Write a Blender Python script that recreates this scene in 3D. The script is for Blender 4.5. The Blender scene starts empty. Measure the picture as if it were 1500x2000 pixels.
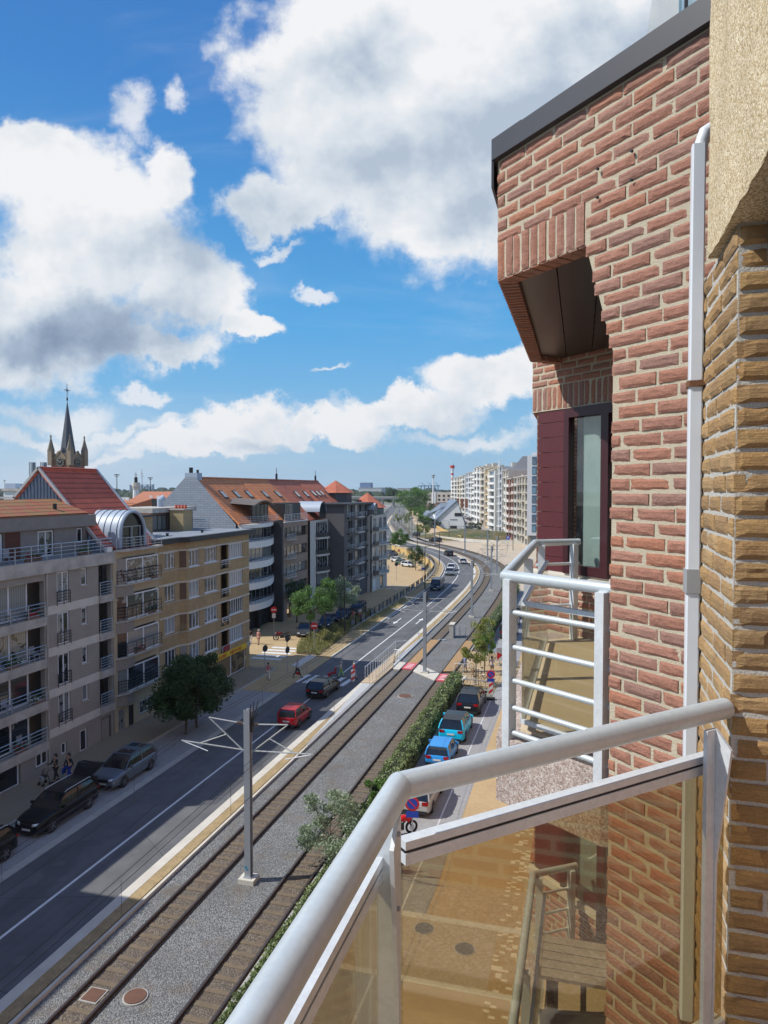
import bpy, bmesh, math, random
import numpy as np
from mathutils import Vector, Matrix, noise
R = math.radians
rng = random.Random(7)
SC = bpy.context.scene
COL = SC.collection
# ------------------------------------------------------------------ camera, light, sky
EYE = 18.4
cam_d = bpy.data.cameras.new('camera'); cam = bpy.data.objects.new('camera', cam_d); COL.objects.link(cam)
cam.location = (0, 0, EYE); cam.rotation_euler = (R(90 - 1.86), 0, R(15.5))
cam_d.sensor_fit = 'VERTICAL'; cam_d.sensor_height = 24; cam_d.lens = 16.63
cam_d.clip_start = 0.05; cam_d.clip_end = 9000
SC.camera = cam
SUN_AZ = R(22)      # shadows fall towards +X turned 20 deg towards +Y
SUN_EL = R(47)
sd = bpy.data.lights.new('sun', 'SUN'); sun = bpy.data.objects.new('sun', sd); COL.objects.link(sun)
sd.energy = 5.0; sd.angle = R(0.5); sd.color = (1.0, 0.955, 0.88)
tosun = Vector((-math.cos(SUN_AZ) * math.cos(SUN_EL), -math.sin(SUN_AZ) * math.cos(SUN_EL), math.sin(SUN_EL)))
sun.rotation_euler = tosun.to_track_quat('Z', 'Y').to_euler(); sun.location = (-40, -20, 60)
SC.view_settings.view_transform = 'Standard'; SC.view_settings.look = 'None'
SC.view_settings.exposure = 0.0; SC.view_settings.gamma = 1.0

def build_world():
    w = bpy.data.worlds.new('World'); SC.world = w; w.use_nodes = True
    nt = w.node_tree; N = nt.nodes; L = nt.links; N.clear()
    out = N.new('ShaderNodeOutputWorld'); bg = N.new('ShaderNodeBackground')
    sky = N.new('ShaderNodeTexSky'); sky.sky_type = 'NISHITA'; sky.sun_disc = False
    sky.sun_elevation = SUN_EL; sky.sun_rotation = math.atan2(tosun.x, tosun.y)
    sky.air_density = 1.0; sky.dust_density = 0.6; sky.ozone_density = 2.2
    tc = N.new('ShaderNodeTexCoord')
    def sock(a):
        return a
    def m(op, a, b=None, c=None, clamp=False):
        n = N.new('ShaderNodeMath'); n.operation = op; n.use_clamp = clamp
        for i, v in enumerate((a, b, c)):
            if v is None: continue
            if isinstance(v, (int, float)): n.inputs[i].default_value = v
            else: L.new(v, n.inputs[i])
        return n.outputs[0]
    def dot(v, d):
        n = N.new('ShaderNodeVectorMath'); n.operation = 'DOT_PRODUCT'
        L.new(v, n.inputs[0]); n.inputs[1].default_value = d; return n.outputs['Value']
    D = tc.outputs['Generated']
    a0 = R(15.5)
    fwd = dot(D, (-math.sin(a0), math.cos(a0), 0)); rgt = dot(D, (math.cos(a0), math.sin(a0), 0)); up = dot(D, (0, 0, 1))
    f = m('MAXIMUM', fwd, 0.05)
    px = m('DIVIDE', rgt, f); pz = m('DIVIDE', up, f)      # tangent plane of the sky over the street
    cx = N.new('ShaderNodeCombineXYZ'); L.new(px, cx.inputs[0]); L.new(pz, cx.inputs[1])
    P = cx.outputs[0]
    def noisef(vec, scale, detail=8, rough=0.55, off=(0, 0, 0), dist=0.0, sc=(1, 1, 1)):
        mp = N.new('ShaderNodeMapping'); L.new(vec, mp.inputs[0]); mp.inputs['Location'].default_value = off; mp.inputs['Scale'].default_value = sc
        n = N.new('ShaderNodeTexNoise'); L.new(mp.outputs[0], n.inputs['Vector'])
        n.inputs['Scale'].default_value = scale; n.inputs['Detail'].default_value = detail; n.inputs['Roughness'].default_value = rough
        n.inputs['Distortion'].default_value = dist
        return n.outputs['Fac']
    # warp the plane so the ellipse outlines break up
    wn = N.new('ShaderNodeTexNoise'); L.new(P, wn.inputs['Vector']); wn.inputs['Scale'].default_value = 6.5; wn.inputs['Detail'].default_value = 9; wn.inputs['Roughness'].default_value = 0.62
    ws = N.new('ShaderNodeVectorMath'); ws.operation = 'MULTIPLY_ADD'; L.new(wn.outputs['Color'], ws.inputs[0])
    ws.inputs[1].default_value = (0.17, 0.17, 0); 
    sb = N.new('ShaderNodeVectorMath'); sb.operation = 'SUBTRACT'; L.new(P, sb.inputs[0]); sb.inputs[1].default_value = (0.085, 0.085, 0)
    L.new(sb.outputs[0], ws.inputs[2]); Q = ws.outputs[0]
    def blob(u, v, ru, rv, vec=Q):
        # centre and radii in the same units as the tangent plane (tan of the angle), given per 1386
        n = N.new('ShaderNodeVectorMath'); n.operation = 'SUBTRACT'; L.new(vec, n.inputs[0]); n.inputs[1].default_value = ((u - 750) / 1386, (955 - v) / 1386, 0)
        s = N.new('ShaderNodeVectorMath'); s.operation = 'MULTIPLY'; L.new(n.outputs[0], s.inputs[0]); s.inputs[1].default_value = (1386 / ru, 1386 / rv, 0)
        l = N.new('ShaderNodeVectorMath'); l.operation = 'LENGTH'; L.new(s.outputs[0], l.inputs[0])
        return m('SUBTRACT', 1.0, l.outputs['Value'])
    def union(lst, vec=Q):
        r = None
        for b in lst:
            o = blob(*b, vec=vec)
            r = o if r is None else m('SMOOTH_MAX', r, o, 0.25)
        return r
    big = union([(690, 190, 270, 285), (960, 190, 430, 330), (1300, 60, 520, 420), (560, 400, 140, 70), (900, 400, 270, 110),
                 (190, 460, 235, 205), (60, 640, 330, 130), (40, 330, 190, 70), (330, 340, 75, 105), (380, 560, 110, 120), (260, 690, 190, 40),
                 (960, 750, 150, 58), (800, 800, 180, 40), (500, 830, 120, 55), (420, 860, 190, 36), (480, 655, 62, 30), (1500, 300, 300, 200),
                 (-250, 450, 300, 330), (650, 840, 120, 40)])
    small = union([(610, 580, 42, 17), (368, 185, 34, 42), (545, 490, 46, 15), (265, 215, 60, 50), (270, 775, 70, 16), (100, 800, 150, 34), (240, 830, 160, 20),
                   (640, 740, 40, 8), (60, 850, 200, 22), (900, 850, 210, 26), (300, 880, 260, 18), (640, 450, 30, 30), (450, 540, 26, 14)])
    n1 = noisef(P, 4.2, 13, 0.60, (1.3, 4.1, 0)); n2 = noisef(P, 15.0, 9, 0.6, (7, 2, 0))
    nn = m('ADD', m('MULTIPLY', n1, 0.70), m('MULTIPLY', n2, 0.38))
    nz = m('SUBTRACT', nn, 0.54)
    dens = m('ADD', m('MULTIPLY', big, 1.25), m('MULTIPLY', nz, 2.1))
    cov1 = N.new('ShaderNodeMapRange'); cov1.interpolation_type = 'SMOOTHSTEP'; L.new(dens, cov1.inputs['Value'])
    cov1.inputs['From Min'].default_value = -0.03; cov1.inputs['From Max'].default_value = 0.42
    dens2 = m('ADD', small, m('MULTIPLY', nz, 2.6))
    cov2 = N.new('ShaderNodeMapRange'); cov2.interpolation_type = 'SMOOTHSTEP'; L.new(dens2, cov2.inputs['Value'])
    cov2.inputs['From Min'].default_value = 0.0; cov2.inputs['From Max'].default_value = 0.75; cov2.inputs['To Max'].default_value = 0.8
    # thin high veil
    veil = noisef(P, 2.2, 9, 0.62, (3, 9, 0), 0.6, (0.7, 2.4, 1))
    cov3 = N.new('ShaderNodeMapRange'); cov3.interpolation_type = 'SMOOTHSTEP'; L.new(veil, cov3.inputs['Value'])
    cov3.inputs['From Min'].default_value = 0.50; cov3.inputs['From Max'].default_value = 0.85; cov3.inputs['To Max'].default_value = 0.42
    # unseen broken cloud added behind and beside the camera to lift the ambient light
    nb = N.new('ShaderNodeTexNoise'); L.new(D, nb.inputs['Vector']); nb.inputs['Scale'].default_value = 2.6; nb.inputs['Detail'].default_value = 7
    cb = N.new('ShaderNodeMapRange'); cb.interpolation_type = 'SMOOTHSTEP'; L.new(nb.outputs['Fac'], cb.inputs['Value']); cb.inputs['From Min'].default_value = 0.49; cb.inputs['From Max'].default_value = 0.64
    fm = N.new('ShaderNodeMapRange'); L.new(fwd, fm.inputs['Value']); fm.inputs['From Min'].default_value = 0.45; fm.inputs['From Max'].default_value = 0.25
    cov4 = m('MULTIPLY', cb.outputs[0], fm.outputs[0])
    cov = m('MAXIMUM', m('MAXIMUM', m('MAXIMUM', cov1.outputs[0], cov2.outputs[0]), cov3.outputs[0]), cov4)
    # pale band of distant cloud along the horizon
    hz = N.new('ShaderNodeMapRange'); L.new(pz, hz.inputs['Value']); hz.inputs['From Min'].default_value = 0.0; hz.inputs['From Max'].default_value = 0.14
    hz.inputs['To Min'].default_value = 1.0; hz.inputs['To Max'].default_value = 0.0
    leftf = N.new('ShaderNodeMapRange'); L.new(px, leftf.inputs['Value']); leftf.inputs['From Min'].default_value = -0.5; leftf.inputs['From Max'].default_value = 0.1
    leftf.inputs['To Min'].default_value = 0.5; leftf.inputs['To Max'].default_value = 0.08
    hn = noisef(P, 9, 8, 0.6, (2, 3, 0), 0, (1, 3.5, 1))
    hb = m('MULTIPLY', m('MULTIPLY', hz.outputs[0], leftf.outputs[0]), m('MULTIPLY', hn, 1.9))
    # shading of the clouds: thick parts and their undersides are grey, the side towards the sun is white
    n3 = noisef(P, 4.2, 6, 0.55, (1.3 + 0.05, 4.1 - 0.07, 0))
    relief = m('MULTIPLY', m('SUBTRACT', n1, n3), 3.4)
    shade = union([(90, 655, 390, 95), (300, 480, 130, 60), (860, 300, 170, 90), (1080, 250, 290, 170), (740, 120, 130, 70), (330, 640, 120, 60), (900, 420, 160, 60), (520, 862, 130, 14), (1300, 120, 250, 130), (-250, 600, 300, 200)])
    sh0 = N.new('ShaderNodeMapRange'); sh0.interpolation_type = 'SMOOTHSTEP'; L.new(shade, sh0.inputs['Value']); sh0.inputs['From Min'].default_value = -0.35; sh0.inputs['From Max'].default_value = 0.9
    low = union([(60, 660, 400, 88), (-200, 640, 300, 150)])
    lo = N.new('ShaderNodeMapRange'); lo.interpolation_type = 'SMOOTHSTEP'; L.new(low, lo.inputs['Value']); lo.inputs['From Min'].default_value = -0.1; lo.inputs['From Max'].default_value = 0.8
    thick = N.new('ShaderNodeMapRange'); L.new(dens, thick.inputs['Value']); thick.inputs['From Min'].default_value = 0.1; thick.inputs['From Max'].default_value = 0.9
    thick.inputs['To Max'].default_value = 0.22
    g = m('ADD', m('ADD', m('MULTIPLY', sh0.outputs[0], 0.42), thick.outputs[0]), m('SUBTRACT', 0.03, relief), clamp=True)
    ramp = N.new('ShaderNodeValToRGB'); L.new(m('ADD', m('MULTIPLY', g, 0.54), m('MULTIPLY', lo.outputs[0], 0.36), clamp=True), ramp.inputs[0])
    e = ramp.color_ramp.elements; e[0].position = 0.0; e[0].color = (0.97, 0.98, 1.0, 1); e[1].position = 1.0; e[1].color = (0.19, 0.27, 0.41, 1)
    k = e.new(0.3); k.color = (0.72, 0.79, 0.87, 1)
    k = e.new(0.62); k.color = (0.42, 0.52, 0.66, 1)
    # clear sky colour: nishita pushed towards the deep blue of the photograph
    hs = N.new('ShaderNodeHueSaturation'); L.new(sky.outputs[0], hs.inputs['Color']); hs.inputs['Saturation'].default_value = 1.22; hs.inputs['Value'].default_value = 1.0
    skm = N.new('ShaderNodeMix'); skm.data_type = 'RGBA'; skm.blend_type = 'MULTIPLY'; skm.inputs[0].default_value = 1.0
    L.new(hs.outputs[0], skm.inputs[6]); skm.inputs[7].default_value = (0.78, 0.96, 1.05, 1)
    gr = N.new('ShaderNodeValToRGB'); L.new(m('MULTIPLY', m('ADD', up, 0.02), 1.25, clamp=True), gr.inputs[0]); ge = gr.color_ramp.elements
    for i, (p_, c_) in enumerate(((0.0, (.36, .55, .74)), (.10, (.27, .54, .80)), (.30, (.10, .41, .80)), (.62, (.055, .24, .63)), (1.0, (.035, .14, .45)))):
        q_ = ge[i] if i < 2 else ge.new(p_); q_.position = p_; q_.color = (*c_, 1)
    gs_ = N.new('ShaderNodeVectorMath'); gs_.operation = 'SCALE'; L.new(gr.outputs[0], gs_.inputs[0]); gs_.inputs['Scale'].default_value = 1 / 0.11
    skb = N.new('ShaderNodeMix'); skb.data_type = 'RGBA'; skb.inputs[0].default_value = 0.9; L.new(skm.outputs[2], skb.inputs[6]); L.new(gs_.outputs[0], skb.inputs[7]); skm = skb
    STR = 0.11
    mul = N.new('ShaderNodeVectorMath'); mul.operation = 'SCALE'; L.new(ramp.outputs[0], mul.inputs[0]); mul.inputs['Scale'].default_value = 0.93 / STR
    mx0 = N.new('ShaderNodeMix'); mx0.data_type = 'RGBA'; L.new(hb, mx0.inputs[0]); L.new(skm.outputs[2], mx0.inputs[6]); mx0.inputs[7].default_value = (0.72 / STR, 0.80 / STR, 0.88 / STR, 1)
    mx = N.new('ShaderNodeMix'); mx.data_type = 'RGBA'; L.new(cov, mx.inputs[0]); L.new(mx0.outputs[2], mx.inputs[6]); L.new(mul.outputs[0], mx.inputs[7])
    L.new(mx.outputs[2], bg.inputs['Color']); bg.inputs['Strength'].default_value = STR
    L.new(bg.outputs[0], out.inputs['Surface'])
build_world()

# ------------------------------------------------------------------ materials
MATS = {}
class NB:
    """tiny node builder"""
    def __init__(s, name):
        s.m = bpy.data.materials.new(name); s.m.use_nodes = True; s.t = s.m.node_tree; s.N = s.t.nodes; s.L = s.t.links
        s.b = s.N['Principled BSDF']; s.tc = s.N.new('ShaderNodeTexCoord'); s.vec = s.tc.outputs['Object']
    def noise(s, scale, detail=4, rough=.6, vec=None):
        n = s.N.new('ShaderNodeTexNoise'); s.L.new(vec or s.vec, n.inputs['Vector']); n.inputs['Scale'].default_value = scale
        n.inputs['Detail'].default_value = detail; n.inputs['Roughness'].default_value = rough; return n.outputs['Fac']
    def ramp(s, fac, stops):
        r = s.N.new('ShaderNodeValToRGB'); s.L.new(fac, r.inputs[0]); e = r.color_ramp.elements
        for i, (p, c) in enumerate(stops):
            q = e[i] if i < 2 else e.new(p)
            q.position = p; q.color = (*c, 1)
        return r.outputs[0]
    def mix(s, fac, a, b, mode='MIX'):
        n = s.N.new('ShaderNodeMix'); n.data_type = 'RGBA'; n.blend_type = mode
        for i, v in ((0, fac), (6, a), (7, b)):
            if isinstance(v, (int, float)): n.inputs[i].default_value = v
            elif isinstance(v, tuple): n.inputs[i].default_value = (*v[:3], 1)
            else: s.L.new(v, n.inputs[i])
        return n.outputs[2]
    def math(s, op, a, b=0.0, clamp=False):
        n = s.N.new('ShaderNodeMath'); n.operation = op; n.use_clamp = clamp
        for i, v in enumerate((a, b)):
            if isinstance(v, (int, float)): n.inputs[i].default_value = v
            else: s.L.new(v, n.inputs[i])
        return n.outputs[0]
    def bump(s, h, strength=.3, dist=.01):
        n = s.N.new('ShaderNodeBump'); s.L.new(h, n.inputs['Height']); n.inputs['Strength'].default_value = strength; n.inputs['Distance'].default_value = dist
        s.L.new(n.outputs[0], s.b.inputs['Normal'])
    def col(s, c):
        if isinstance(c, tuple): s.b.inputs['Base Color'].default_value = (*c[:3], 1)
        else: s.L.new(c, s.b.inputs['Base Color'])
    def set(s, rough=.7, metal=0.0, spec=None, coat=0.0):
        s.b.inputs['Roughness'].default_value = rough; s.b.inputs['Metallic'].default_value = metal
        if spec is not None: s.b.inputs['Specular IOR Level'].default_value = spec
        if coat: s.b.inputs['Coat Weight'].default_value = coat; s.b.inputs['Coat Roughness'].default_value = .03
        return s.m

def mat(name, c, rough=.7, metal=0.0, c2=None, scale=3.0, amt=.5, bump=0.0, bscale=60, fine=0.0, fscale=120, spec=None, coat=0.0, bdist=.01):
    if name in MATS: return MATS[name]
    s = NB(name)
    if c2 is None: c2 = tuple(x * .75 for x in c)
    f = s.noise(scale, 5)
    base = s.mix(s.math('MULTIPLY', s.ramp(f, [(.35, (0, 0, 0)), (.68, (1, 1, 1))]), amt), c, c2)
    if fine:
        g = s.noise(fscale, 2)
        base = s.mix(s.math('MULTIPLY', s.ramp(g, [(.42, (0, 0, 0)), (.6, (1, 1, 1))]), fine), base, tuple(x * .45 for x in c))
    s.col(base)
    if bump: s.bump(s.noise(bscale, 4), bump, bdist)
    MATS[name] = s.set(rough, metal, spec, coat); return MATS[name]

def brickmat(name, c1, c2, mortar, bw=.21, bh=.0625, ms=.012, stain=.25, vert=False):
    if name in MATS: return MATS[name]
    s = NB(name)
    sep = s.N.new('ShaderNodeSeparateXYZ'); s.L.new(s.vec, sep.inputs[0])
    u = s.math('ADD', sep.outputs[0], sep.outputs[1]); cmb = s.N.new('ShaderNodeCombineXYZ')
    s.L.new(u, cmb.inputs[0]); s.L.new(sep.outputs[2], cmb.inputs[1])
    br = s.N.new('ShaderNodeTexBrick'); s.L.new(cmb.outputs[0], br.inputs['Vector'])
    br.inputs['Scale'].default_value = 1.0; br.inputs['Brick Width'].default_value = bw; br.inputs['Row Height'].default_value = bh
    br.inputs['Mortar Size'].default_value = ms; br.inputs['Color1'].default_value = (*c1, 1); br.inputs['Color2'].default_value = (*c2, 1); br.inputs['Mortar'].default_value = (*mortar, 1)
    st = s.ramp(s.noise(.9, 6), [(.38, (0, 0, 0)), (.7, (1, 1, 1))])
    s.col(s.mix(s.math('MULTIPLY', st, stain), br.outputs['Color'], tuple(x * .45 for x in c1)))
    s.bump(br.outputs['Fac'], .25, -.01)
    MATS[name] = s.set(.9); return MATS[name]

def tilemat(name, c1, c2, row=.34, colw=.24, along='Y'):
    """roof tiles: rows run along the ridge, drawn by real bumps in object space"""
    if name in MATS: return MATS[name]
    s = NB(name)
    sep = s.N.new('ShaderNodeSeparateXYZ'); s.L.new(s.vec, sep.inputs[0])
    z = sep.outputs[2]; y = sep.outputs[1]
    saw = s.math('FRACT', s.math('DIVIDE', z, row * .7)); wav = s.math('PINGPONG', y, colw / 2)
    f = s.noise(1.1, 6); f2 = s.noise(22, 3)
    base = s.mix(s.ramp(f, [(.4, (0, 0, 0)), (.66, (1, 1, 1))]), c1, c2)
    base = s.mix(s.math('MULTIPLY', s.ramp(f2, [(.45, (0, 0, 0)), (.6, (1, 1, 1))]), .35), base, tuple(x * .55 for x in c1))
    gap = s.ramp(saw, [(.10, (1, 1, 1)), (.30, (0, 0, 0))])
    base = s.mix(s.math('MULTIPLY', gap, .75), base, tuple(x * .16 for x in c1)); s.col(base)
    h = s.math('ADD', s.math('MULTIPLY', saw, -.05), s.math('MULTIPLY', wav, .35)); s.bump(h, .9, 1.0)
    MATS[name] = s.set(.75); return MATS[name]

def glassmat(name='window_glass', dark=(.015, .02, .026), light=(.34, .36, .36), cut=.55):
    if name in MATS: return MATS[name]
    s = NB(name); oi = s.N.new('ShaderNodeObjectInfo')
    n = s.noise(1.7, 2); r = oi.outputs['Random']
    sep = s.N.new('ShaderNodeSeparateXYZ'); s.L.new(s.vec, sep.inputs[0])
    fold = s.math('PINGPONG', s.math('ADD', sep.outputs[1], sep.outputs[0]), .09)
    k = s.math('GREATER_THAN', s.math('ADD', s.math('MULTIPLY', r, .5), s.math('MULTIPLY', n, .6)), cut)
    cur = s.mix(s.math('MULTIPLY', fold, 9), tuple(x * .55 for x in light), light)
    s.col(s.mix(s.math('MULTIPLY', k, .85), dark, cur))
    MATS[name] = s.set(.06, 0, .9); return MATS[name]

def tinted(name, c, gloss=.12, rough=.02):
    """thin pane: see-through with a tint plus a faint mirror reflection"""
    if name in MATS: return MATS[name]
    m = bpy.data.materials.new(name); m.use_nodes = True; t = m.node_tree; N = t.nodes; L = t.links; N.clear()
    o = N.new('ShaderNodeOutputMaterial'); tr = N.new('ShaderNodeBsdfTransparent'); tr.inputs[0].default_value = (*c, 1)
    g = N.new('ShaderNodeBsdfGlossy'); g.inputs['Roughness'].default_value = rough; lw = N.new('ShaderNodeLayerWeight'); lw.inputs[0].default_value = .5; pw = N.new('ShaderNodeMath'); pw.operation = 'POWER'; L.new(lw.outputs['Facing'], pw.inputs[0]); pw.inputs[1].default_value = 4.0; fr = pw
    mm = N.new('ShaderNodeMath'); mm.operation = 'MULTIPLY_ADD'; L.new(fr.outputs[0], mm.inputs[0]); mm.inputs[1].default_value = .75; mm.inputs[2].default_value = gloss * .14
    x = N.new('ShaderNodeMixShader'); L.new(mm.outputs[0], x.inputs[0]); L.new(tr.outputs[0], x.inputs[1]); L.new(g.outputs[0], x.inputs[2]); tc = N.new('ShaderNodeTexCoord'); dn = N.new('ShaderNodeTexNoise'); L.new(tc.outputs['Object'], dn.inputs['Vector']); dn.inputs['Scale'].default_value = 7; dn.inputs['Detail'].default_value = 8; dn.inputs['Roughness'].default_value = .75
    dr = N.new('ShaderNodeMapRange'); L.new(dn.outputs['Fac'], dr.inputs['Value']); dr.inputs['From Min'].default_value = .45; dr.inputs['From Max'].default_value = .72; dr.inputs['To Max'].default_value = .035
    df = N.new('ShaderNodeBsdfDiffuse'); df.inputs[0].default_value = (.7, .68, .62, 1); x2 = N.new('ShaderNodeMixShader'); L.new(dr.outputs[0], x2.inputs[0]); L.new(x.outputs[0], x2.inputs[1]); L.new(df.outputs[0], x2.inputs[2]); L.new(x2.outputs[0], o.inputs[0])
    MATS[name] = m; return m

# ------------------------------------------------------------------ mesh building
K = 1.15            # the street is surveyed on a 16 m eye height; K brings it to true size
FAR = [True]
class MB:
    def __init__(s, M=None): s.v = []; s.f = []; s.mi = []; s.M = M; s.cur = 0
    def add(s, vs, fs):
        o = len(s.v)
        if s.M is not None: vs = [tuple(s.M @ Vector(p)) for p in vs]
        s.v += [tuple(p) for p in vs]; s.f += [tuple(i + o for i in f) for f in fs]; s.mi += [s.cur] * len(fs); return s
    def box(s, x0, x1, y0, y1, z0, z1):
        vs = [(x0, y0, z0), (x1, y0, z0), (x1, y1, z0), (x0, y1, z0), (x0, y0, z1), (x1, y0, z1), (x1, y1, z1), (x0, y1, z1)]
        return s.add(vs, [(0, 3, 2, 1), (4, 5, 6, 7), (0, 1, 5, 4), (1, 2, 6, 5), (2, 3, 7, 6), (3, 0, 4, 7)])
    def prism(s, poly, z0, z1, caps=True):
        n = len(poly); vs = [(p[0], p[1], z0) for p in poly] + [(p[0], p[1], z1) for p in poly]
        fs = [(i, (i + 1) % n, n + (i + 1) % n, n + i) for i in range(n)]
        if caps: fs += [tuple(range(n - 1, -1, -1)), tuple(range(n, 2 * n))]
        return s.add(vs, fs)
    def extr(s, poly, d):
        """3-D polygon extruded by the vector d"""
        n = len(poly); vs = [tuple(p) for p in poly] + [(p[0] + d[0], p[1] + d[1], p[2] + d[2]) for p in poly]
        fs = [(i, (i + 1) % n, n + (i + 1) % n, n + i) for i in range(n)] + [tuple(range(n - 1, -1, -1)), tuple(range(n, 2 * n))]
        return s.add(vs, fs)
    def tube(s, pts, r, n=8, caps=True):
        pts = [Vector(p) for p in pts]; rs = r if isinstance(r, (list, tuple)) else [r] * len(pts)
        vs = []; fs = []; prev = None
        for i, p in enumerate(pts):
            d = (pts[min(i + 1, len(pts) - 1)] - pts[max(i - 1, 0)])
            if d.length < 1e-6: d = Vector((0, 0, 1))
            d.normalize()
            a = (Vector((0, 0, 1)) if abs(d.z) < .95 else Vector((1, 0, 0))) if prev is None else prev
            u = a.cross(d)
            if u.length < 1e-5: u = Vector((0, 1, 0)).cross(d)
            u.normalize(); w = d.cross(u); prev = w
            k = 1.0
            if 0 < i < len(pts) - 1:
                c = (p - pts[i - 1]).normalized().dot((pts[i + 1] - p).normalized()); k = 1 / max(.5, math.sqrt(max(0, (1 + c) / 2)))
            for j in range(n):
                t = 2 * math.pi * j / n; vs.append(p + (u * math.cos(t) + w * math.sin(t)) * rs[i] * (k if k < 1.3 else 1.2))
        for i in range(len(pts) - 1):
            for j in range(n):
                fs.append((i * n + j, i * n + (j + 1) % n, (i + 1) * n + (j + 1) % n, (i + 1) * n + j))
        if caps: fs += [tuple(range(n)), tuple(reversed(range((len(pts) - 1) * n, len(pts) * n)))]
        return s.add(vs, fs)
    def bar(s, a, b, w, h, up=(0, 0, 1)):
        a = Vector(a); b = Vector(b); d = (b - a).normalized(); u = d.cross(Vector(up))
        if u.length < 1e-4: u = d.cross(Vector((1, 0, 0)))
        u.normalize(); v = u.cross(d); u *= w / 2; v *= h / 2
        q = [a - u - v, a + u - v, a + u + v, a - u + v]; e = b - a
        return s.extr(q, e)
    def quad(s, *p): return s.add(p, [tuple(range(len(p)))])
    def strip(s, A, B):
        n = len(A); return s.add(list(A) + list(B), [(i, i + 1, n + i + 1, n + i) for i in range(n - 1)])
    def disc(s, c, nrm, r, n=20, thick=.02):
        c = Vector(c); d = Vector(nrm).normalized(); return s.tube([c - d * thick / 2, c + d * thick / 2], r, n)
    def build(s, name, mats, parent=None, smooth=False, label=None, angle=40):
        me = bpy.data.meshes.new(name); vs = s.v
        if FAR[0]: vs = [(p[0] * K, p[1] * K, p[2] * K) for p in vs]
        if parent is not None:
            P = world_mat(parent).inverted(); vs = [tuple(P @ Vector(p)) for p in vs]
        me.from_pydata(vs, [], s.f)
        if not isinstance(mats, (list, tuple)): mats = [mats]
        for m in mats: me.materials.append(m)
        if len(mats) > 1: me.polygons.foreach_set('material_index', s.mi)
        if smooth:
            me.polygons.foreach_set('use_smooth', [True] * len(me.polygons)); 
            try: me.set_sharp_from_angle(angle=R(angle))
            except Exception: pass
        o = bpy.data.objects.new(name, me); COL.objects.link(o)
        if parent is not None: o.parent = parent
        if label: o['label'] = label
        return o

def world_mat(o):
    m = Matrix.Translation(o.location) @ o.rotation_euler.to_matrix().to_4x4()
    return world_mat(o.parent) @ m if o.parent else m
def tag(o, label, cat, group=None, kind=None):
    if label: o['label'] = label
    if cat: o['category'] = cat
    if group: o['group'] = group
    if kind: o['kind'] = kind
    return o
def empty(name, loc, rz, label, cat, group=None):
    o = bpy.data.objects.new(name, None); COL.objects.link(o); o.location = Vector(loc) * (K if FAR[0] else 1); o.rotation_euler = (0, 0, rz); o.empty_display_size = .3
    return tag(o, label, cat, group)
def struct(o): o['kind'] = 'structure'; return o
KIDS = {}
def copy_tree(o, parent=None):
    c = o.copy(); COL.objects.link(c); c.parent = parent
    for ch in [x for x in o.children]: copy_tree(ch, c)
    return c
def place(proto, loc, rz, label, group=None, first=False, scale=1.0):
    c = proto if first else copy_tree(proto)
    c.location = Vector(loc) * (K if FAR[0] else 1); c.rotation_euler = (0, 0, rz); c.scale = (scale,) * 3; c['label'] = label
    if group: c['group'] = group
    return c
# ------------------------------------------------------------------ palette
M_ASPH = mat('asphalt', (.15, .152, .158), .85, c2=(.095, .098, .105), scale=.5, amt=.9, bump=.25, bscale=90, fine=.35, fscale=60, bdist=.004)
M_CONC = mat('pale_concrete', (.60, .57, .50), .85, c2=(.46, .43, .37), scale=1.3, amt=.6, bump=.1, bscale=50)
M_KERB = mat('kerb_stone', (.42, .41, .38), .85, c2=(.30, .29, .27), scale=2, amt=.6)
M_PAINT = mat('road_paint', (.74, .75, .76), .6, c2=(.55, .56, .57), scale=2.5, amt=.55)
M_DRY = mat('dry_verge', (.46, .34, .18), .95, c2=(.30, .22, .11), scale=2.6, amt=.8, bump=.8, bscale=25, fine=.5, fscale=18, bdist=.03)
M_RAIL = mat('rusty_rail', (.10, .062, .045), .55, .35, c2=(.055, .035, .028), scale=4)
M_RAILTOP = mat('rail_head', (.20, .16, .135), .35, .8)
M_SLEEP = mat('sleeper', (.175, .135, .09), .9, c2=(.085, .065, .045), scale=6, bump=.3)
M_STEEL = mat('galvanised_steel', (.42, .45, .49), .45, .55, c2=(.33, .36, .40), scale=3, amt=.5)
M_DARK = mat('dark_metal', (.03, .032, .036), .5, .3)
M_BLACK = mat('black_plastic', (.018, .018, .02), .5)
M_WHITE = mat('white_frame', (.72, .73, .74), .45, c2=(.62, .63, .64), scale=2)
M_GREYF = mat('grey_frame', (.30, .31, .33), .5)
M_GLASS = glassmat()
M_TUBE = mat('steel_railing', (.50, .53, .56), .35, .7)

def pavers(name, c1, c2, joint, w=.2, h=.1, ms=.006, patch=None):
    if name in MATS: return MATS[name]
    s = NB(name); br = s.N.new('ShaderNodeTexBrick'); s.L.new(s.vec, br.inputs['Vector']); br.inputs['Scale'].default_value = 1
    br.inputs['Brick Width'].default_value = w; br.inputs['Row Height'].default_value = h; br.inputs['Mortar Size'].default_value = ms
    br.inputs['Color1'].default_value = (*c1, 1); br.inputs['Color2'].default_value = (*c2, 1); br.inputs['Mortar'].default_value = (*joint, 1)
    c = s.mix(s.math('MULTIPLY', s.ramp(s.noise(.45, 6), [(.4, (0, 0, 0)), (.65, (1, 1, 1))]), .35), br.outputs['Color'], tuple(x * .62 for x in c1))
    s.col(s.mix(s.math('MULTIPLY', s.ramp(s.noise(14, 3), [(.5, (0, 0, 0)), (.7, (1, 1, 1))]), .2), c, tuple(min(1, x * 1.3) for x in c1)))
    s.bump(br.outputs['Fac'], .2, -.004); MATS[name] = s.set(.88); return MATS[name]
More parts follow.
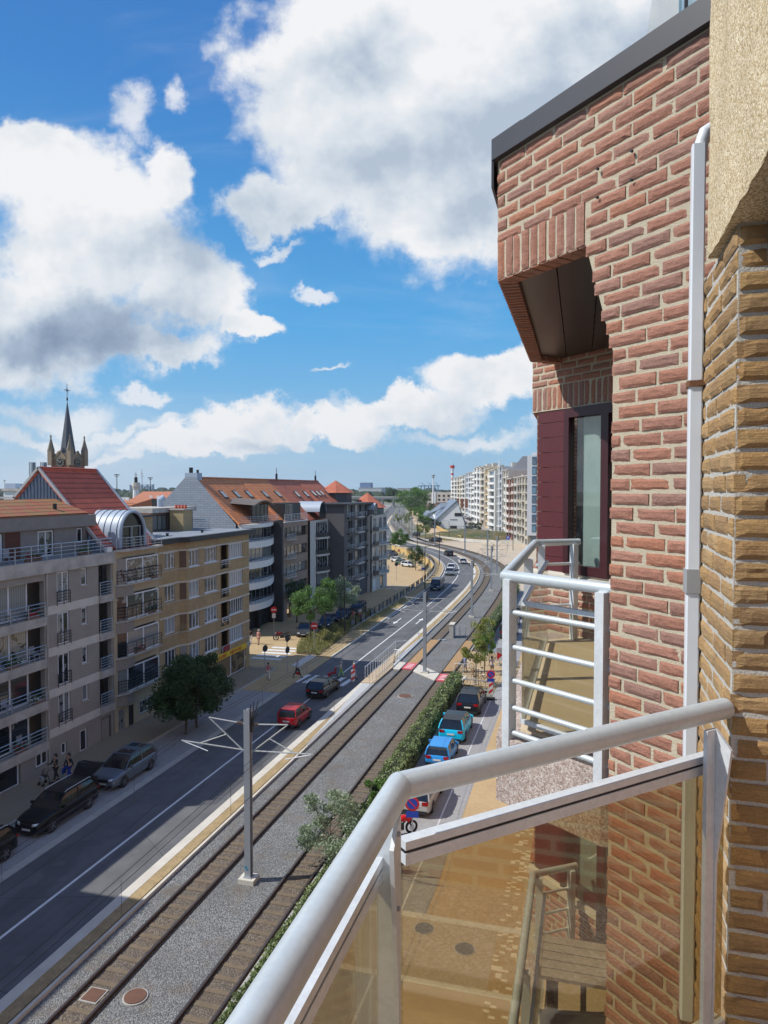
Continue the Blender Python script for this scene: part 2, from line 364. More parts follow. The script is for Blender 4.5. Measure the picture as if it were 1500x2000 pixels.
M_BEIGE = pavers('beige_pavers', (.50, .365, .20), (.44, .32, .175), (.29, .21, .12))
M_BROWNP = pavers('brown_pavers', (.30, .245, .175), (.25, .205, .15), (.16, .13, .10))
M_GREYP = pavers('grey_pavers', (.34, .34, .34), (.29, .29, .30), (.19, .19, .19), .22, .11)
M_ORANGE = mat('orange_tram_mat', (.42, .27, .13), .9, c2=(.36, .20, .10), scale=2, fine=.3, fscale=30)
M_PINK = mat('red_crossing_paint', (.62, .10, .12), .8, c2=(.50, .09, .10), scale=3)

def ballastmat(name, c1, c2, c3, tint=None):
    s = NB(name); v = s.N.new('ShaderNodeTexVoronoi'); s.L.new(s.vec, v.inputs['Vector']); v.inputs['Scale'].default_value = 20
    c = s.ramp(v.outputs['Color'], [(.2, c1), (.5, c2), (.85, c3)])
    v2 = s.N.new('ShaderNodeTexVoronoi'); s.L.new(s.vec, v2.inputs['Vector']); v2.inputs['Scale'].default_value = 20
    ed = s.ramp(v2.outputs['Distance'], [(.35, (0, 0, 0)), (.75, (1, 1, 1))])
    c = s.mix(s.math('MULTIPLY', ed, .7), c, (.05, .052, .055))
    if tint: c = s.mix(s.math('MULTIPLY', s.ramp(s.noise(.7, 5), [(.5, (0, 0, 0)), (.72, (1, 1, 1))]), .7), c, tint)
    c = s.mix(s.math('MULTIPLY', s.ramp(s.noise(.28, 6, .7), [(.42, (0, 0, 0)), (.62, (1, 1, 1))]), .35), c, (.10, .095, .085)); s.col(c); s.bump(v.outputs['Distance'], .8, -.04); return s.set(.9)
M_BALLAST = ballastmat('track_ballast', (.13, .135, .138), (.235, .245, .25), (.37, .375, .37), (.17, .135, .10))
M_BALLAST2 = ballastmat('rusty_ballast', (.10, .075, .055), (.19, .14, .095), (.31, .25, .18), (.12, .08, .05))

def wear(m):
    t = m.node_tree; b = t.nodes['Principled BSDF']; src = b.inputs['Base Color'].links[0].from_socket; tc = t.nodes.new('ShaderNodeTexCoord')
    last = src
    for sc, lo, hi, amt, dark in (((1.6, .035, 1), .48, .62, .30, (.06, .062, .066)), ((.35, .22, 1), .60, .63, .28, (.05, .052, .056)), ((.5, .5, 1), .64, .70, .30, (.20, .20, .20))):
        mp = t.nodes.new('ShaderNodeMapping'); t.links.new(tc.outputs['Object'], mp.inputs[0]); mp.inputs['Scale'].default_value = sc
        n = t.nodes.new('ShaderNodeTexNoise'); t.links.new(mp.outputs[0], n.inputs['Vector']); n.inputs['Scale'].default_value = 1; n.inputs['Detail'].default_value = 5
        r = t.nodes.new('ShaderNodeMapRange'); t.links.new(n.outputs['Fac'], r.inputs['Value']); r.inputs['From Min'].default_value = lo; r.inputs['From Max'].default_value = hi; r.inputs['To Max'].default_value = amt
        x = t.nodes.new('ShaderNodeMix'); x.data_type = 'RGBA'; t.links.new(r.outputs[0], x.inputs[0]); t.links.new(last, x.inputs[6]); x.inputs[7].default_value = (*dark, 1); last = x.outputs[2]
    v = t.nodes.new('ShaderNodeTexVoronoi'); v.feature = 'DISTANCE_TO_EDGE'; t.links.new(tc.outputs['Object'], v.inputs['Vector']); v.inputs['Scale'].default_value = .16
    r = t.nodes.new('ShaderNodeMapRange'); t.links.new(v.outputs['Distance'], r.inputs['Value']); r.inputs['From Min'].default_value = .0; r.inputs['From Max'].default_value = .006; r.inputs['To Min'].default_value = .55; r.inputs['To Max'].default_value = 0
    x = t.nodes.new('ShaderNodeMix'); x.data_type = 'RGBA'; t.links.new(r.outputs[0], x.inputs[0]); t.links.new(last, x.inputs[6]); x.inputs[7].default_value = (.03, .03, .032, 1); t.links.new(x.outputs[2], b.inputs['Base Color'])
wear(M_ASPH)
# ------------------------------------------------------------------ the curve of the tram line
ctrl = [(-14.65, -60), (-14.65, -20), (-14.65, 20), (-14.65, 60), (-14.7, 90), (-15.05, 110), (-16.0, 127), (-18.4, 144), (-22.8, 160), (-28.5, 174), (-35.1, 187), (-42.3, 199), (-50, 212), (-59, 236), (-72.5, 280), (-88, 333), (-117, 454), (-168, 665), (-240, 960)]
def spline(ctrl, step=1.5):
    pts = []
    C = [Vector((*c, 0)) for c in ctrl]; C = [C[0] * 2 - C[1]] + C + [C[-1] * 2 - C[-2]]
    for i in range(1, len(C) - 2):
        p0, p1, p2, p3 = C[i - 1:i + 3]; L = (p2 - p1).length; n = max(2, int(L / step))
        for k in range(n):
            t = k / n; pts.append(.5 * ((2 * p1) + (p2 - p0) * t + (2 * p0 - 5 * p1 + 4 * p2 - p3) * t * t + (3 * p1 - p0 - 3 * p2 + p3) * t ** 3))
    pts.append(C[-2])
    return pts
BASE = spline(ctrl)
for _ in range(30): BASE = [BASE[0]] + [(BASE[i - 1] + BASE[i] * 2 + BASE[i + 1]) / 4 for i in range(1, len(BASE) - 1)] + [BASE[-1]]
CUM = [0]
for i in range(1, len(BASE)): CUM.append(CUM[-1] + (BASE[i] - BASE[i - 1]).length)
def nrm(i):
    d = (BASE[min(i + 1, len(BASE) - 1)] - BASE[max(i - 1, 0)]).normalized(); return Vector((d.y, -d.x, 0))
S0 = CUM[min(range(len(BASE)), key=lambda i: abs(BASE[i].y))]
def at(off, s, z=0.0):
    """point of the corridor: off metres right of the near track's centre, s metres along it"""
    t = s + S0; i = int(np.searchsorted(CUM, t)); i = max(1, min(len(BASE) - 1, i))
    u = (t - CUM[i - 1]) / (CUM[i] - CUM[i - 1]); p = BASE[i - 1].lerp(BASE[i], u); n = nrm(i - 1).lerp(nrm(i), u)
    return Vector((p.x + n.x * off, p.y + n.y * off, z))
def heading(s):
    d = at(0, s + .5) - at(0, s - .5); return math.atan2(-d.x, d.y)
def srange(a, b, step):
    n = max(1, int(math.ceil((b - a) / step))); return [a + (b - a) * i / n for i in range(n + 1)]
def band(name, o0, o1, z1, a, b, m, z0=None, step=2.0, hf=None):
    """one long slab following the corridor; o0/o1 may be functions of s"""
    f0 = o0 if callable(o0) else (lambda s: o0); f1 = o1 if callable(o1) else (lambda s: o1)
    ss = srange(a, b, step); mb = MB(); h = hf or (lambda x, y: 0.0)
    A = [at(f0(s), s, z1) for s in ss]; B = [at(f1(s), s, z1) for s in ss]
    if hf: A = [Vector((p.x, p.y, z1 + hf(p.x, p.y))) for p in A]; B = [Vector((p.x, p.y, z1 + hf(p.x, p.y))) for p in B]
    mb.strip(A, B)
    if z0 is not None:
        A0 = [Vector((p.x, p.y, p.z - z1 + z0)) for p in A]; B0 = [Vector((p.x, p.y, p.z - z1 + z0)) for p in B]
        mb.strip(A0, A); mb.strip(B, B0); mb.quad(A[0], B[0], B0[0], A0[0]); mb.quad(A[-1], A0[-1], B0[-1], B[-1])
    return mb.build(name, m)
def sstep(x): x = max(0., min(1., x)); return x * x * (3 - 2 * x)
WALLO = -10.35     # retaining wall / railing line
def side(x, y):
    """signed offset of a point from the line (approximate, nearest sample)"""
    i = min(range(0, len(BASE), 2), key=lambda k: (BASE[k].x - x) ** 2 + (BASE[k].y - y) ** 2)
    n = nrm(i); return (x - BASE[i].x) * n.x + (y - BASE[i].y) * n.y
def hfl(x, y):      # the lower street sinks beside the ramp
    return -2.3 * sstep((y - 108) / 26) * (1 - sstep((y - 205) / 15))

def build_ground():
    xs = sorted(set([-3500, -2500, -1500, -800, -400, -250, -150, -110] + list(np.arange(-90, -14, 1.5)) + [-10, 0, 20, 60, 150, 400, 1000, 2200, 3500]))
    ys = sorted(set([-2000, -500, -100, 0, 40, 80] + list(np.arange(100, 225, 1.5)) + [240, 300, 400, 600, 900, 1500, 2500, 3500]))
    vs = []; 
    for y in ys:
        for x in xs:
            z = -.08
            if -92 < x < -14 and 100 < y < 226 and side(x, y) < -10.1: z += hfl(x, y) * sstep((x + 90) / 12)
            vs.append((x, y, z))
    nx = len(xs); fs = [(j * nx + i, j * nx + i + 1, (j + 1) * nx + i + 1, (j + 1) * nx + i) for j in range(len(ys) - 1) for i in range(nx - 1)]
    mb = MB(); mb.add(vs, fs)
    m = mat('town_ground', (.23, .215, .18), .95, c2=(.10, .13, .06), scale=.012, amt=.8, fine=.2, fscale=2)
    struct(mb.build('ground', m))
build_ground()

FARS = 720
struct(band('road', lambda s: -7.95 - .5 * sstep((s - 60) / 40), -2.61, 0.0, -45, FARS, M_ASPH, -.2))
struct(band('parking_lane', -11.25, -8.4, .02, -45, 51, M_GREYP, -.2))
struct(band('gutter_strip', -8.4, -7.95, .01, -45, 51, M_KERB, -.2))
struct(band('pavement', -14.6, -11.37, .12, -45, 57.6, M_BROWNP, -.2))
struct(band('kerb', -11.37, -11.25, .14, -45, 57.6, M_KERB, -.2))
struct(band('concrete_kerb_strip', -2.61, -2.16, .13, -45, 430, M_CONC, -.2))
struct(band('dry_grass_strip', -2.16, lambda s: -1.56 + 0 * s, .12, -45, 430, M_DRY, -.2))
struct(band('track_kerb', -1.56, -1.45, .16, -45, 430, M_CONC, -.2))
struct(band('ballast_bed', -1.45, 4.32, .03, -45, FARS, M_BALLAST, -.2))
struct(band('hedge_kerb', 4.32, 4.46, .14, -45, 57.5, M_KERB, -.2))
struct(band('hedge_bed', 4.46, 5.6, .05, -45, 57.5, mat('soil', (.12, .09, .06), .95), -.2))
struct(band('hedge_kerb', 4.32, 4.46, .14, 69, 150, M_KERB, -.2))
struct(band('parking_bay', 5.6, 8.25, .02, -45, 54, M_GREYP, -.2))
struct(band('paving_band', 8.25, 9.2, .025, -45, 110, M_GREYP, -.2))
struct(band('footpath', 9.2, 11.9, .03, -45, 110, M_BEIGE, -.2))
struct(band('bay_line', 8.17, 8.25, .026, -45, 54, M_PAINT))
# footway along our own house with pale chequer stones
def mosaic():
    s = NB('mosaic_pavers'); mp = s.N.new('ShaderNodeMapping'); s.L.new(s.vec, mp.inputs[0]); mp.inputs['Scale'].default_value = (4.4, 7.5, 1)
    fl = s.N.new('ShaderNodeVectorMath'); fl.operation = 'FLOOR'; s.L.new(mp.outputs[0], fl.inputs[0])
    wn = s.N.new('ShaderNodeTexWhiteNoise'); wn.noise_dimensions = '2D'; s.L.new(fl.outputs[0], wn.inputs['Vector'])
    k = s.math('GREATER_THAN', wn.outputs['Value'], .78)
    s.col(s.mix(k, (.40, .29, .155), (.66, .60, .48))); return s.set(.85)
M_MOSAIC = mosaic()
struct(band('mosaic_footway', 11.9, 16.5, .034, -45, 110, M_MOSAIC, -.2))
mb = MB(); mb.box(-9.05, -.8, 25.3, 25.62, -.1, .041).box(-9.05, -.8, 21.9, 22.15, -.1, .041); struct(mb.build('concrete_cross_band', M_CONC))
mb = MB(); mb.box(-9.0, -2.75, 22.15, 25.3, -.1, .037); struct(mb.build('driveway_paving', mat('driveway_paving', (.45, .37, .27), .9, c2=(.38, .31, .22), scale=.8, fine=.2, fscale=30)))
# beige woonerf in front of the far row, lower street
struct(band('beige_street', -30, -10.6, .035, 57.6, 232, M_BEIGE, None, 1.5, hfl))
mb = MB(); mb.box(-45, -25.3, 57.62, 70.0, -.1, .03); struct(mb.build('side_street', M_BEIGE))
struct(band('beige_street', -11.3, -8.0, .04, 51, 63.3, M_BEIGE, -.2))
# verge between street and road
struct(band('ramp_verge', lambda s: WALLO + .2, lambda s: -8.1 - .5 * sstep((s - 60) / 40), .09, 63, 200, M_DRY, -.2))
struct(band('verge_kerb', lambda s: -8.1 - .5 * sstep((s - 60) / 40), lambda s: -7.97 - .5 * sstep((s - 60) / 40), .12, 63, 250, M_CONC, -.2))
# pale plaza right of the tram beyond the hedge, and the avenue that carries on straight
struct(band('plaza', 4.46, lambda s: 60, .0, 110, 214, mat('plaza_concrete', (.52, .43, .32), .9, c2=(.44, .36, .27), scale=.12, fine=.15, fscale=6), None, 4))
mb = MB(); mb.prism([(-60, 210), (-8, 212), (30, 180), (60, 205), (-2, 225), (-70, 425), (-130, 700), (-150, 700), (-78, 400), (-42, 286), (-38, 262), (-46, 235)], -.1, .045)
struct(mb.build('avenue', mat('avenue_paving', (.33, .31, .29), .9, c2=(.28, .26, .25), scale=.1)))
struct(band('cycle_path', lambda s: 6.8 + 3 * sstep((s - 225) / 40), lambda s: 15 + 1 * sstep((s - 225) / 40), .05, 214, FARS, mat('cycle_path', (.50, .38, .26), .9, c2=(.42, .31, .21), scale=.1)))
struct(band('side_road', -28, -8.6, .02, 236, FARS, mat('far_road', (.30, .29, .28), .9)))
# painted lines
def dashes(off, w, a, b, on=None, gap=0):
    mb = MB(); s = a
    if on is None: ss = srange(a, b, 2); mb.strip([at(off - w / 2, q, .008) for q in ss], [at(off + w / 2, q, .008) for q in ss]); return mb
    while s < b:
        e = min(s + on, b); ss = srange(s, e, 1); mb.strip([at(off - w / 2, q, .008) for q in ss], [at(off + w / 2, q, .008) for q in ss]); s += on + gap
    return mb
struct(dashes(-5.15, .13, -45, 53.6).build('centre_line', M_PAINT))
struct(dashes(-5.15, .13, 58.2, 92).build('centre_line', M_PAINT))
struct(dashes(-5.4, .13, 92, 330).build('centre_line', M_PAINT))
struct(dashes(-8.15, .10, 84, 200).build('edge_line', M_PAINT))
mb = MB()
for i in range(6): x = -22.85 + i * .80; mb.quad((x, 54.1, .01), (x + .42, 54.15, .01), (x + .62, 56.75, .01), (x + .2, 56.7, .01))
struct(mb.build('zebra_crossing', M_PAINT))
mb = MB()
for i in range(5): y = 60.6 + i * 1.15; mb.quad((-29.9, y, .046), (-26.9, y + .1, .046), (-26.9, y + .68, .046), (-29.9, y + .58, .046))
for i in range(7): y = 62.6 - i * .62; mb.box(-25.0, -24.2, y, y + .3, .0, .147)
struct(mb.build('zebra_crossing', M_PAINT))
def arrow(x, y, straight):
    mb = MB(); z = .009
    mb.quad((x - .07, y, z), (x + .07, y, z), (x + .07, y + 2.6, z), (x - .07, y + 2.6, z))
    d = 1 if straight else -1; yy = y + 2.6 if straight else y
    mb.quad((x - .32, yy, z), (x + .32, yy, z), (x, yy + d * 1.3, z)); return mb.build('road_arrow', M_PAINT)
struct(arrow(-21.3, 82.2, False)); struct(arrow(-18.7, 81.5, True))
mb = MB()
for q in ((118, 116),):
    for sct in (109.5, 118.5):
        for i in range(4): p = at(-17.3 + i * 1.2, sct); mb.box(p.x, p.x + .8, p.y, p.y + .35, -.5 + hfl(p.x, p.y) + .5, .052 + hfl(p.x, p.y))
struct(mb.build('street_marking', M_PAINT))

# ------------------------------------------------------------------ tram tracks
def track(off, lab):
    root = empty('tram_track', (*at(off, 0)[:2], 0), 0, lab, 'tram track', 'two parallel tram tracks')
    for k in (-.53, .53):
        ss = srange(-40, FARS, 1.5); mb = MB()
        for a, b, z0, z1, mi in ((-.05, .05, .03, .15, 0), (-.032, .032, .15, .158, 1)):
            mb.cur = mi
            mb.strip([at(off + k + a, s, z1) for s in ss], [at(off + k + b, s, z1) for s in ss])
            mb.strip([at(off + k + a, s, z0) for s in ss], [at(off + k + a, s, z1) for s in ss]); mb.strip([at(off + k + b, s, z1) for s in ss], [at(off + k + b, s, z0) for s in ss])
        mb.build('rail', [M_RAIL, M_RAILTOP], root)
    ss = srange(-40, 330, 2); mb = MB(); mb.strip([at(off - .66, s, .045) for s in ss], [at(off + .66, s, .045) for s in ss]); mb.build('stained_ballast', M_BALLAST2, root)
    mb = MB(); s = -5
    while s < 210:
        if not (58.2 < s < 73): 
            p = at(off, s); h = heading(s); mb.M = Matrix.Translation((p.x, p.y, 0)) @ Matrix.Rotation(h, 4, 'Z'); mb.box(-.44, .44, -.1, .1, .03, .062)
        s += .62
    o = mb.build('sleeper', M_SLEEP, root); o['kind'] = 'stuff'
    for k, w in ((-1, .3), (1, .3)): pass
    y0, y1 = (62.5, 73) if off < 1 else (60.5, 73.4)
    mb = MB(); mb.box(at(off, 0).x - .45, at(off, 0).x + .45, y0, y1, .03, .13); mb.build('rubber_deck', M_ORANGE, root, label='orange deck panels between the rails')
    yy = 60.4 if off < 1 else 57.4
    mb = MB(); mb.box(at(off, 0).x - .47, at(off, 0).x + .47, yy, yy + 2.2, .03, .136); o = mb.build('crossing_panel', M_PINK, root, label='red painted crossing panel')
    mb = MB()
    for i in range(4): mb.box(at(off, 0).x - .3, at(off, 0).x + .3, yy + .3 + i * .45, yy + .45 + i * .45, .137, .141)
    mb.build('crossing_stripes', M_PAINT, o)
track(0, 'tram track nearest the road, left of the steel masts'); track(3.65, 'tram track nearest the clipped hedge, right of the steel masts')
# concrete crossing slabs
mb = MB(); Z = .10
mb.prism([(-17.4, 60.6), (-15.3, 60.2), (-15.3, 62.7), (-17.0, 63.4)], -.1, Z).prism([(-14.0, 60.0), (-11.6, 57.6), (-11.6, 59.8), (-14.0, 62.4)], -.1, Z).prism([(-10.45, 57.2), (-9.2, 57.0), (-9.2, 59.6), (-10.45, 59.5)], -.1, Z)
struct(mb.build('crossing_path', M_CONC))
mb = MB(); mb.prism([(-18.9, 55.0), (-16.15, 55.0), (-15.95, 60.8), (-17.2, 66.6), (-18.9, 66.6)], -.1, .20)
for q in (): pass
M_PLAT = mat('beige_platform', (.50, .39, .26), .9, c2=(.43, .33, .22), scale=1)
mb = MB(); mb.prism([(-17.22, 55.0), (-16.12, 55.0), (-15.98, 60.6), (-16.9, 64.5), (-17.22, 66.4)], -.1, .19); struct(mb.build('platform', M_PLAT))
mb = MB(); mb.prism([(-17.0, 54.9), (-16.14, 54.9), (-16.14, 40.5), (-16.25, 40.5)], -.1, .175); mb.prism([(-16.6, 64.5), (-15.98, 60.8), (-16.12, 80)], -.1, .175); struct(mb.build('concrete_ramp', mat('grey_slab', (.46, .47, .48), .85, c2=(.38, .39, .40), scale=1)))
# beige ground round the bicycles
mb = MB(); mb.box(-10.3, -6.2, 57.0, 69.0, -.1, .055); struct(mb.build('bicycle_bay', M_BEIGE))
struct(band('parking_bay', 5.6, 8.25, .03, 69, 112, M_GREYP, -.2))
struct(band('soil_bed', 4.46, 5.6, .05, 69, 150, MATS['soil'], -.2))
# ================================================================== OUR HOUSE (true metres, heights from the eye)
FAR[0] = False
def E(h): return EYE + h
def islandmat(name, cols, streak=(30, 30, 60), bump=.5, rough=.9, dirt=None, dirt_amt=.4):
    s = NB(name); g = s.N.new('ShaderNodeNewGeometry')
    n = len(cols); c = s.ramp(g.outputs['Random Per Island'], [(i / (n - 1), q) for i, q in enumerate(cols)])
    mp = s.N.new('ShaderNodeMapping'); s.L.new(s.vec, mp.inputs[0]); mp.inputs['Scale'].default_value = streak
    f = s.noise(1.0, 6, .65, mp.outputs[0]); f2 = s.noise(110, 6, .75); f3 = s.noise(420, 3, .7)
    c = s.mix(s.math('MULTIPLY', s.ramp(f, [(.42, (0, 0, 0)), (.68, (1, 1, 1))]), .42), c, tuple(x * .45 for x in cols[0]))
    c = s.mix(s.math('MULTIPLY', s.ramp(f2, [(.48, (0, 0, 0)), (.7, (1, 1, 1))]), .42), c, tuple(min(1, x * 1.55) for x in cols[-1]))
    c = s.mix(s.math('MULTIPLY', s.ramp(f3, [(.44, (0, 0, 0)), (.56, (1, 1, 1))]), .32), c, tuple(x * .5 for x in cols[0]))
    if dirt: c = s.mix(s.math('MULTIPLY', s.ramp(s.noise(3.2, 6, .7), [(.45, (0, 0, 0)), (.66, (1, 1, 1))]), dirt_amt), c, dirt)
    s.col(c); s.bump(s.math('ADD', s.math('MULTIPLY', f, .7), s.math('ADD', s.math('MULTIPLY', f2, .5), s.math('MULTIPLY', f3, .25))), bump, .012); return s.set(rough)
M_RED = islandmat('hand_formed_red_brick', [(.35, .165, .115), (.42, .195, .135), (.30, .175, .145), (.45, .185, .105), (.38, .215, .17)], (26, 26, 70), .8)
M_TAN = islandmat('rough_tan_brick', [(.52, .33, .145), (.45, .275, .115), (.56, .37, .18), (.40, .24, .11), (.54, .32, .125)], (17, 17, 150), 1.0, dirt=(.13, .095, .065), dirt_amt=.42)
M_MORT = mat('sand_mortar', (.55, .49, .37), .95, c2=(.46, .40, .30), scale=8, bump=.9, bscale=170, fine=.35, fscale=220, bdist=.006)
M_MORTG = mat('grey_mortar', (.58, .565, .52), .95, c2=(.46, .45, .41), scale=8, bump=.9, bscale=150, fine=.35, fscale=200, bdist=.008)
M_STUCCO = None
def stucco(name, c1, c2, c3, sc=150):
    s = NB(name); g2 = s.noise(210, 3, .7); v = s.N.new('ShaderNodeTexVoronoi'); s.L.new(s.vec, v.inputs['Vector']); v.inputs['Scale'].default_value = sc
    c = s.ramp(v.outputs['Color'], [(.1, c1), (.5, c2), (.9, c3)])
    big = s.ramp(s.noise(5, 6), [(.42, (0, 0, 0)), (.66, (1, 1, 1))])
    c = s.mix(s.math('MULTIPLY', big, .22), c, tuple(x * .6 for x in c1)); s.col(c)
    s.bump(s.math('ADD', v.outputs['Distance'], s.math('MULTIPLY', g2, 1.2)), .5, -.005); return s.set(.9)
M_STUCCO = stucco('pebble_render', (.36, .26, .13), (.60, .48, .29), (.82, .74, .56), 175)
M_AGG = stucco('exposed_aggregate', (.26, .19, .165), (.42, .34, .30), (.60, .55, .52), 110)
M_REDFLAT = brickmat('red_brick_wall', (.38, .155, .10), (.32, .155, .12), (.44, .38, .28))
M_TANFLAT = brickmat('tan_brick_wall', (.42, .26, .115), (.33, .20, .09), (.40, .39, .35))
M_ALU = mat('satin_aluminium', (.60, .66, .69), .36, .30, c2=(.47, .52, .54), scale=4, amt=.5, fine=.10, fscale=70, bump=.06, bscale=25)
M_ALUW = mat('pale_aluminium', (.68, .72, .76), .40, .15, c2=(.50, .53, .55), scale=6, amt=.5, fine=.14, fscale=55, bump=.06, bscale=30)
M_OXB = mat('oxblood_boards', (.095, .018, .022), .5, c2=(.07, .014, .018), scale=5, bump=.15, bscale=30)
M_SOFF = mat('brown_soffit', (.045, .028, .022), .38, c2=(.035, .022, .018), scale=3)
M_COPE = mat('anthracite_coping', (.045, .047, .055), .45, c2=(.06, .06, .068), scale=4)
M_PIPE = mat('white_downpipe', (.66, .70, .75), .35, c2=(.56, .60, .65), scale=3, amt=.4)
M_RUST = mat('rusty_bracket', (.16, .07, .03), .8)
M_BRONZE = tinted('bronze_glass', (.70, .635, .48), .8)
M_BRONZE2 = tinted('pale_bronze_glass', (.88, .86, .78), .5)
M_CLEAR = tinted('clear_glass', (.80, .88, .90), .6)

class Wall:
    """lays individual hand made bricks on a vertical plane"""
    def __init__(s, O, U, N, seed=1): s.O = Vector((O[0], O[1], 0)); s.U = Vector((*U, 0)).normalized(); s.N = Vector((*N, 0)).normalized(); s.b = MB(); s.m = MB(); s.r = random.Random(seed)
    def P(s, a, d, z): return s.O + s.U * a + s.N * d + Vector((0, 0, z))
    def brick(s, a0, a1, z0, z1, amp=.0028, nx=7, nz=4, fx=22, fz=60):
        r = s.r; off = r.uniform(0, 50); d0 = .0075 + r.uniform(-.002, .003); tilt = r.uniform(-.0025, .0025); j = lambda: r.uniform(-.0016, .0016)
        e = [j() for _ in range(4)]; vs = []
        for k in range(nz + 1):
            for i in range(nx + 1):
                fu = i / nx; fv = k / nz
                a = a0 + (a1 - a0) * fu + (e[0] if i == 0 else e[1] if i == nx else 0); z = z0 + (z1 - z0) * fv + (e[2] if k == 0 else e[3] if k == nz else 0)
                q = noise.noise(Vector((a * fx + off, z * fz, off))) + .5 * noise.noise(Vector((a * fx * 2.7, z * fz * 2.2 + off, 3)))
                edge = (i in (0, nx)) or (k in (0, nz))
                if edge: a += .0016 * noise.noise(Vector((a * 90, z * 90, off))); z += .0016 * noise.noise(Vector((a * 80, z * 80, off + 9)))
                d = d0 + tilt * (fu - .5) * 2 + amp * q - (.0065 if edge else 0)
                vs.append(s.P(a, d, z))
        W = nx + 1; fs = [(k * W + i, k * W + i + 1, (k + 1) * W + i + 1, (k + 1) * W + i) for k in range(nz) for i in range(nx)]
        ring = [i for i in range(W)] + [k * W + nx for k in range(1, nz + 1)] + [nz * W + i for i in range(nx - 1, -1, -1)] + [k * W for k in range(nz - 1, 0, -1)]
        o = len(vs); vs += [vs[i] - s.N * (.03) for i in ring]; n = len(ring)
        fs += [(ring[i], ring[(i + 1) % n], o + (i + 1) % n, o + i) for i in range(n)]
        s.b.add(vs, fs)
    def course(s, z, a0, a1, phase, L=.196, g=.0135, h=.0485, **k):
        p = L + g; a = a0 - (phase % 1) * p
        while a < a1 - .012:
            x0 = max(a, a0); x1 = min(a + L + s.r.uniform(-.004, .004), a1)
            if x1 - x0 > .03: s.brick(x0, x1, z, z + h, **k)
            a += p

house = empty('apartment_house', (.42, 3.0, 0), 0, 'red and tan brick apartment house with bay, white downpipe and dark coping, at the right', 'apartment building')
s2 = .70710678
# --- diagonal red brick wall with corbelled edge and boxed bay above
W = Wall((.418, 3.0), (-s2, s2), (-s2, -s2), 3)
pc = .0625; zs = E(1.745) - 75 * pc
ph = [.0, .5, .25, .72, .12, .62]
for i in range(75):
    z = zs + i * pc; h = z - EYE
    if h < .58: a1 = .405
    elif h < 1.10: a1 = .405 + .169 * min(1, (h - .56) / .50)
    elif h < 1.30: a1 = .574
    else: a1 = 1.213
    a1 += (.0, .006)[i % 2] if h < 1.3 else 0
    W.course(z, -.09 if h > .72 else .0, a1, ph[i % 6] + (i // 6) * .13)
for k in range(10):
    a = .582 + k * .0635; W.brick(a, a + .0525, E(1.118), E(1.312), nx=3, nz=9, fx=40, fz=22)
def mort(W, polys, t=.0):
    for poly in polys: W.m.quad(*[W.P(a, t, z) for a, z in poly])
mort(W, [[(-.02, zs), (.405, zs), (.405, E(.60)), (-.02, E(.60))], [(-.02, E(.60)), (.405, E(.60)), (.574, E(1.115)), (.574, E(1.75)), (-.11, E(1.75)), (-.11, E(.74)), (-.02, E(.74))], [(.574, E(1.115)), (1.213, E(1.115)), (1.213, E(1.75)), (.574, E(1.75))]])
W.b.build('red_brickwork', M_RED, house); W.m.build('mortar', M_MORT, house)
# wall body below and behind (thickness .2)
mb = MB(); q = [W.P(-.02, -.003, 0), W.P(.40, -.003, 0), W.P(.40, -.22, 0), W.P(-.02, -.22, 0)]; mb.prism([(p.x, p.y) for p in q], E(-20), E(.58))
mb.prism([(p.x, p.y) for p in [W.P(-.11, -.004, 0), W.P(.565, -.004, 0), W.P(.565, -.12, 0), W.P(-.02, -.12, 0)]], E(1.121), E(1.745)); mb.extr([W.P(-.02, -.004, E(.581)), W.P(.40, -.004, E(.581)), W.P(.56, -.004, E(1.12)), W.P(-.02, -.004, E(1.12))], W.N * -.116); mb.build('wall', M_REDFLAT, house)
# box body: outline follows the bay
def bayring(o, zt0, zt1, t=.10, mbx=None):
    A = W.P(.574 if zt0 > E(1.0) and o else 0, 0, 0)
P0 = W.P(.56, -.001, 0); P1 = W.P(1.211, -.001, 0); P2 = Vector((P1.x, 6.35, 0)); P3 = P2 + Vector((.9, .9, 0))
P0i = W.P(.56, -.10, 0); P1i = Vector((P1.x + .10, P1.y + .045, 0)); P2i = Vector((P1.x + .10, 6.31, 0)); P3i = P3 + Vector((.09, -.05, 0))
mb = MB()
for a, b, c, d in ((P0, P1, P1i, P0i), (P1, P2, P2i, P1i), (P2, P3, P3i, P2i)): mb.prism([(v.x, v.y) for v in (a, b, c, d)], E(1.12), E(1.745))
mb.build('bay_parapet', M_REDFLAT, house)
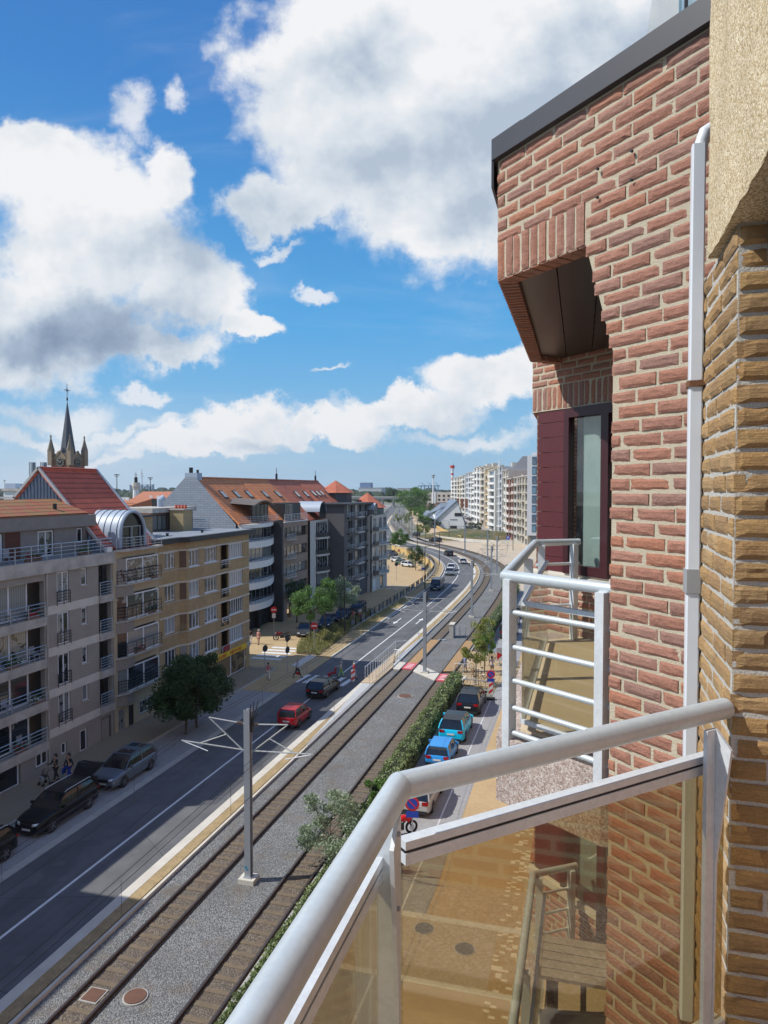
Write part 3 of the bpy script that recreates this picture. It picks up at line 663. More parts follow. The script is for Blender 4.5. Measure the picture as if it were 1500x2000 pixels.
# underside border of bricks on edge
WB = MB()
def rowlock(a, b, inn, n):
    for k in range(n):
        f0 = k / n + .006; f1 = (k + 1) / n - .006 * 1.2
        p = a.lerp(b, f0); q = a.lerp(b, f1); w = Vector((inn.x, inn.y, 0)) * .102
        WB.prism([(v.x, v.y) for v in (p, q, q + w, p + w)], E(1.109 + rng.uniform(-.002, .002)), E(1.13))
rowlock(P0, P1, Vector((s2, s2, 0)), 10); rowlock(P1, P2, Vector((1, 0, 0)), 39); rowlock(P2, P3, Vector((s2, -s2, 0)), 20)
WB.build('underside_bricks', M_RED, house)
mb = MB(); base = [P0i, P1i, P2i, P3i, Vector((1.4, 7.2, 0)), Vector((1.4, 3.4, 0)), Vector((.6, 3.2, 0))]
nb = 9
for k in range(nb):     # soffit boards across the bay
    x0 = P1i.x + k * .21; x1 = x0 + .204
    lo = lambda x: max(3.0, 3.42 - (x - .0) * 1.0 + .0) if x < .5 else 3.0
    y0a = P1i.y - (x0 - P1i.x); y0b = P1i.y - (x1 - P1i.x); y1a = P2i.y + (x0 - P2i.x); y1b = P2i.y + (x1 - P2i.x)
    mb.prism([(x0, max(3.1, y0a)), (x1, max(3.1, y0b)), (x1, y1b), (x0, y1a)], E(1.15), E(1.17))
mb.build('soffit_boards', M_SOFF, house)
# coping
mb = MB(); up = .105; o = .035
def off2(p, q, r): return Vector((p.x + q * -1, p.y + r, 0))
C0 = W.P(-.25, .035, 0); C1 = Vector((P1.x - .035, P1.y - .02, 0)); C2 = Vector((P1.x - .035, 6.4, 0)); C3 = C2 + Vector((.9, .9, 0))
D0 = W.P(-.25, -.16, 0); D1 = Vector((P1.x + .14, P1.y + .07, 0)); D2 = Vector((P1.x + .14, 6.33, 0)); D3 = C3 + Vector((.15, -.05, 0))
Cm = C0.lerp(C1, .84); Dm = D0.lerp(D1, .84)
for (a, b, c, d, dz) in ((C0, Cm, Dm, D0, 0), (Cm, C1, D1, Dm, .004), (C1, C2, D2, D1, .0), (C2, C3, D3, C2, .002)): mb.prism([(v.x, v.y) for v in (a, b, c, d)], E(1.742), E(1.742 + up + dz))
mb.prism([(C1.x, C1.y), (C1.x + .012, C1.y), (C1.x + .012, C2.y), (C1.x, C2.y)], E(1.60), E(1.742)); mb.build('coping', M_COPE, house)
mb = MB(); mb.prism([(v.x, v.y) for v in (D0, D1, D2, D3, Vector((1.6, 7.2, 0)), Vector((1.6, 2.9, 0)))], E(1.6), E(1.70)); mb.build('roof_terrace', M_COPE, house)
# drilled anchor holes with sleeves
for (u, v) in ((.30, 1.42), (.30, 1.30), (.49, 1.42), (.49, 1.295)): p = W.P(u, .012, E(v)); MB().tube([p, p + W.N * .012], .006, 10).build('wall_anchor', M_DARK, house)
# --- tan brick pier with rendered beam
pierX, pierY = .418, 2.19
T = Wall((pierX, pierY), (0, 1), (-1, 0), 11); zt = E(.74); n = 56
for i in range(n):
    z = zt - (i + 1) * pc; T.course(z, 0, .80, [.0, .5][i % 2] + [.0, .07, .9][i % 3], h=.0505, g=.012, amp=.0028, fx=30, fz=30)
T.m.quad(*[T.P(a, .0, z) for a, z in ((0, zt - n * pc), (.83, zt - n * pc), (.83, zt), (0, zt))])
T.b.build('tan_brickwork', M_TAN, house); T.m.build('grey_joint', M_MORTG, house)
F = Wall((pierX, pierY), (1, 0), (0, -1), 12)
for i in range(n + 0):
    z = zt - (i + 1) * pc; F.course(z, .004, .75, [.48, .0][i % 2] + [.05, .0, .93][i % 3], h=.0505, g=.012, amp=.0036, fx=14, fz=70)
F.m.quad(*[F.P(a, .0, z) for a, z in ((0, zt - n * pc), (.75, zt - n * pc), (.75, zt), (0, zt))])
F.b.build('tan_brickwork', M_TAN, house); F.m.build('grey_joint', M_MORTG, house)
mb = MB(); mb.box(pierX + .004, pierX + .75, pierY + .004, pierY + .9, E(-20), zt); mb.build('wall', M_TANFLAT, house)
mb = MB(); mb.box(pierX + .08, pierX + 1.1, pierY + .9, pierY + 1.2, E(-20), E(1.70)); mb.build('wall', M_TANFLAT, house)
# rendered beam (pebble dash) above the pier and above our opening
mb = MB(); nz, ny = 40, 90; vs = []; y0, y1, z0, z1 = .2, 2.50, E(.735), E(3.4)
for k in range(nz + 1):
    for i in range(ny + 1):
        y = y0 + (y1 - y0) * i / ny; z = z0 + (z1 - z0) * k / nz
        d = .006 * noise.noise(Vector((y * 5, z * 5, 1))) + .003 * noise.noise(Vector((y * 19, z * 19, 4)))
        vs.append((pierX - .032 + d, y, z + (.006 * noise.noise(Vector((y * 14, 0, 3))) if k == 0 else 0)))
Wd = ny + 1; mb.add(vs, [(k * Wd + i, k * Wd + i + 1, (k + 1) * Wd + i + 1, (k + 1) * Wd + i) for k in range(nz) for i in range(ny)])
mb.box(pierX - .03, pierX + 1.0, y0, y1 - .002, E(.738), E(3.4)); mb.build('rendered_beam', M_STUCCO, house, smooth=True)
mb = MB(); mb.box(pierX + .05, pierX + .95, 1.2, pierY - .10, E(.60), E(.737)); mb.build('beam_shade_block', M_DARK, house)  # dark block added under the beam to stand for the soffit's shade
# --- downpipe in the corner
mb = MB(); cx, cy = .388, 2.735
def octo(cx, cy, a, b, ch): return [(cx - a + ch, cy - b), (cx + a - ch, cy - b), (cx + a, cy - b + ch), (cx + a, cy + b - ch), (cx + a - ch, cy + b), (cx - a + ch, cy + b), (cx - a, cy + b - ch), (cx - a, cy - b + ch)]
mb.prism(octo(cx, cy, .0225, .0225, .005), E(-18.3), E(1.205))
pipe = mb.build('downpipe', M_PIPE, house)
MB().prism(octo(cx, cy, .0285, .0285, .006), E(-.37), E(-.285)).build('pipe_joint', mat('grey_plastic', (.30, .31, .32), .5), pipe)
mb = MB(); mb.tube([(cx + .008, cy + .004, E(1.15)), (cx + .010, cy + .004, E(1.215)), (cx + .022, cy + .006, E(1.25)), (cx + .05, cy + .01, E(1.268)), (cx + .12, cy + .02, E(1.272))], .0225, 16); mb.build('pipe_elbow', M_PIPE, pipe, smooth=True)
for h in (.36, -1.95):
    mb = MB(); mb.prism(octo(cx, cy, .0285, .0285, .006), E(h), E(h + .022)).bar((cx + .0, cy - .030, E(h + .011)), (cx + .045, cy - .030, E(h + .016)), .008, .02); mb.build('pipe_bracket', M_RUST, pipe)
# --- repeated neighbour bays: window wall, slab, per storey
NW = Wall((-.44, 6.75), (s2, -s2), (-s2, -s2), 21)
def storey(dz):
    z = lambda h: E(h + dz)
    det = dz > -4
    B = Wall((-.44, 6.75), (s2, -s2), (-s2, -s2), 21 + int(-dz))
    if det:
        for i in range(4): B.course(z(.93 + i * pc), 0, 1.6, ph[i % 6])
        for k in range(22): a = .004 + k * .0655; B.brick(a, a + .054, z(.715), z(.918), nx=3, nz=6, fx=40, fz=22)
        for i in range(7): B.course(z(-1.27 + i * pc), 0, 1.6, ph[i % 6])
        B.b.build('red_brickwork', M_RED, house)
    B.m.prism([(p.x, p.y) for p in (B.P(0, 0, 0), B.P(1.6, 0, 0), B.P(1.6, -.15, 0), B.P(0, -.15, 0))], z(.705), z(1.18)).prism([(p.x, p.y) for p in (B.P(0, 0, 0), B.P(1.6, 0, 0), B.P(1.6, -.15, 0), B.P(0, -.15, 0))], z(-1.62), z(-.80))
    B.m.build('mortar', M_MORT if det else M_REDFLAT, house)
    # street side of the bay
    mb = MB(); mb.box(-.438, -.3, 6.75, 11.0, z(-1.62), z(-.74)).box(-.438, -.3, 6.75, 11.0, z(.705), z(1.18)).box(-.395, -.3, 6.73, 11.0, z(-.739), z(.704)); mb.build('wall', M_REDFLAT, house)
    f = MB(); bx = lambda a0, a1, d0, d1, h0, h1: f.prism([(p.x, p.y) for p in (B.P(a0, d0, 0), B.P(a1, d0, 0), B.P(a1, d1, 0), B.P(a0, d1, 0))], z(h0), z(h1))
    bx(0, 1.6, .0, .03, -.82, -.76); bx(0, 1.6, -.15, .0, -.80, -.74); f.build('stone_sill', M_CONC, house); f = MB()
    k = 0; h = -.74
    while h < .70: bx(.07, .43, -.03, -.008, h, min(h + .129, .70)); h += .134
    f.build('oxblood_panel', M_OXB, house); f = MB()
    for a0, a1, h0, h1 in ((.43, .49, -.74, .70), (.86, .94, -.74, .70), (.49, .86, .62, .70), (.49, .86, -.74, -.66), (1.35, 1.45, -.74, .70), (.94, 1.35, .62, .70)): bx(a0, a1, -.05, .02, h0, h1)
    fr = f.build('window', mat('oxblood_frame', (.05, .012, .016), .4), house); f = MB(); bx(.49, 1.35, -.035, -.03, -.66, .62); f.build('pane', M_CLEAR, fr)
    f = MB(); bx(.54, 1.35, -.12, -.11, -.70, .66); f.build('blind', mat('cream_blind', (.60, .56, .46), .8, c2=(.5, .47, .4), scale=4), fr)
    f = MB(); bx(.45, .54, -.13, -.12, -.70, .66); f.build('dark_reveal', M_BLACK, fr)
    # slab with washed aggregate edge
    mb = MB(); poly = [(.45, 3.30), (.10, 3.335), (-.415, 3.70), (-.415, 6.2), (-.2, 6.6), (1.05, 6.6), (1.05, 3.30)]
    mb.prism(poly, z(-1.63), z(-1.29)); sl = mb.build('balcony_slab', M_AGG, house)
    mb = MB(); mb.prism([(.3, 3.45), (-.30, 3.80), (-.30, 6.1), (.2, 6.5), (1.0, 6.5), (1.0, 3.45)], z(-1.30), z(-1.278)); mb.build('floor_tiles', mat('balcony_tiles', (.60, .50, .36), .8, c2=(.50, .42, .31), scale=2), sl)
for i in range(6): storey(-2.81 * i)
mb = MB(); mb.box(1.1, 12, -14, 62, 0, E(1.6)); mb.build('house_body', M_REDFLAT, house)
mb = MB(); mb.box(-.40, 1.1, 11, 62, 0.0, E(1.1)); mb.build('bay_body', M_REDFLAT, house)
mb = MB(); mb.box(1.15, 1.25, -14, 3.6, E(-1.7), E(.8)); mb.build('inner_wall', M_TANFLAT, house)

# --- railing of the neighbour's balcony (and the one below)
def rail_neigh(dz, lab):
    z = lambda h: E(h + dz); A = Vector((.16, 3.315, 0)); B = Vector((-.372, 3.70, 0)); C = Vector((-.362, 6.02, 0)); D = Vector((-.01, 6.27, 0))
    V = lambda p, h: (p.x, p.y, z(h))
    r = empty('balcony_railing', (B.x, B.y, z(-1.28)), 0, lab, 'balcony railing')
    MB().tube([V(A, -.45), V(B, -.45), V(C, -.45), V(D, -.45)], .0275, 14).build('handrail', M_ALU, r, smooth=True)
    for h in (-.633, -.812, -.985, -1.125, -1.255):
        MB().tube([V(A, h), V(B, h)], .0145, 10).build('rail_bar', M_ALU, r, smooth=True)
    for h in (-.633, -.812, -.985, -1.125):
        MB().tube([V(C.lerp(D, .02), h), V(D, h)], .012, 8).build('rail_bar', M_ALU, r, smooth=True)
    in_ = lambda p, q: p + q
    for p, d in ((B + Vector((.035, -.0, 0)), (A - B)), (B.lerp(A, .91), (A - B)), (B + Vector((.02, 1.1, 0)), (C - B)), (C + Vector((.03, 0, 0)), (C - B)), (C.lerp(D, .85), (D - C))):
        d = d.normalized(); n = Vector((d.y, -d.x, 0)); w = .023
        mb = MB(); mb.prism([((p + d * a + n * b).x, (p + d * a + n * b).y) for a, b in ((-w, -.008), (w, -.008), (w, .05), (-w, .05))], z(-1.35), z(-.465)); mb.build('post', M_ALUW, r)
    # inner glass screens with their frames
    nn = Vector((.085, .075, 0))
    for a, b in ((B + nn, A + nn * .9), (B + nn, C + Vector((.10, 0, 0)))):
        d = (b - a).normalized(); n = Vector((d.y, -d.x, 0)) * .006
        for h in (-.60, -1.225): f = MB().bar(V(a, h), V(b, h), .024, .024).build('glass_frame', M_ALUW, r)
        mb = MB(); mb.prism([(q.x, q.y) for q in (a - n, b - n, b + n, a + n)], z(-1.22), z(-.61)); mb.build('glass_screen', M_BRONZE2, f)
    return r
rail_neigh(0, "neighbour's balcony railing of satin tubes on the red brick bay at eye level")
rail_neigh(-2.81, 'lower balcony railing seen through the bronze glass, above the table and chairs')

# --- our own balcony railing
def own_rail():
    r = empty('balcony_railing', (-.36, 1.43, E(-1.65)), 0, 'large pale aluminium balcony railing with bronze glass in the foreground', 'balcony railing')
    z = E(-.625); c = Vector((-.362, 1.428, z)); e = Vector((.402, 2.192, z)); f = Vector((-.362, -1.6, z))
    MB().tube([c, e], .029, 40).build('handrail', M_ALU, r, smooth=True)
    mb = MB(); mb.tube([f, c + Vector((0, .004, 0))], .029, 40); mb.build('handrail', M_ALU, r, smooth=True)
    MB().tube([c - Vector((0, .0, 0)), c + Vector((.0005, .0005, 0))], [.0300, .0300], 40).build('corner_joint', M_GREYF, r)
    mb = MB(); 
    # sub-rail and gasket, two runs
    U = Vector((s2, s2, 0)); Nn = Vector((-s2, s2, 0)); o = Vector((.0, .0, 0))
    a = c + U * .03 + Vector((0, 0, 0)); b = e - U * .005; 
    zt, zb = E(-.740), E(-.790)
    def run(a, b, nm):
        A = Vector((a.x, a.y, 0)); B = Vector((b.x, b.y, 0)); d = (B - A).normalized(); n = Vector((d.y, -d.x, 0))
        def slab(n0, n1, z0, z1): 
            m = MB(); m.prism([((q).x, (q).y) for q in (A + n * n0, B + n * n0, B + n * n1, A + n * n1)], z0, z1); return m
        t = slab(-.015, .015, zt - .018, zt).build('sub_rail', M_ALUW, r); slab(-.012, .012, zt - .025, zt - .0181).build('gasket', M_BLACK, t)
        slab(-.015, .015, zb, zt - .0251).build('sub_rail', M_ALUW, r)
        slab(-.005, .005, E(-1.52), zb).build('glass_panel', M_BRONZE, r)
        slab(-.018, .018, E(-1.56), E(-1.521)).build('bottom_rail', M_ALUW, r)
    run(c + U * .006, b, 'a'); run(Vector((-.392, 1.372, 0)), Vector((-.392, -1.6, 0)), 'b')
    # posts: flat plate with a folded gusset that runs up to the handrail
    def post(p, d, w=.0235, t=.010):
        n = Vector((d.y, -d.x, 0)); m = MB()
        m.prism([((p + d * x + n * y).x, (p + d * x + n * y).y) for x, y in ((-w, .022), (w, .022), (w, .034), (-w, .034))], E(-1.62), E(-.655))
        k = m.build('post', M_ALUW, r)
        m = MB(); g0 = p + d * w + n * .0345; m.extr([g0 + Vector((0, 0, E(-.655))), g0 + n * .045 + Vector((0, 0, E(-.70))), g0 + n * .004 + Vector((0, 0, E(-1.02))), g0 + Vector((0, 0, E(-1.6)))], d * -.009)
        m.build('gusset', M_ALUW, k)
        m = MB()
        for h in (-.68, -.83): v = p + n * .05 + d * (w + .001) + Vector((0, 0, E(h))); m.tube([v, v + d * .004], .005, 10)
        m.build('screw', M_GREYF, k)
    post(Vector((-.366, 1.385, 0)), Vector((1, 0, 0)), .0235); post(Vector((.327, 2.100, 0)), Vector((s2, s2, 0)), .022)
    post(Vector((-.39, -.3, 0)), Vector((0, 1, 0)))
own_rail()
mb = MB(); mb.prism([(-.5, -3), (-.5, 1.35), (.3, 2.17), (1.1, 2.17), (1.1, -3)], E(-1.95), E(-1.65)); mb.build('balcony_slab', M_AGG, house)
mb = MB(); mb.prism([(-.40, -3), (-.40, 1.36), (.38, 2.14), (.417, 2.14), (.417, -3)], E(-1.648), E(-1.60)); mb.build('floor_kerb', M_CONC, house)

# --- glass balustrade of the roof terrace
r = empty('glass_balustrade', (.3, 3.2, E(1.85)), 0, 'glass balustrade on the roof terrace above the dark coping, top right', 'glass balustrade')
A = W.P(-.3, -.05, 0); B = W.P(.122, -.05, 0); Cc = B + Vector((.0, 2.6, 0))
for a, b in ((A, B), (B, Cc)):
    d = (b - a).normalized(); n = Vector((d.y, -d.x, 0)) * .006; mb = MB(); mb.prism([(q.x, q.y) for q in (a - n, b - n, b + n, a + n)], E(1.846), E(2.75)); mb.build('glass_panel', M_CLEAR, r)
for a in (.078, -.04, -.25): p = W.P(a, -.03, 0); mb = MB(); mb.box(p.x - .006, p.x + .006, p.y - .006, p.y + .02, E(1.846), E(2.78)); mb.build('post', M_COPE, r)

# --- table and chairs on the balcony below
zf = E(-4.088)
def chair(loc, rz, label):
    r = empty('patio_chair', (*loc, zf), 0, label, 'chair', 'dark chairs round the balcony table')
    R0 = Matrix.Translation((*loc, zf)) @ Matrix.Rotation(rz, 4, 'Z')
    mk = lambda: MB(R0)
    m = mk(); [m.box(-.21, .21, -.20 + k * .083, -.13 + k * .083, .43, .45) for k in range(5)]; m.build('seat', mat('charcoal_wood', (.035, .03, .028), .5), r)
    m = mk(); [m.box(-.19 + k * .13, -.13 + k * .13, .205, .225, .45, .86) for k in range(3)]; m.box(-.22, .22, .2, .235, .86, .93); m.build('backrest', MATS['charcoal_wood'], r)
    for x in (-.20, .20):
        for y in (-.19, .215): m = mk(); m.box(x - .018, x + .018, y - .018, y + .018, 0, .43 if y < 0 else .9); m.build('leg', MATS['charcoal_wood'], r)
chair((-.04, 4.55), math.pi + .2, 'dark slatted patio chair in front of the table on the lower balcony')
chair((.30, 5.72), -.3, 'dark slatted patio chair behind the table on the lower balcony')
r = empty('patio_table', (.1, 5.15, zf), 0, 'weathered grey patio table with dark crossed legs on the lower balcony', 'table')
m = MB(); [m.box(-.24, .46, 4.92 + k * .095, 5.005 + k * .095, zf + .70, zf + .725) for k in range(5)]; m.build('tabletop', mat('weathered_wood', (.36, .32, .28), .8, c2=(.24, .21, .19), scale=6), r)
for x in (-.18, .40):
    for a, b in ((4.94, 5.38), (5.38, 4.94)): m = MB(); m.bar((x + (.03 if a < b else 0), a, zf), (x + (.03 if a < b else 0), b, zf + .70), .03, .045, (1, 0, 0)); m.build('leg', MATS['charcoal_wood'], r)
FAR[0] = True
# ================================================================== BUILDINGS ACROSS THE STREET
def T3(x, y, z=0, a=0): return Matrix.Translation((x, y, z)) @ Matrix.Rotation(a, 4, 'Z')
def wallgrid(mb, y0, y1, z0, z1, ops, x=0.0, depth=.16):
    ys = sorted({y0, y1, *[min(max(v, y0), y1) for o in ops for v in o[:2]]}); zs_ = sorted({z0, z1, *[min(max(v, z0), z1) for o in ops for v in o[2:4]]})
    for j in range(len(zs_) - 1):
        i = 0
        while i < len(ys) - 1:
            zc = (zs_[j] + zs_[j + 1]) / 2
            hole = lambda i: any(o[0] < (ys[i] + ys[i + 1]) / 2 < o[1] and o[2] < zc < o[3] for o in ops)
            if hole(i): i += 1; continue
            k = i
            while k < len(ys) - 1 and not hole(k): k += 1
            mb.quad((x, ys[i], zs_[j]), (x, ys[k], zs_[j]), (x, ys[k], zs_[j + 1]), (x, ys[i], zs_[j + 1])); i = k
    for a, b, c, d in [o[:4] for o in ops]:
        mb.quad((x, a, c), (x - depth, a, c), (x - depth, a, d), (x, a, d)); mb.quad((x, b, c), (x, b, d), (x - depth, b, d), (x - depth, b, c))
        mb.quad((x, a, d), (x - depth, a, d), (x - depth, b, d), (x, b, d)); mb.quad((x, a, c), (x, b, c), (x - depth, b, c), (x - depth, a, c))
def window(root, M, y0, y1, z0, z1, nv=2, nh=1, fm=None, x=-.10, w=.055, gm=None, sill=None, name='window', open_=0):
    f = MB(M); t = .05
    f.box(x, x + t, y0, y1, z0, z0 + w).box(x, x + t, y0, y1, z1 - w, z1).box(x, x + t, y0, y0 + w, z0 + w, z1 - w).box(x, x + t, y1 - w, y1, z0 + w, z1 - w)
    for k in range(1, nv): c = y0 + (y1 - y0) * k / nv; f.box(x + .001, x + t, c - w * .6, c + w * .6, z0 + w, z1 - w)
    for k in range(1, nh): c = z0 + (z1 - z0) * k / nh; f.box(x + .002, x + t - .002, y0 + w, y1 - w, c - w / 2, c + w / 2)
    o = f.build(name, fm or M_WHITE, root)
    p = MB(M); p.quad((x + .015, y0 + .01, z0 + .01), (x + .015, y1 - .01, z0 + .01), (x + .015, y1 - .01, z1 - .01), (x + .015, y0 + .01, z1 - .01)); p.build('pane', gm or M_GLASS, o)
    if sill: s_ = MB(M); s_.box(x + t, .06, y0 - .06, y1 + .06, z0 - .07, z0); s_.build('sill', sill, o)
    return o
def railing(root, M, pts, z0, h=.85, bars=4, post=1.1, m=None, name='railing', r=.018, top=.028):
    mb = MB(M)
    for k in range(bars): zz = z0 + h - k * h / (bars + .0) ; mb.tube([(p[0], p[1], zz) for p in pts], top if k == 0 else r, 6)
    for a, b in zip(pts[:-1], pts[1:]):
        L = math.hypot(b[0] - a[0], b[1] - a[1]); n = max(1, int(L / post))
        for i in range(n + 1): t = i / n; x = a[0] + (b[0] - a[0]) * t; y = a[1] + (b[1] - a[1]) * t; mb.tube([(x, y, z0 - .08), (x, y, z0 + h)], r, 6)
    return mb.build(name, m or M_TUBE, root)
def box(root, M, name, m, *b): mb = MB(M); mb.box(*b); return mb.build(name, m, root)

M_GREYW = mat('grey_brown_render', (.36, .325, .285), .9, c2=(.28, .25, .22), scale=.8, amt=.6, fine=.3, fscale=45)
M_WCONC = mat('weathered_concrete', (.52, .49, .44), .9, c2=(.27, .25, .23), scale=1.2, amt=.7, fine=.15, fscale=30)
M_LCONC = mat('light_concrete_band', (.64, .60, .53), .9, c2=(.52, .48, .43), scale=1.2, amt=.6)
M_RIB = mat('ribbed_concrete', (.34, .30, .26), .95, c2=(.20, .175, .15), scale=9, amt=.9)
M_WOOD = mat('grey_boards', (.25, .23, .21), .8, c2=(.17, .16, .15), scale=2)
M_TILE_R = tilemat('red_roof_tiles', (.64, .13, .07), (.50, .10, .06), .56, .3)
M_TILE_O = tilemat('orange_roof_tiles', (.76, .27, .10), (.54, .20, .09), .30, .22)
M_TILE_B = tilemat('brown_roof_tiles', (.60, .18, .095), (.44, .13, .08), .30, .22)
M_TILE_M = tilemat('mossy_roof_tiles', (.34, .10, .05), (.24, .18, .06), .30, .22)
M_ZINC = mat('zinc', (.36, .43, .52), .5, .05, c2=(.34, .40, .48), scale=1)
M_SLATEB = mat('blue_boards', (.20, .25, .33), .6, c2=(.15, .19, .26), scale=1)
M_YBRICK = brickmat('ochre_brick', (.51, .345, .165), (.38, .26, .125), (.36, .29, .19), .24, .075, .01, .45)
M_FLATROOF = mat('roofing_felt', (.22, .25, .29), .9, c2=(.17, .19, .22), scale=.8)

def flowerbox(root, M, y0, y1, z, x, seed, flower=None):
    rr = random.Random(seed); mb = MB(M); mb.box(x - .12, x + .12, y0, y1, z, z + .2); o = mb.build('planter', mat('planter_clay', (.22, .13, .09), .9), root); mb = MB(M)
    for k in range(int((y1 - y0) * 110)):
        c = Vector((x + rr.gauss(0, .10), rr.uniform(y0, y1), z + .2 + abs(rr.gauss(0, .16)))); a = Vector((rr.gauss(0, 1), rr.gauss(0, 1), rr.gauss(0, 1))).normalized() * .07; b = a.orthogonal().normalized() * .05; mb.cur = 1 if flower and rr.random() < .3 else 0; mb.quad(c - a, c + b, c + a, c - b)
    mb.build('plants', [mat('planter_green', (.05, .11, .03), .8), mat('flower_%s' % (flower or 'none'), dict(red=(.5, .02, .04), white=(.7, .68, .66)).get(flower, (.1, .2, .05)), .8)], o)
def balcony_seat(root, M, y, z, x):
    m = mat('garden_plastic', (.30, .31, .32), .6); mb = MB(M); mb.box(x - .2, x + .2, y - .2, y + .2, z + .36, z + .40).box(x - .22, x - .18, y - .2, y + .2, z + .40, z + .78)
    for dx in (-.18, .18):
        for dy in (-.18, .18): mb.box(x + dx - .02, x + dx + .02, y + dy - .02, y + dy + .02, z, z + .36)
    mb.build('balcony_chair', m, root)
# ---------------- grey-brown block with set-back terrace
def building_A():
    y0, y1 = 27.3, 39.15; M = T3(-29, 0)
    r = empty('apartment_building', (-29, 33, 0), 0, 'grey-brown apartment block with concrete bands and set-back roof terrace, at the left edge', 'apartment building')
    ops = []; W_ = []
    fl = [8.86, 6.47, 4.09, 1.80]
    for zf in fl:
        ops += [(28.2, 33.12, zf + .0, zf + 2.0), (34.15, 35.15, zf + .5, zf + 2.38 - .02), (36.2, 36.72, zf + 1.28, zf + 2.38), (37.8, 39.0, zf + .45, zf + 2.4)]
    ops += [(28.0, 31.2, .05, 1.45), (32.3, 33.3, .45, 1.35), (34.3, 34.8, .5, 1.2), (35.9, 36.6, .05, 1.4), (37.9, 38.9, .05, 1.5)]
    mb = MB(M); wallgrid(mb, y0, y1, 0, 12.0, ops, 0, .3); mb.quad((0, y0, 0), (-9, y0, 0), (-9, y0, 12), (0, y0, 12)); mb.build('wall', M_GREYW, r)
    mb = MB(M); mb.quad((-1.4, y0, 0), (-1.4, y1, 0), (-1.4, y1, 12), (-1.4, y0, 12)); mb.build('recess_wall', M_GREYW, r)
    for i, zf in enumerate(fl):
        window(r, M, 28.3, 32.3, zf + .02, zf + 2.0, 3, 1, x=-.45, w=.09)
        window(r, M, 34.18, 35.12, zf + .52, zf + 2.34, 2, 1, w=.07)
        window(r, M, 36.22, 36.70, zf + 1.32, zf + 2.34, 1, 1, w=.06, sill=M_WCONC)
        window(r, M, 38.1, 38.9, zf + .45, zf + 2.38, 1, 1, x=-.6, gm=M_BLACK, fm=M_DARK)
        railing(r, M, [(.12, 28.0), (.12, 33.1)], zf - .05, .82, 4, 1.25); railing(r, M, [(.06, 34.1), (.06, 35.2)], zf + .5, .7, 4, .5, m=M_DARK); railing(r, M, [(.10, 37.82), (.10, 39.0)], zf + .42, .85, 5, .6)
        box(r, M, 'concrete_band', M_WCONC, 0, .16, 27.4, 33.14, zf - .52, zf - .02); box(r, M, 'concrete_band', M_LCONC, 0, .02, 33.15, 37.78, zf - .02, zf + .47)
        box(r, M, 'concrete_band', M_WCONC, 0, .14, 37.79, 39.12, zf - .02, zf + .43)
    for i, (a, fl_) in enumerate(((31.9, 'red'), (30.4, None), (32.2, 'white'), (30.9, 'red'))): flowerbox(r, M, a, a + .8, fl[i] - .02, -.05, i, fl_)
    for i, y_ in enumerate((31.0, 32.6, 30.6, 31.6)): balcony_seat(r, M, y_, fl[i] - .02, -.25)
    for i, (ya, yb) in enumerate(((36.5, 37.5), (32.2, 33.3))): flowerbox(r, M, ya, yb, 11.92, -.35, 20 + i, 'red' if i else None)
    balcony_seat(r, M, 30.6, 11.9, -.9); balcony_seat(r, M, 31.6, 11.9, -.9)
    mb = MB(M); mb.tube([(.05, 33.3, .2), (.05, 33.3, 11.2)], .045, 6); mb.build('drainpipe', M_WCONC, r)
    box(r, M, 'roof_parapet', M_WCONC, -.15, .18, 27.4, 39.2, 11.26, 11.98)
    for a, b, c, d, n in ((28.1, 31.1, .08, 1.42, 2), (32.35, 33.25, .5, 1.33, 2), (34.35, 34.75, .52, 1.18, 1), (35.95, 36.55, .08, 1.38, 1)): window(r, M, a, b, c, d, n, 1, w=.07)
    window(r, M, 37.95, 38.85, .06, 1.48, 1, 1, fm=M_DARK, gm=M_GREYW, name='door')
    box(r, M, 'terrace_floor', M_FLATROOF, -9, -.15, 27.4, 39.2, 11.7, 11.9)
    railing(r, M, [(.08, 27.5), (.08, 39.1), (-1.6, 39.1)], 12.0, .85, 4, 1.15)
    P = T3(-30.8, 0)
    ops = [(27.5, 32.2, 12.0, 13.55), (34.75, 36.1, 11.95, 13.55), (38.1, 38.7, 12.5, 13.55)]
    mb = MB(P); wallgrid(mb, 27.3, 39.6, 11.9, 13.6, ops, 0, .12); mb.build('penthouse_wall', M_WOOD, r)
    window(r, P, 28.8, 32.1, 12.0, 13.5, 4, 1, w=.1); window(r, P, 34.8, 36.05, 11.98, 13.5, 2, 1, w=.07); window(r, P, 38.15, 38.65, 12.55, 13.5, 1, 1, w=.06)
    box(r, P, 'brick_pier', mat('dark_red_brick', (.12, .045, .03), .9), 0, .01, 32.25, 33.4, 12.0, 13.55)
    box(r, P, 'fascia', M_WOOD, -.2, .22, 27.3, 39.7, 13.62, 14.35)
    mb = MB(); mb.extr([(-30.6, 27.3, 14.36), (-30.6, 39.0, 14.36), (-33.2, 39.0, 15.25), (-33.2, 27.3, 15.25)], (0, 0, .12)); mb.build('roof', M_TILE_M, r)
    box(r, None, 'body', M_GREYW, -38, -31.0, 27.3, 39.0, 0, 14.3)
    mb = MB(); mb.tube([(-31.4, 36.9, 14.5), (-31.4, 36.9, 15.1)], .12, 10); mb.build('flue', M_DARK, r)
    box(r, None, 'white_planter', M_WHITE, -29.05, -28.85, 38.5, 39.0, 11.99, 12.3)
building_A()
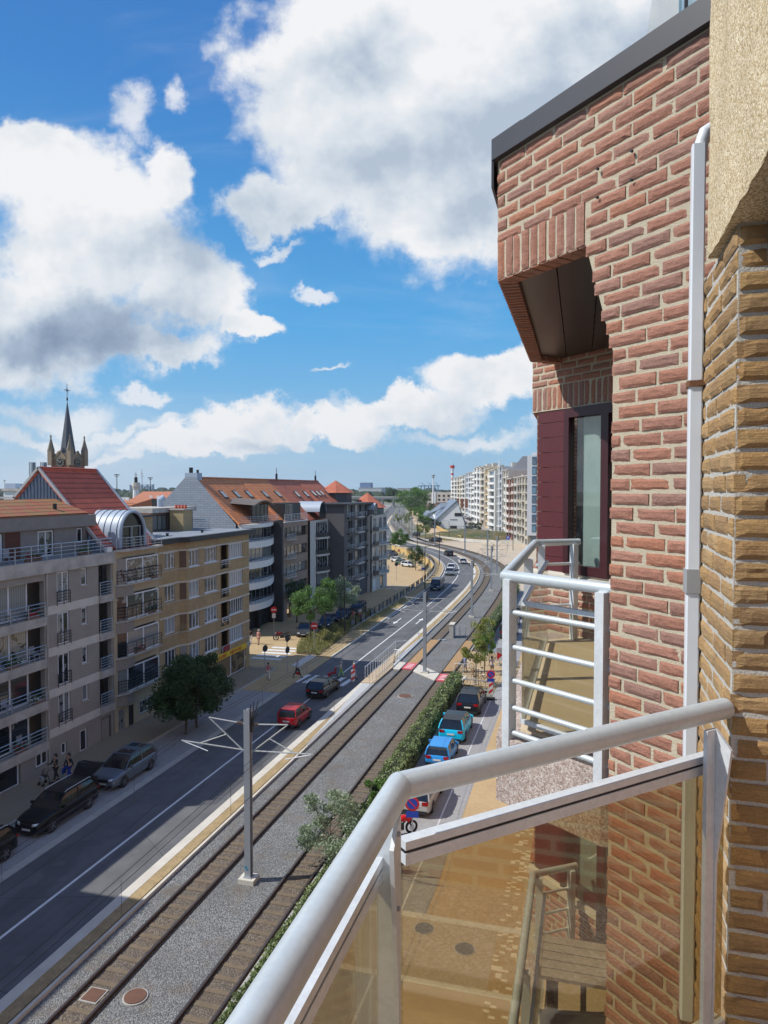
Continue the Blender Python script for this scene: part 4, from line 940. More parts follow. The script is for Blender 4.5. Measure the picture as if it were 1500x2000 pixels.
# taller block outside the picture whose shadow lies across the near road
r = empty('apartment_building', (-29, 15, 0), 0, 'plain apartment block beyond the left edge, shading the near road', 'apartment building')
box(r, None, 'body', M_GREYW, -40, -29, -10, 18.2, 0, 15.2); box(r, None, 'body', M_GREYW, -40, -29, 18.22, 27.28, 0, 11.5)
for yy in range(-8, 17, 3): window(r, T3(-28.94, 0), yy, yy + 1.4, 7, 8.5, 2)

# ---------------- narrow house with barrel dormer and steep red roof
def building_B():
    y0, y1 = 39.2, 44.3; M = T3(-29, 0)
    r = empty('town_house', (-29, 41.8, 0), 0, 'narrow house with steep red roof, blue boarded gable and zinc barrel dormer', 'house')
    fl = [9.05, 6.65, 4.25, 1.85]
    mb = MB(M); wallgrid(mb, y0, y1, 0, 12.0, [(40.2, 43.95, z + .7, z + 2.42) for z in fl] + [(39.6, 40.3, .1, 1.5), (40.7, 41.3, .1, 1.5), (41.9, 43.9, .5, 1.5)], 0, .3); mb.build('wall', mat('sand_brick_wall', (.52, .42, .28), .9, c2=(.40, .33, .22), scale=1, fine=.3, fscale=40), r)
    for z in fl:
        window(r, M, 40.25, 43.9, z + .72, z + 2.38, 2, 1, x=.22, w=.09); 
        mb = MB(M); mb.quad((.25, 40.25, z + .72), (-.0, 39.6, z + .72), (-.0, 39.6, z + 2.38), (.25, 40.25, z + 2.38)); mb.build('side_pane', M_GLASS, r)
        mb = MB(M); mb.prism([(0, 39.45), (.30, 40.15), (.30, 41.0), (.0, 41.0)], z - .10, z + .62); mb.build('ribbed_apron', M_RIB, r)
        mb = MB(M); mb.prism([(0, 39.3), (.42, 40.1), (.42, 44.1), (0, 44.1)], z + .62, z + .72); mb.build('bay_slab', M_WCONC, r)
        railing(r, M, [(.05, 39.6), (.38, 40.15), (.38, 44.1)], z + .72, .85, 4, .95, m=M_DARK)
    window(r, M, 39.65, 40.25, .1, 1.45, 1, 1, fm=M_GREYF, name='door'); window(r, M, 40.75, 41.25, .1, 1.45, 1, 1, fm=M_DARK, gm=M_BLACK, name='door'); window(r, M, 41.95, 43.85, .55, 1.45, 2, 1)
    mb = MB(M); mb.prism([(0, 39.3), (.5, 40.1), (.5, 44.2), (0, 44.2)], 11.9, 12.05); mb.build('balcony_slab', M_WCONC, r)
    railing(r, M, [(.1, 39.5), (.42, 40.1), (.42, 44.1)], 12.05, .75, 4, .8)
    flowerbox(r, M, 41.0, 42.2, fl[2] + .72, .18, 31, 'red'); flowerbox(r, M, 42.6, 43.6, fl[1] + .72, .18, 32); flowerbox(r, M, 43.0, 43.8, fl[0] + .72, .18, 33, 'white')
    # roof with dormer
    X0, Z0, X1, Z1 = -29.4, 12.1, -34.4, 17.35
    mb = MB(); mb.extr([(X0, 39.0, Z0), (X0, 44.7, Z0), (X1, 44.7, Z1), (X1, 39.0, Z1)], (-.12, 0, -.12)); roof = mb.build('roof', M_TILE_R, r)
    mb = MB(); mb.extr([(X1, 39.0, Z1), (X1, 44.7, Z1), (-39.6, 44.7, 12.2), (-39.6, 39.0, 12.2)], (.12, 0, -.12)); mb.build('roof', M_TILE_R, r)
    mb = MB(); mb.tube([(X1, 39.0, Z1 + .02), (X1, 44.7, Z1 + .02)], .12, 8); mb.build('ridge', M_TILE_R, roof)
    ga = [(-29.5, 12.0), (-34.4, 17.2), (-36.3, 15.3), (-40.5, 15.3), (-40.5, 11.8), (-29.5, 11.8)]
    mb = MB(); mb.extr([(x, 39.08, z) for x, z in ga], (0, .2, 0)); 
    x = -30.2
    g = mb.build('gable_boards', M_SLATEB, r); mb = MB()
    while x > -40.4:
        zt = 17.2 - abs(x + 34.4) * 1.055 if x > -36.2 else 15.3; 
        if x > -34.4: zt = 12.0 + (-29.5 - x) * 1.061
        mb.box(x - .03, x + .03, 39.02, 39.08, 12.0, zt - .05); x -= .26
    mb.build('batten', mat('dark_blue_batten', (.085, .105, .15), .6), g)['kind'] = 'stuff'
    mb = MB(); mb.bar((-29.35, 38.97, 12.05), (-34.42, 38.97, 17.42), .14, .16).bar((-34.38, 38.97, 17.42), (-36.4, 38.97, 15.42), .14, .16).bar((-36.3, 38.97, 15.42), (-40.6, 38.97, 15.42), .14, .12); mb.build('verge_board', mat('light_grey_paint', (.42, .41, .40), .6), g)
    mb = MB(); mb.bar((X0, 44.75, Z0 + .05), (X1, 44.75, Z1 + .05), .12, .18); mb.build('verge_board', M_ZINC, g)
    box(g, None, 'vent_hatch', M_WHITE, -33.6, -33.15, 39.0, 39.02, 14.5, 15.0)
    # barrel dormer
    yc, zc, rr = 41.55, 12.95, 1.45; mb = MB(); n = 22; A = []; Bk = []
    for i in range(n + 1):
        t = math.pi * i / n; y = yc - rr * math.cos(t); z = zc + rr * math.sin(t) * 1.12; A.append((-29.15, y, z)); Bk.append((min(-30, X0 - (z - Z0) * .952 - .3), y, z))
    mb.strip(A, Bk); 
    A0 = [(-29.15, yc - rr, Z0), A[0]]; mb.strip([(-29.15, yc - rr, Z0), (-29.15, yc - rr, zc)], [(-29.6, yc - rr, Z0), Bk[0]]); mb.strip([(-29.15, yc + rr, Z0), (-29.15, yc + rr, zc)], [(-29.6, yc + rr, Z0), Bk[-1]])
    d = mb.build('barrel_dormer', M_ZINC, r, smooth=True, angle=60)
    mb = MB()
    for k in range(7):
        xx = -29.35 - k * .5; pts = [(xx, y, z) for (x_, y, z), (xb, _, _) in zip(A, Bk) if xb < xx]
        if len(pts) > 2: mb.tube([(p[0], yc + (p[1] - yc) * 1.012, zc + (p[2] - zc) * 1.012) for p in pts], .022, 4)
    mb.build('standing_seam', mat('dark_seam', (.14, .17, .21), .5), d)
    mb = MB(); mb.tube([(-29.12, yc - rr + .08, Z0)] + [(-29.12, yc + (p[1] - yc) * .95, zc + (p[2] - zc) * .95) for p in A] + [(-29.12, yc + rr - .08, Z0)], .11, 6); mb.build('arch_frame', M_ZINC, d, smooth=True)
    mb = MB(); mb.add([(-29.3, yc + (p[1] - yc) * .93, zc + (p[2] - zc) * .93) for p in A] + [(-29.3, yc + rr * .93, Z0), (-29.3, yc - rr * .93, Z0)], [tuple(range(n + 3))]); mb.build('pane', glassmat('dormer_glass', (.012, .014, .016), (.3, .3, .28), .8), d)
    mb = MB(); mb.box(-29.28, -29.2, yc - 1.0, yc + 1.0, 13.45, 13.52)
    for y in (yc - 1.0, yc - .05, yc + .05, yc + .95): mb.box(-29.28, -29.21, y, y + .06, Z0, 13.5)
    mb.build('window_frame', M_GREYF, d)
    box(r, None, 'body', M_GREYW, -39.4, -30.2, 39.3, 44.3, 0, 12.1)
building_B()

# ---------------- ochre brick block with shop
def building_C():
    r = empty('apartment_building', (-29, 51, 0), 0, 'ochre brick apartment block with white bands and a flat roof above a yellow-signed shop', 'apartment building')
    M1 = T3(-29.0, 0); M2 = T3(-28.55, 0)
    tops = [11.36, 8.97, 6.58, 4.19]
    mb = MB(M1); o1 = [(45.05, 46.45, t - 1.22, t) for t in tops] + [(44.9, 46.4, .4, 1.5)]; wallgrid(mb, 44.3, 46.95, 0, 12.1, o1, 0, .15)
    mb.quad((0, 46.95, 0), (.45, 47.45, 0), (.45, 47.45, 12.1), (0, 46.95, 12.1)); mb.build('wall', M_YBRICK, r)
    o2 = []
    for t in tops: o2 += [(47.65, 49.15, t - 1.28, t), (49.95, 51.95, t - 1.22, t), (52.55, 53.95, t - 2.0, t), (53.96, 56.5, t - 1.28, t)]
    o2 += [(51.6, 57.0, .12, 1.95), (47.8, 49.2, .6, 1.6), (49.9, 50.9, .1, 1.6)]
    mb = MB(M2); wallgrid(mb, 47.45, 57.75, 0, 12.1, o2, 0, .18); mb.quad((0, 57.75, 0), (-9, 57.75, 0), (-9, 57.75, 12.1), (0, 57.75, 12.1)); mb.build('wall', M_YBRICK, r)
    mb = MB(M2); mb.quad((-.75, 52.4, 0), (-.75, 54.1, 0), (-.75, 54.1, 12), (-.75, 52.4, 12)); mb.build('recess_wall', M_YBRICK, r)
    wcur = glassmat('curtained_glass', (.02, .028, .035), (.36, .41, .45), .60)
    for t in tops:
        window(r, M1, 45.08, 46.42, t - 1.2, t - .02, 3, 1, gm=wcur)
        mb = MB(M1); mb.quad((.06, 47.0, t - 1.25), (.40, 47.38, t - 1.25), (.40, 47.38, t - .02), (.06, 47.0, t - .02)); mb.build('side_pane', M_GLASS, r)
        window(r, M2, 47.68, 49.12, t - 1.26, t - .02, 3, 1, gm=wcur, sill=M_WHITE); window(r, M2, 49.98, 51.92, t - 1.2, t - .02, 4, 1, gm=wcur, sill=M_WHITE); window(r, M2, 54.0, 56.46, t - 1.26, t - .02, 6, 1, gm=wcur, sill=M_WHITE)
        window(r, M2, 52.9, 53.5, t - 2.0, t - .1, 1, 1, x=-.7, fm=M_WHITE)
        mb = MB(); mb.extr([(-29.0, 44.35, t + .0), (-28.95, 44.35, t), (-28.95, 46.97, t), (-28.5, 47.47, t), (-28.5, 57.8, t), (-28.56, 57.8, t), (-28.56, 47.5, t), (-29.0, 47.0, t)], (0, 0, .10)); mb.build('stone_band', M_LCONC, r)
        mb = MB(); mb.extr([(-29.0, 44.35, 0), (-28.96, 44.35, 0), (-28.96, 46.97, 0), (-28.51, 47.47, 0), (-28.51, 57.8, 0), (-28.56, 57.8, 0), (-28.56, 47.5, 0), (-29.0, 47.0, 0)], (0, 0, .06)); 
        for v in range(len(mb.v)): mb.v[v] = (mb.v[v][0], mb.v[v][1], mb.v[v][2] + t - 1.36)
        mb.build('stone_band', M_WCONC, r)
        railing(r, M2, [(.12, 52.55), (.12, 53.95)], t - 1.75, .5, 3, .7, m=M_WHITE)
    box(r, M2, 'red_banner', mat('red_cloth', (.30, .03, .035), .8), .14, .155, 52.7, 53.8, 2.5, 2.95)
    box(r, M2, 'plinth', M_DARK, 0, .02, 44.7 + 2.8, 57.75, 0, .10)
    window(r, M2, 51.65, 54.3, .15, 1.9, 1, 1, fm=M_WHITE, gm=glassmat('shop_glass', (.05, .035, .02), (.30, .20, .10), .62), name='shop_window'); window(r, M2, 54.31, 56.9, .15, 1.9, 1, 1, fm=M_WHITE, gm=MATS['shop_glass'], name='shop_window')
    window(r, M2, 47.85, 49.15, .62, 1.58, 2); window(r, M2, 49.95, 50.85, .1, 1.6, 1, fm=M_DARK, name='door')
    sg = box(r, M2, 'shop_sign', mat('yellow_sign', (.80, .52, .02), .5), .02, .12, 51.5, 57.0, 1.93, 2.38)
    # blurred red lettering: upright strokes of unequal length
    mb = MB(M2); rr = random.Random(5); y = 52.0
    for wd in (5, 8):
        for k in range(wd): mb.box(.121, .135, y, y + .10, 2.02, 2.02 + rr.choice((.27, .22, .27))); (mb.box(.121, .134, y + .1, y + .2, rr.choice((2.24, 2.13, 2.03)), rr.choice((2.24, 2.13, 2.03)) + .05)); y += .27
        y += .55
    mb.build('lettering', mat('sign_red', (.45, .06, .02), .6), sg)
    box(r, M2, 'shop_sign_end', M_WCONC, .02, .12, 57.02, 57.7, 1.93, 2.38)
    mb = MB(); ro = [(-28.1, 47.1), (-28.1, 58.3), (-38, 58.3), (-38, 44.2), (-28.55, 44.2), (-28.55, 46.6)]; mb.prism(ro, 12.02, 12.40); mb.build('roof_edge', M_DARK, r)
    mb = MB(); mb.prism([(x - .35 if x > -30 else x + .1, y + (.12 if y < 50 else -.12)) for x, y in ro], 12.401, 12.415); mb.build('roof', M_FLATROOF, r)
    ch = box(r, None, 'chimney', brickmat('yellow_brick', (.46, .34, .16), (.38, .28, .13), (.35, .29, .19), .24, .075), -33.9, -32.6, 53.6, 55.0, 12.4, 14.2)
    box(ch, None, 'chimney_cap', M_WCONC, -34.0, -32.5, 53.5, 55.1, 14.2, 14.3)
    for k in range(4): mb = MB(); mb.tube([(-33.7 + k * .3, 54.3, 14.3), (-33.7 + k * .3, 54.3, 14.62)], .12, 8); mb.build('chimney_pot', MATS['red_roof_tiles'], ch)
    for (x, y) in ((-30.2, 47.4), (-29.9, 52.0)): mb = MB(); mb.tube([(x, y, 12.4), (x, y, 12.6)], .1, 8); mb.tube([(x, y, 12.62), (x, y, 12.66)], .16, 8); mb.build('roof_vent', M_DARK, r)
building_C()
def rear():
    r = empty('rear_building', (-36, 55, 0), 0, 'low flat-roofed rear building with roof-top windows behind the ochre block', 'building')
    M = T3(-34.3, 0)
    mb = MB(M); wallgrid(mb, 51.4, 58.0, 12.4, 14.0, [(51.7, 53.9, 12.5, 13.8), (55.6, 57.2, 12.5, 13.8)], 0, .2); mb.quad((0, 58, 12.4), (-4, 58, 12.4), (-4, 58, 14), (0, 58, 14)); mb.build('wall', mat('rear_brick', (.17, .12, .10), .9), r)
    box(r, M, 'roof', M_WCONC, -4.2, .3, 51.2, 58.15, 14.0, 14.4); window(r, M, 51.75, 53.85, 12.52, 13.78, 3, fm=M_DARK); window(r, M, 55.65, 57.15, 12.52, 13.78, 2, fm=M_DARK)
    railing(r, M, [(1.6, 55.3), (1.6, 58.1), (-.5, 58.1)], 12.42, .8, 4, 1.2); box(r, None, 'body', M_GREYW, -45, -38.4, 45, 58.0, 0, 12.3)
    mb = MB(); mb.tube([(-36.5, 56.2, 14.4), (-36.5, 56.2, 15.0), (-36.3, 56.5, 15.25)], .28, 10); mb.build('roof_cowl', M_ZINC, r); mb = MB(); mb.box(-37.9, -37.2, 57, 57.7, 14.4, 15.1); mb.build('roof_cowl', M_DARK, r)
    r = empty('rear_building', (-33, 47, 0), 0, 'dull ochre stair tower between the barrel dormer and the yellow chimney', 'building')
    box(r, None, 'wall', M_YBRICK, -36.5, -31.6, 45.0, 47.6, 0, 13.9); box(r, None, 'roof', M_DARK, -36.6, -31.5, 44.9, 47.7, 13.9, 14.02)
    for k in range(4):
        x = -38.5 - k * .95; box(r, None, 'chimney', mat('old_chimney', (.22, .13, .09), .9), x - .25, x + .25, 50, 50.6, 12, 14.6 + (k % 3) * .35)
rear()

# ---------------- the far row: stepped facades, long tiled roof
def row():
    def roof(r, ya, yb, xe, ze, m, xr=-40.5, zr=17.25):
        mb = MB(); mb.extr([(xe, ya, ze), (xe, yb, ze), (xr, yb, zr), (xr, ya, zr)], (-.1, 0, -.15)); o = mb.build('roof', m, r)
        mb = MB(); mb.extr([(xr, ya, zr), (xr, yb, zr), (-46.5, yb, 12), (-46.5, ya, 12)], (.1, 0, -.15)); mb.build('roof', m, r)
        mb = MB(); mb.tube([(xr, ya, zr), (xr, yb, zr)], .12, 6); mb.build('ridge', m, o); return o
    def velux(o, ys, xe, ze, t=.62, xr=-40.5, zr=17.25):
        for y in ys:
            mb = MB(); a = Vector((xe + (xr - xe) * t, y, ze + (zr - ze) * t)); d = Vector((xr - xe, 0, zr - ze)).normalized(); n = Vector((-d.z, 0, d.x)); n = n if n.z > 0 else -n
            for w, off, m_ in ((.5, .08, 0), (.38, .10, 1)):
                mb.cur = m_; q = [a + n * off + d * sx * w * 1.25 + Vector((0, sy * w, 0)) for sx, sy in ((-1, -1), (1, -1), (1, 1), (-1, 1))]; mb.extr(q, n * -.06 if m_ == 0 else n * .012)
            mb.build('skylight', [M_DARK, mat('skylight_glass', (.35, .38, .42), .12, .5)], o)
    # 1 white curved balconies
    r = empty('apartment_building', (-35.5, 74, 0), 0, 'white building with curved balconies, slate gable and orange roof behind the no-entry sign', 'apartment building'); M = T3(-35.5, 0)
    mb = MB(M); wallgrid(mb, 69.0, 78.4, 0, 12.1, [(69.6, 78.2, b + .75, b + 2.28) for b in (2.6, 4.95, 7.25, 9.5)] + [(69.4, 74.2, 0, 2.2), (74.8, 77.9, 0, 2.2)], 0, .9); mb.build('wall', M_DARK, r)
    for b in (2.6, 4.95, 7.25, 9.5, 11.72):
        pts = [(1.35 * math.sin(math.pi * min(1, max(0, (i / 14 * .92 + .10)))), 69.2 + 9.3 * i / 14) for i in range(15)]
        mb = MB(M); mb.prism([(0, 69.2)] + pts + [(0, 78.5)], b, b + (.72 if b < 11 else .42)); mb.build('curved_balcony', mat('white_render', (.80, .79, .76), .8, c2=(.70, .69, .66), scale=1), r)
        if b < 11:
            railing(r, M, [(p[0] + .0, p[1]) for p in pts[1:]], b + .72, .35, 2, 1.6)
            window(r, M, 69.7, 78.1, b + .78, b + 2.25, 8, 1, fm=M_GREYF, x=-.25)
    window(r, M, 69.5, 74.1, 0.02, 2.1, 1, 5, fm=M_DARK, gm=M_DARK, name='garage_door', x=-.5); window(r, M, 74.9, 77.8, .02, 2.1, 2, 1, fm=M_DARK, gm=M_DARK, name='garage_door', x=-.5)
    railing(r, M, [(.2, 69.6), (1.2, 72), (1.3, 77), (.4, 78.3)], 12.15, .8, 4, .9)
    o = roof(r, 69.0, 79.2, -35.2, 12.25, M_TILE_O); velux(o, (71.6, 74.8, 77.9), -35.2, 12.25)
    mb = MB(); mb.extr([(-35.6, 68.9, 12.2), (-40.4, 68.9, 17.3), (-41.6, 68.9, 17.3), (-47.5, 68.9, 11.5), (-47.5, 68.9, 5), (-35.6, 68.9, 5)], (0, .15, 0)); mb.build('slate_gable', brickmat('pale_slates', (.33, .37, .43), (.28, .32, .38), (.17, .19, .23), .9, .28, .02, .15), r)
    mb = MB(); mb.box(-41.7, -40.2, 68.95, 70.0, 16.9, 17.75); ch = mb.build('chimney', M_ZINC, r); mb = MB(); mb.tube([(-41.2, 69.4, 17.75), (-41.2, 69.4, 18.35)], .22, 8); mb.build('chimney_cowl', M_DARK, ch); mb = MB(); mb.tube([(-40.5, 69.6, 17.75), (-40.5, 69.6, 18.1)], .14, 8); mb.build('chimney_cowl', M_DARK, ch)
    mb = MB(M); A = [(1.0, y, 14.2 + .55 * math.sin((y - 71.2) / 5.3 * math.pi)) for y in [71.2 + 5.3 * i / 10 for i in range(11)]]; mb.strip(A, [(-2.6, p[1], p[2] + .25) for p in A]); mb.strip([(p[0], p[1], p[2] - .14) for p in A], A); d = mb.build('dormer', mat('bronze_zinc', (.20, .16, .13), .5, .3), r)
    window(d, M, 72.2, 76.4, 12.3, 14.35, 4, 1, fm=M_DARK, x=.2)
    box(r, None, 'body', M_GREYW, -46, -36.6, 69.2, 78.4, 0, 12.2)
    box(r, None, 'dark_side_wall', mat('dark_slate_wall', (.045, .045, .052), .7), -38, -34.45, 78.42, 78.9, 0, 12.3)
    # 2 brown brick
    r = empty('apartment_building', (-34.5, 82.5, 0), 0, 'brown brick building with strip windows between the white balconies and the grey front', 'apartment building'); M = T3(-34.5, 0)
    fl = [2.7, 5.0, 7.3, 9.6]; BR = brickmat('brown_brick', (.38, .25, .19), (.31, .21, .16), (.32, .27, .22), .24, .08)
    mb = MB(M); wallgrid(mb, 78.9, 87.0, 0, 11.9, [(79.3, 86.8, b + .45, b + 1.7) for b in fl] + [(80, 81.4, 0, 1.9)], 0, .35); mb.build('wall', BR, r)
    for b in fl:
        window(r, M, 79.35, 86.75, b + .47, b + 1.68, 6, 1, fm=mat('brown_frame', (.05, .035, .03), .5), x=-.3); railing(r, M, [(.4, 79.3), (.4, 82.0)], b + .3, .6, 4, .9)
        box(r, M, 'balcony_slab', M_WCONC, 0, .45, 79.2, 82.1, b + .1, b + .28)
    o = roof(r, 79.2, 87.3, -34.7, 12.1, M_TILE_O); velux(o, (82.1, 86.0), -34.7, 12.1)
    box(r, M, 'recess_shade_block', M_BLACK, -2.4, -.3, 79.9, 85.2, 12.1, 14.25); railing(r, M, [(.05, 79.3), (.05, 86.6)], 12.0, .9, 5, 1.0, m=M_WHITE); box(r, M, 'balcony_slab', M_WHITE, -.3, .1, 79.2, 86.8, 11.9, 12.02)  # solid black block stands for the shade inside the recessed terrace
    window(r, M, 80.2, 82.6, 12.15, 14.1, 2, 1, fm=M_GREYF, x=-.28)
    # 3 grey with portholes
    GW = mat('pale_grey_render', (.55, .52, .48), .9, c2=(.47, .445, .42), scale=.6)
    r = empty('apartment_building', (-34.2, 90, 0), 0, 'pale grey building with round porthole windows and dark curved balconies', 'apartment building'); M = T3(-34.2, 0)
    mb = MB(M); wallgrid(mb, 87.0, 95.5, 0, 11.8, [(89.2, 93.2, b + .2, b + 1.9) for b in fl] + [(89.2, 93.2, 0, 1.9)], 0, .3); mb.build('wall', GW, r)
    for b in fl:
        window(r, M, 89.3, 93.1, b + .2, b + 1.88, 4, 1, fm=M_GREYF, x=.1)
        pts = [(.25 + .75 * math.sin(math.pi * i / 8), 89.0 + 4.6 * i / 8) for i in range(9)]; mb = MB(M); mb.prism([(0, 89.0)] + pts + [(0, 93.6)], b - .35, b - .1); mb.build('balcony_slab', GW, r)
        mb = MB(M); mb.strip([(p[0], p[1], b - .1) for p in pts], [(p[0], p[1], b + .5) for p in pts]); mb.build('balcony_front', M_DARK, r)
        mb = MB(M); mb.disc((.02, 94.5, b + .9), (1, 0, 0), .42, 18, .1); p_ = mb.build('porthole', M_GREYF, r); mb = MB(M); mb.disc((.075, 94.5, b + .9), (1, 0, 0), .32, 18, .02); mb.build('pane', M_BLACK, p_)
    o = roof(r, 87.3, 97.5, -34.8, 11.9, M_TILE_B); velux(o, (92.6, 96.0), -34.8, 11.9)
    def barrel(r, M, yc, zb, rr, dep):
        mb = MB(M); n = 14; A = [(.3, yc - rr * math.cos(math.pi * i / n), zb + .9 + rr * math.sin(math.pi * i / n)) for i in range(n + 1)]; mb.strip(A, [(-dep, p[1], p[2]) for p in A]); d = mb.build('barrel_dormer', M_ZINC, r, smooth=True)
        mb = MB(M); mb.add([(.2, p[1] * .96 + yc * .04, p[2] - .05) for p in A] + [(.2, yc + rr * .92, zb), (.2, yc - rr * .92, zb)], [tuple(range(n + 3))]); mb.build('pane', M_GLASS, d)
    barrel(r, M, 91.2, 12.0, 1.4, 4)
    # 4 dark
    DK = mat('anthracite_cladding', (.10, .098, .105), .75, c2=(.075, .075, .08), scale=1)
    r = empty('apartment_building', (-31.8, 98, 0), 0, 'dark anthracite building with three rows of small balconies', 'apartment building'); M = T3(-31.8, 0)
    cols = [(95.2, 97.6), (99.0, 101.8), (102.8, 104.5)]
    mb = MB(M); wallgrid(mb, 93.9, 104.9, 0, 13.7, [(a, b_, z + .15, z + 1.85) for z in fl + [11.85] for a, b_ in cols] + [(94.6, 97.0, .0, 2.0), (99.2, 101.4, 0, 2.0)], 0, .5); mb.quad((0, 93.9, 0), (-5, 93.9, 0), (-5, 93.9, 13.7), (0, 93.9, 13.7)); mb.build('wall', DK, r)
    for z in fl + [11.85]:
        for i, (a, b_) in enumerate(cols):
            window(r, M, a + .05, b_ - .05, z + .15, z + 1.83, 3 if i == 1 else 2, 1, fm=M_WHITE if (z > 11 or i == 1) else M_GREYF, x=-.35)
            dd = .55 if i == 1 else .3; box(r, M, 'balcony_slab', GW if i == 1 else M_DARK, 0, dd, a - .1, b_ + .1, z - .08, z + .12); railing(r, M, [(0, a - .05), (dd - .05, a - .05), (dd - .05, b_ + .05), (0, b_ + .05)], z + .12, .6, 3, .8, m=M_TUBE)
    window(r, M, 94.7, 96.9, .02, 1.95, 1, 3, gm=M_WHITE, name='garage_door'); window(r, M, 99.3, 101.3, .02, 1.95, 2, 1)
    box(r, M, 'flat_roof', M_DARK, -5, .6, 93.5, 106.5, 13.7, 13.95)
    o = roof(r, 97.5, 106.5, -35.5, 12.9, M_TILE_B); velux(o, (98.8, 100.6, 102.3, 105.0), -35.5, 12.9, .55)
    box(r, None, 'body', DK, -46, -36, 87, 107, 0, 11.8)
    # 5 last, rounded end with turret roofs
    r = empty('apartment_building', (-31, 110, 0), 0, 'grey corner building with rounded balconies and orange turret roofs at the row end', 'apartment building'); M = T3(-31, 0)
    mb = MB(M); wallgrid(mb, 104.9, 113.6, -.2, 11.9, [(a, a + 1.9, z + .1, z + 1.85) for z in fl for a in (105.4, 108.6, 111.3)] + [(105.4, 107.2, 0, 2), (109.5, 111, 0, 2)], 0, .3); mb.quad((0, 113.6, -2.5), (0, 113.6, 11.9), (-9, 113.6, 11.9), (-9, 113.6, -2.5)); mb.build('wall', GW, r)
    for z in fl:
        for a in (105.4, 108.6, 111.3): window(r, M, a + .03, a + 1.87, z + .1, z + 1.83, 2, 1, fm=M_GREYF)
        pts = [(.15 + .9 * math.sin(math.pi * i / 8), 107.9 + 5.7 * i / 8) for i in range(9)]; mb = MB(M); mb.prism([(0, 107.9)] + pts + [(0, 113.6)], z - .3, z - .05); mb.build('balcony_slab', GW, r); railing(r, M, pts, z - .05, .75, 4, 1.2)
        box(r, M, 'balcony_front', M_DARK, .3, .36, 105.2, 107.5, z - .2, z + .45)
    window(r, M, 105.45, 107.15, .02, 1.95, 1, 3, gm=M_WHITE, name='garage_door'); window(r, M, 109.55, 110.95, .02, 1.95, 1, 1, fm=M_DARK, name='door')
    mb = MB(M); c = (-2.6, 111.0, 15.3); ring = [(-2.6 + 3.2 * math.cos(k * math.pi / 4 + .39), 111 + 3.2 * math.sin(k * math.pi / 4 + .39), 13.0) for k in range(8)]; mb.add([(c[0], c[1], 15.4)] + ring, [(0, 1 + k, 1 + (k + 1) % 8) for k in range(8)]); mb.build('turret_roof', M_TILE_B, r)
    mb = MB(M); mb.prism([(-2.6 + 2.7 * math.cos(k * math.pi / 4 + .39), 111 + 2.7 * math.sin(k * math.pi / 4 + .39)) for k in range(8)], 11.9, 13.0); mb.build('turret', DK, r)
    mb = MB(M); ring = [(-7 + 3.0 * math.cos(k * math.pi / 4 + .39), 108 + 3.4 * math.sin(k * math.pi / 4 + .39), 15.4) for k in range(8)]; mb.add([(-7, 108, 17.4)] + ring, [(0, 1 + k, 1 + (k + 1) % 8) for k in range(8)]); mb.build('turret_roof', M_TILE_B, r)
    mb = MB(M); mb.prism([(-7 + 2.5 * math.cos(k * math.pi / 4 + .39), 108 + 2.9 * math.sin(k * math.pi / 4 + .39)) for k in range(8)], 11.9, 15.4); mb.build('turret', DK, r)
    railing(r, M, [(.1, 105.0), (.6, 109), (.6, 112.5), (-.6, 113.5)], 11.95, .8, 4, 1.0, m=mat('green_rail', (.10, .25, .22), .5)); barrel(r, M, 106.2, 11.9, 1.0, 3)
    box(r, None, 'body', GW, -42, -31.4, 105, 113.5, -2, 11.85)
    for x, y in ((-40.5, 90.5), (-40.5, 105.4)): mb = MB(); mb.tube([(x, y, 17.2), (x, y, 18.1)], .16, 8); mb.tube([(x, y, 18.1), (x, y, 18.9)], .04, 6); mb.build('roof_flue', M_DARK, r)
row()

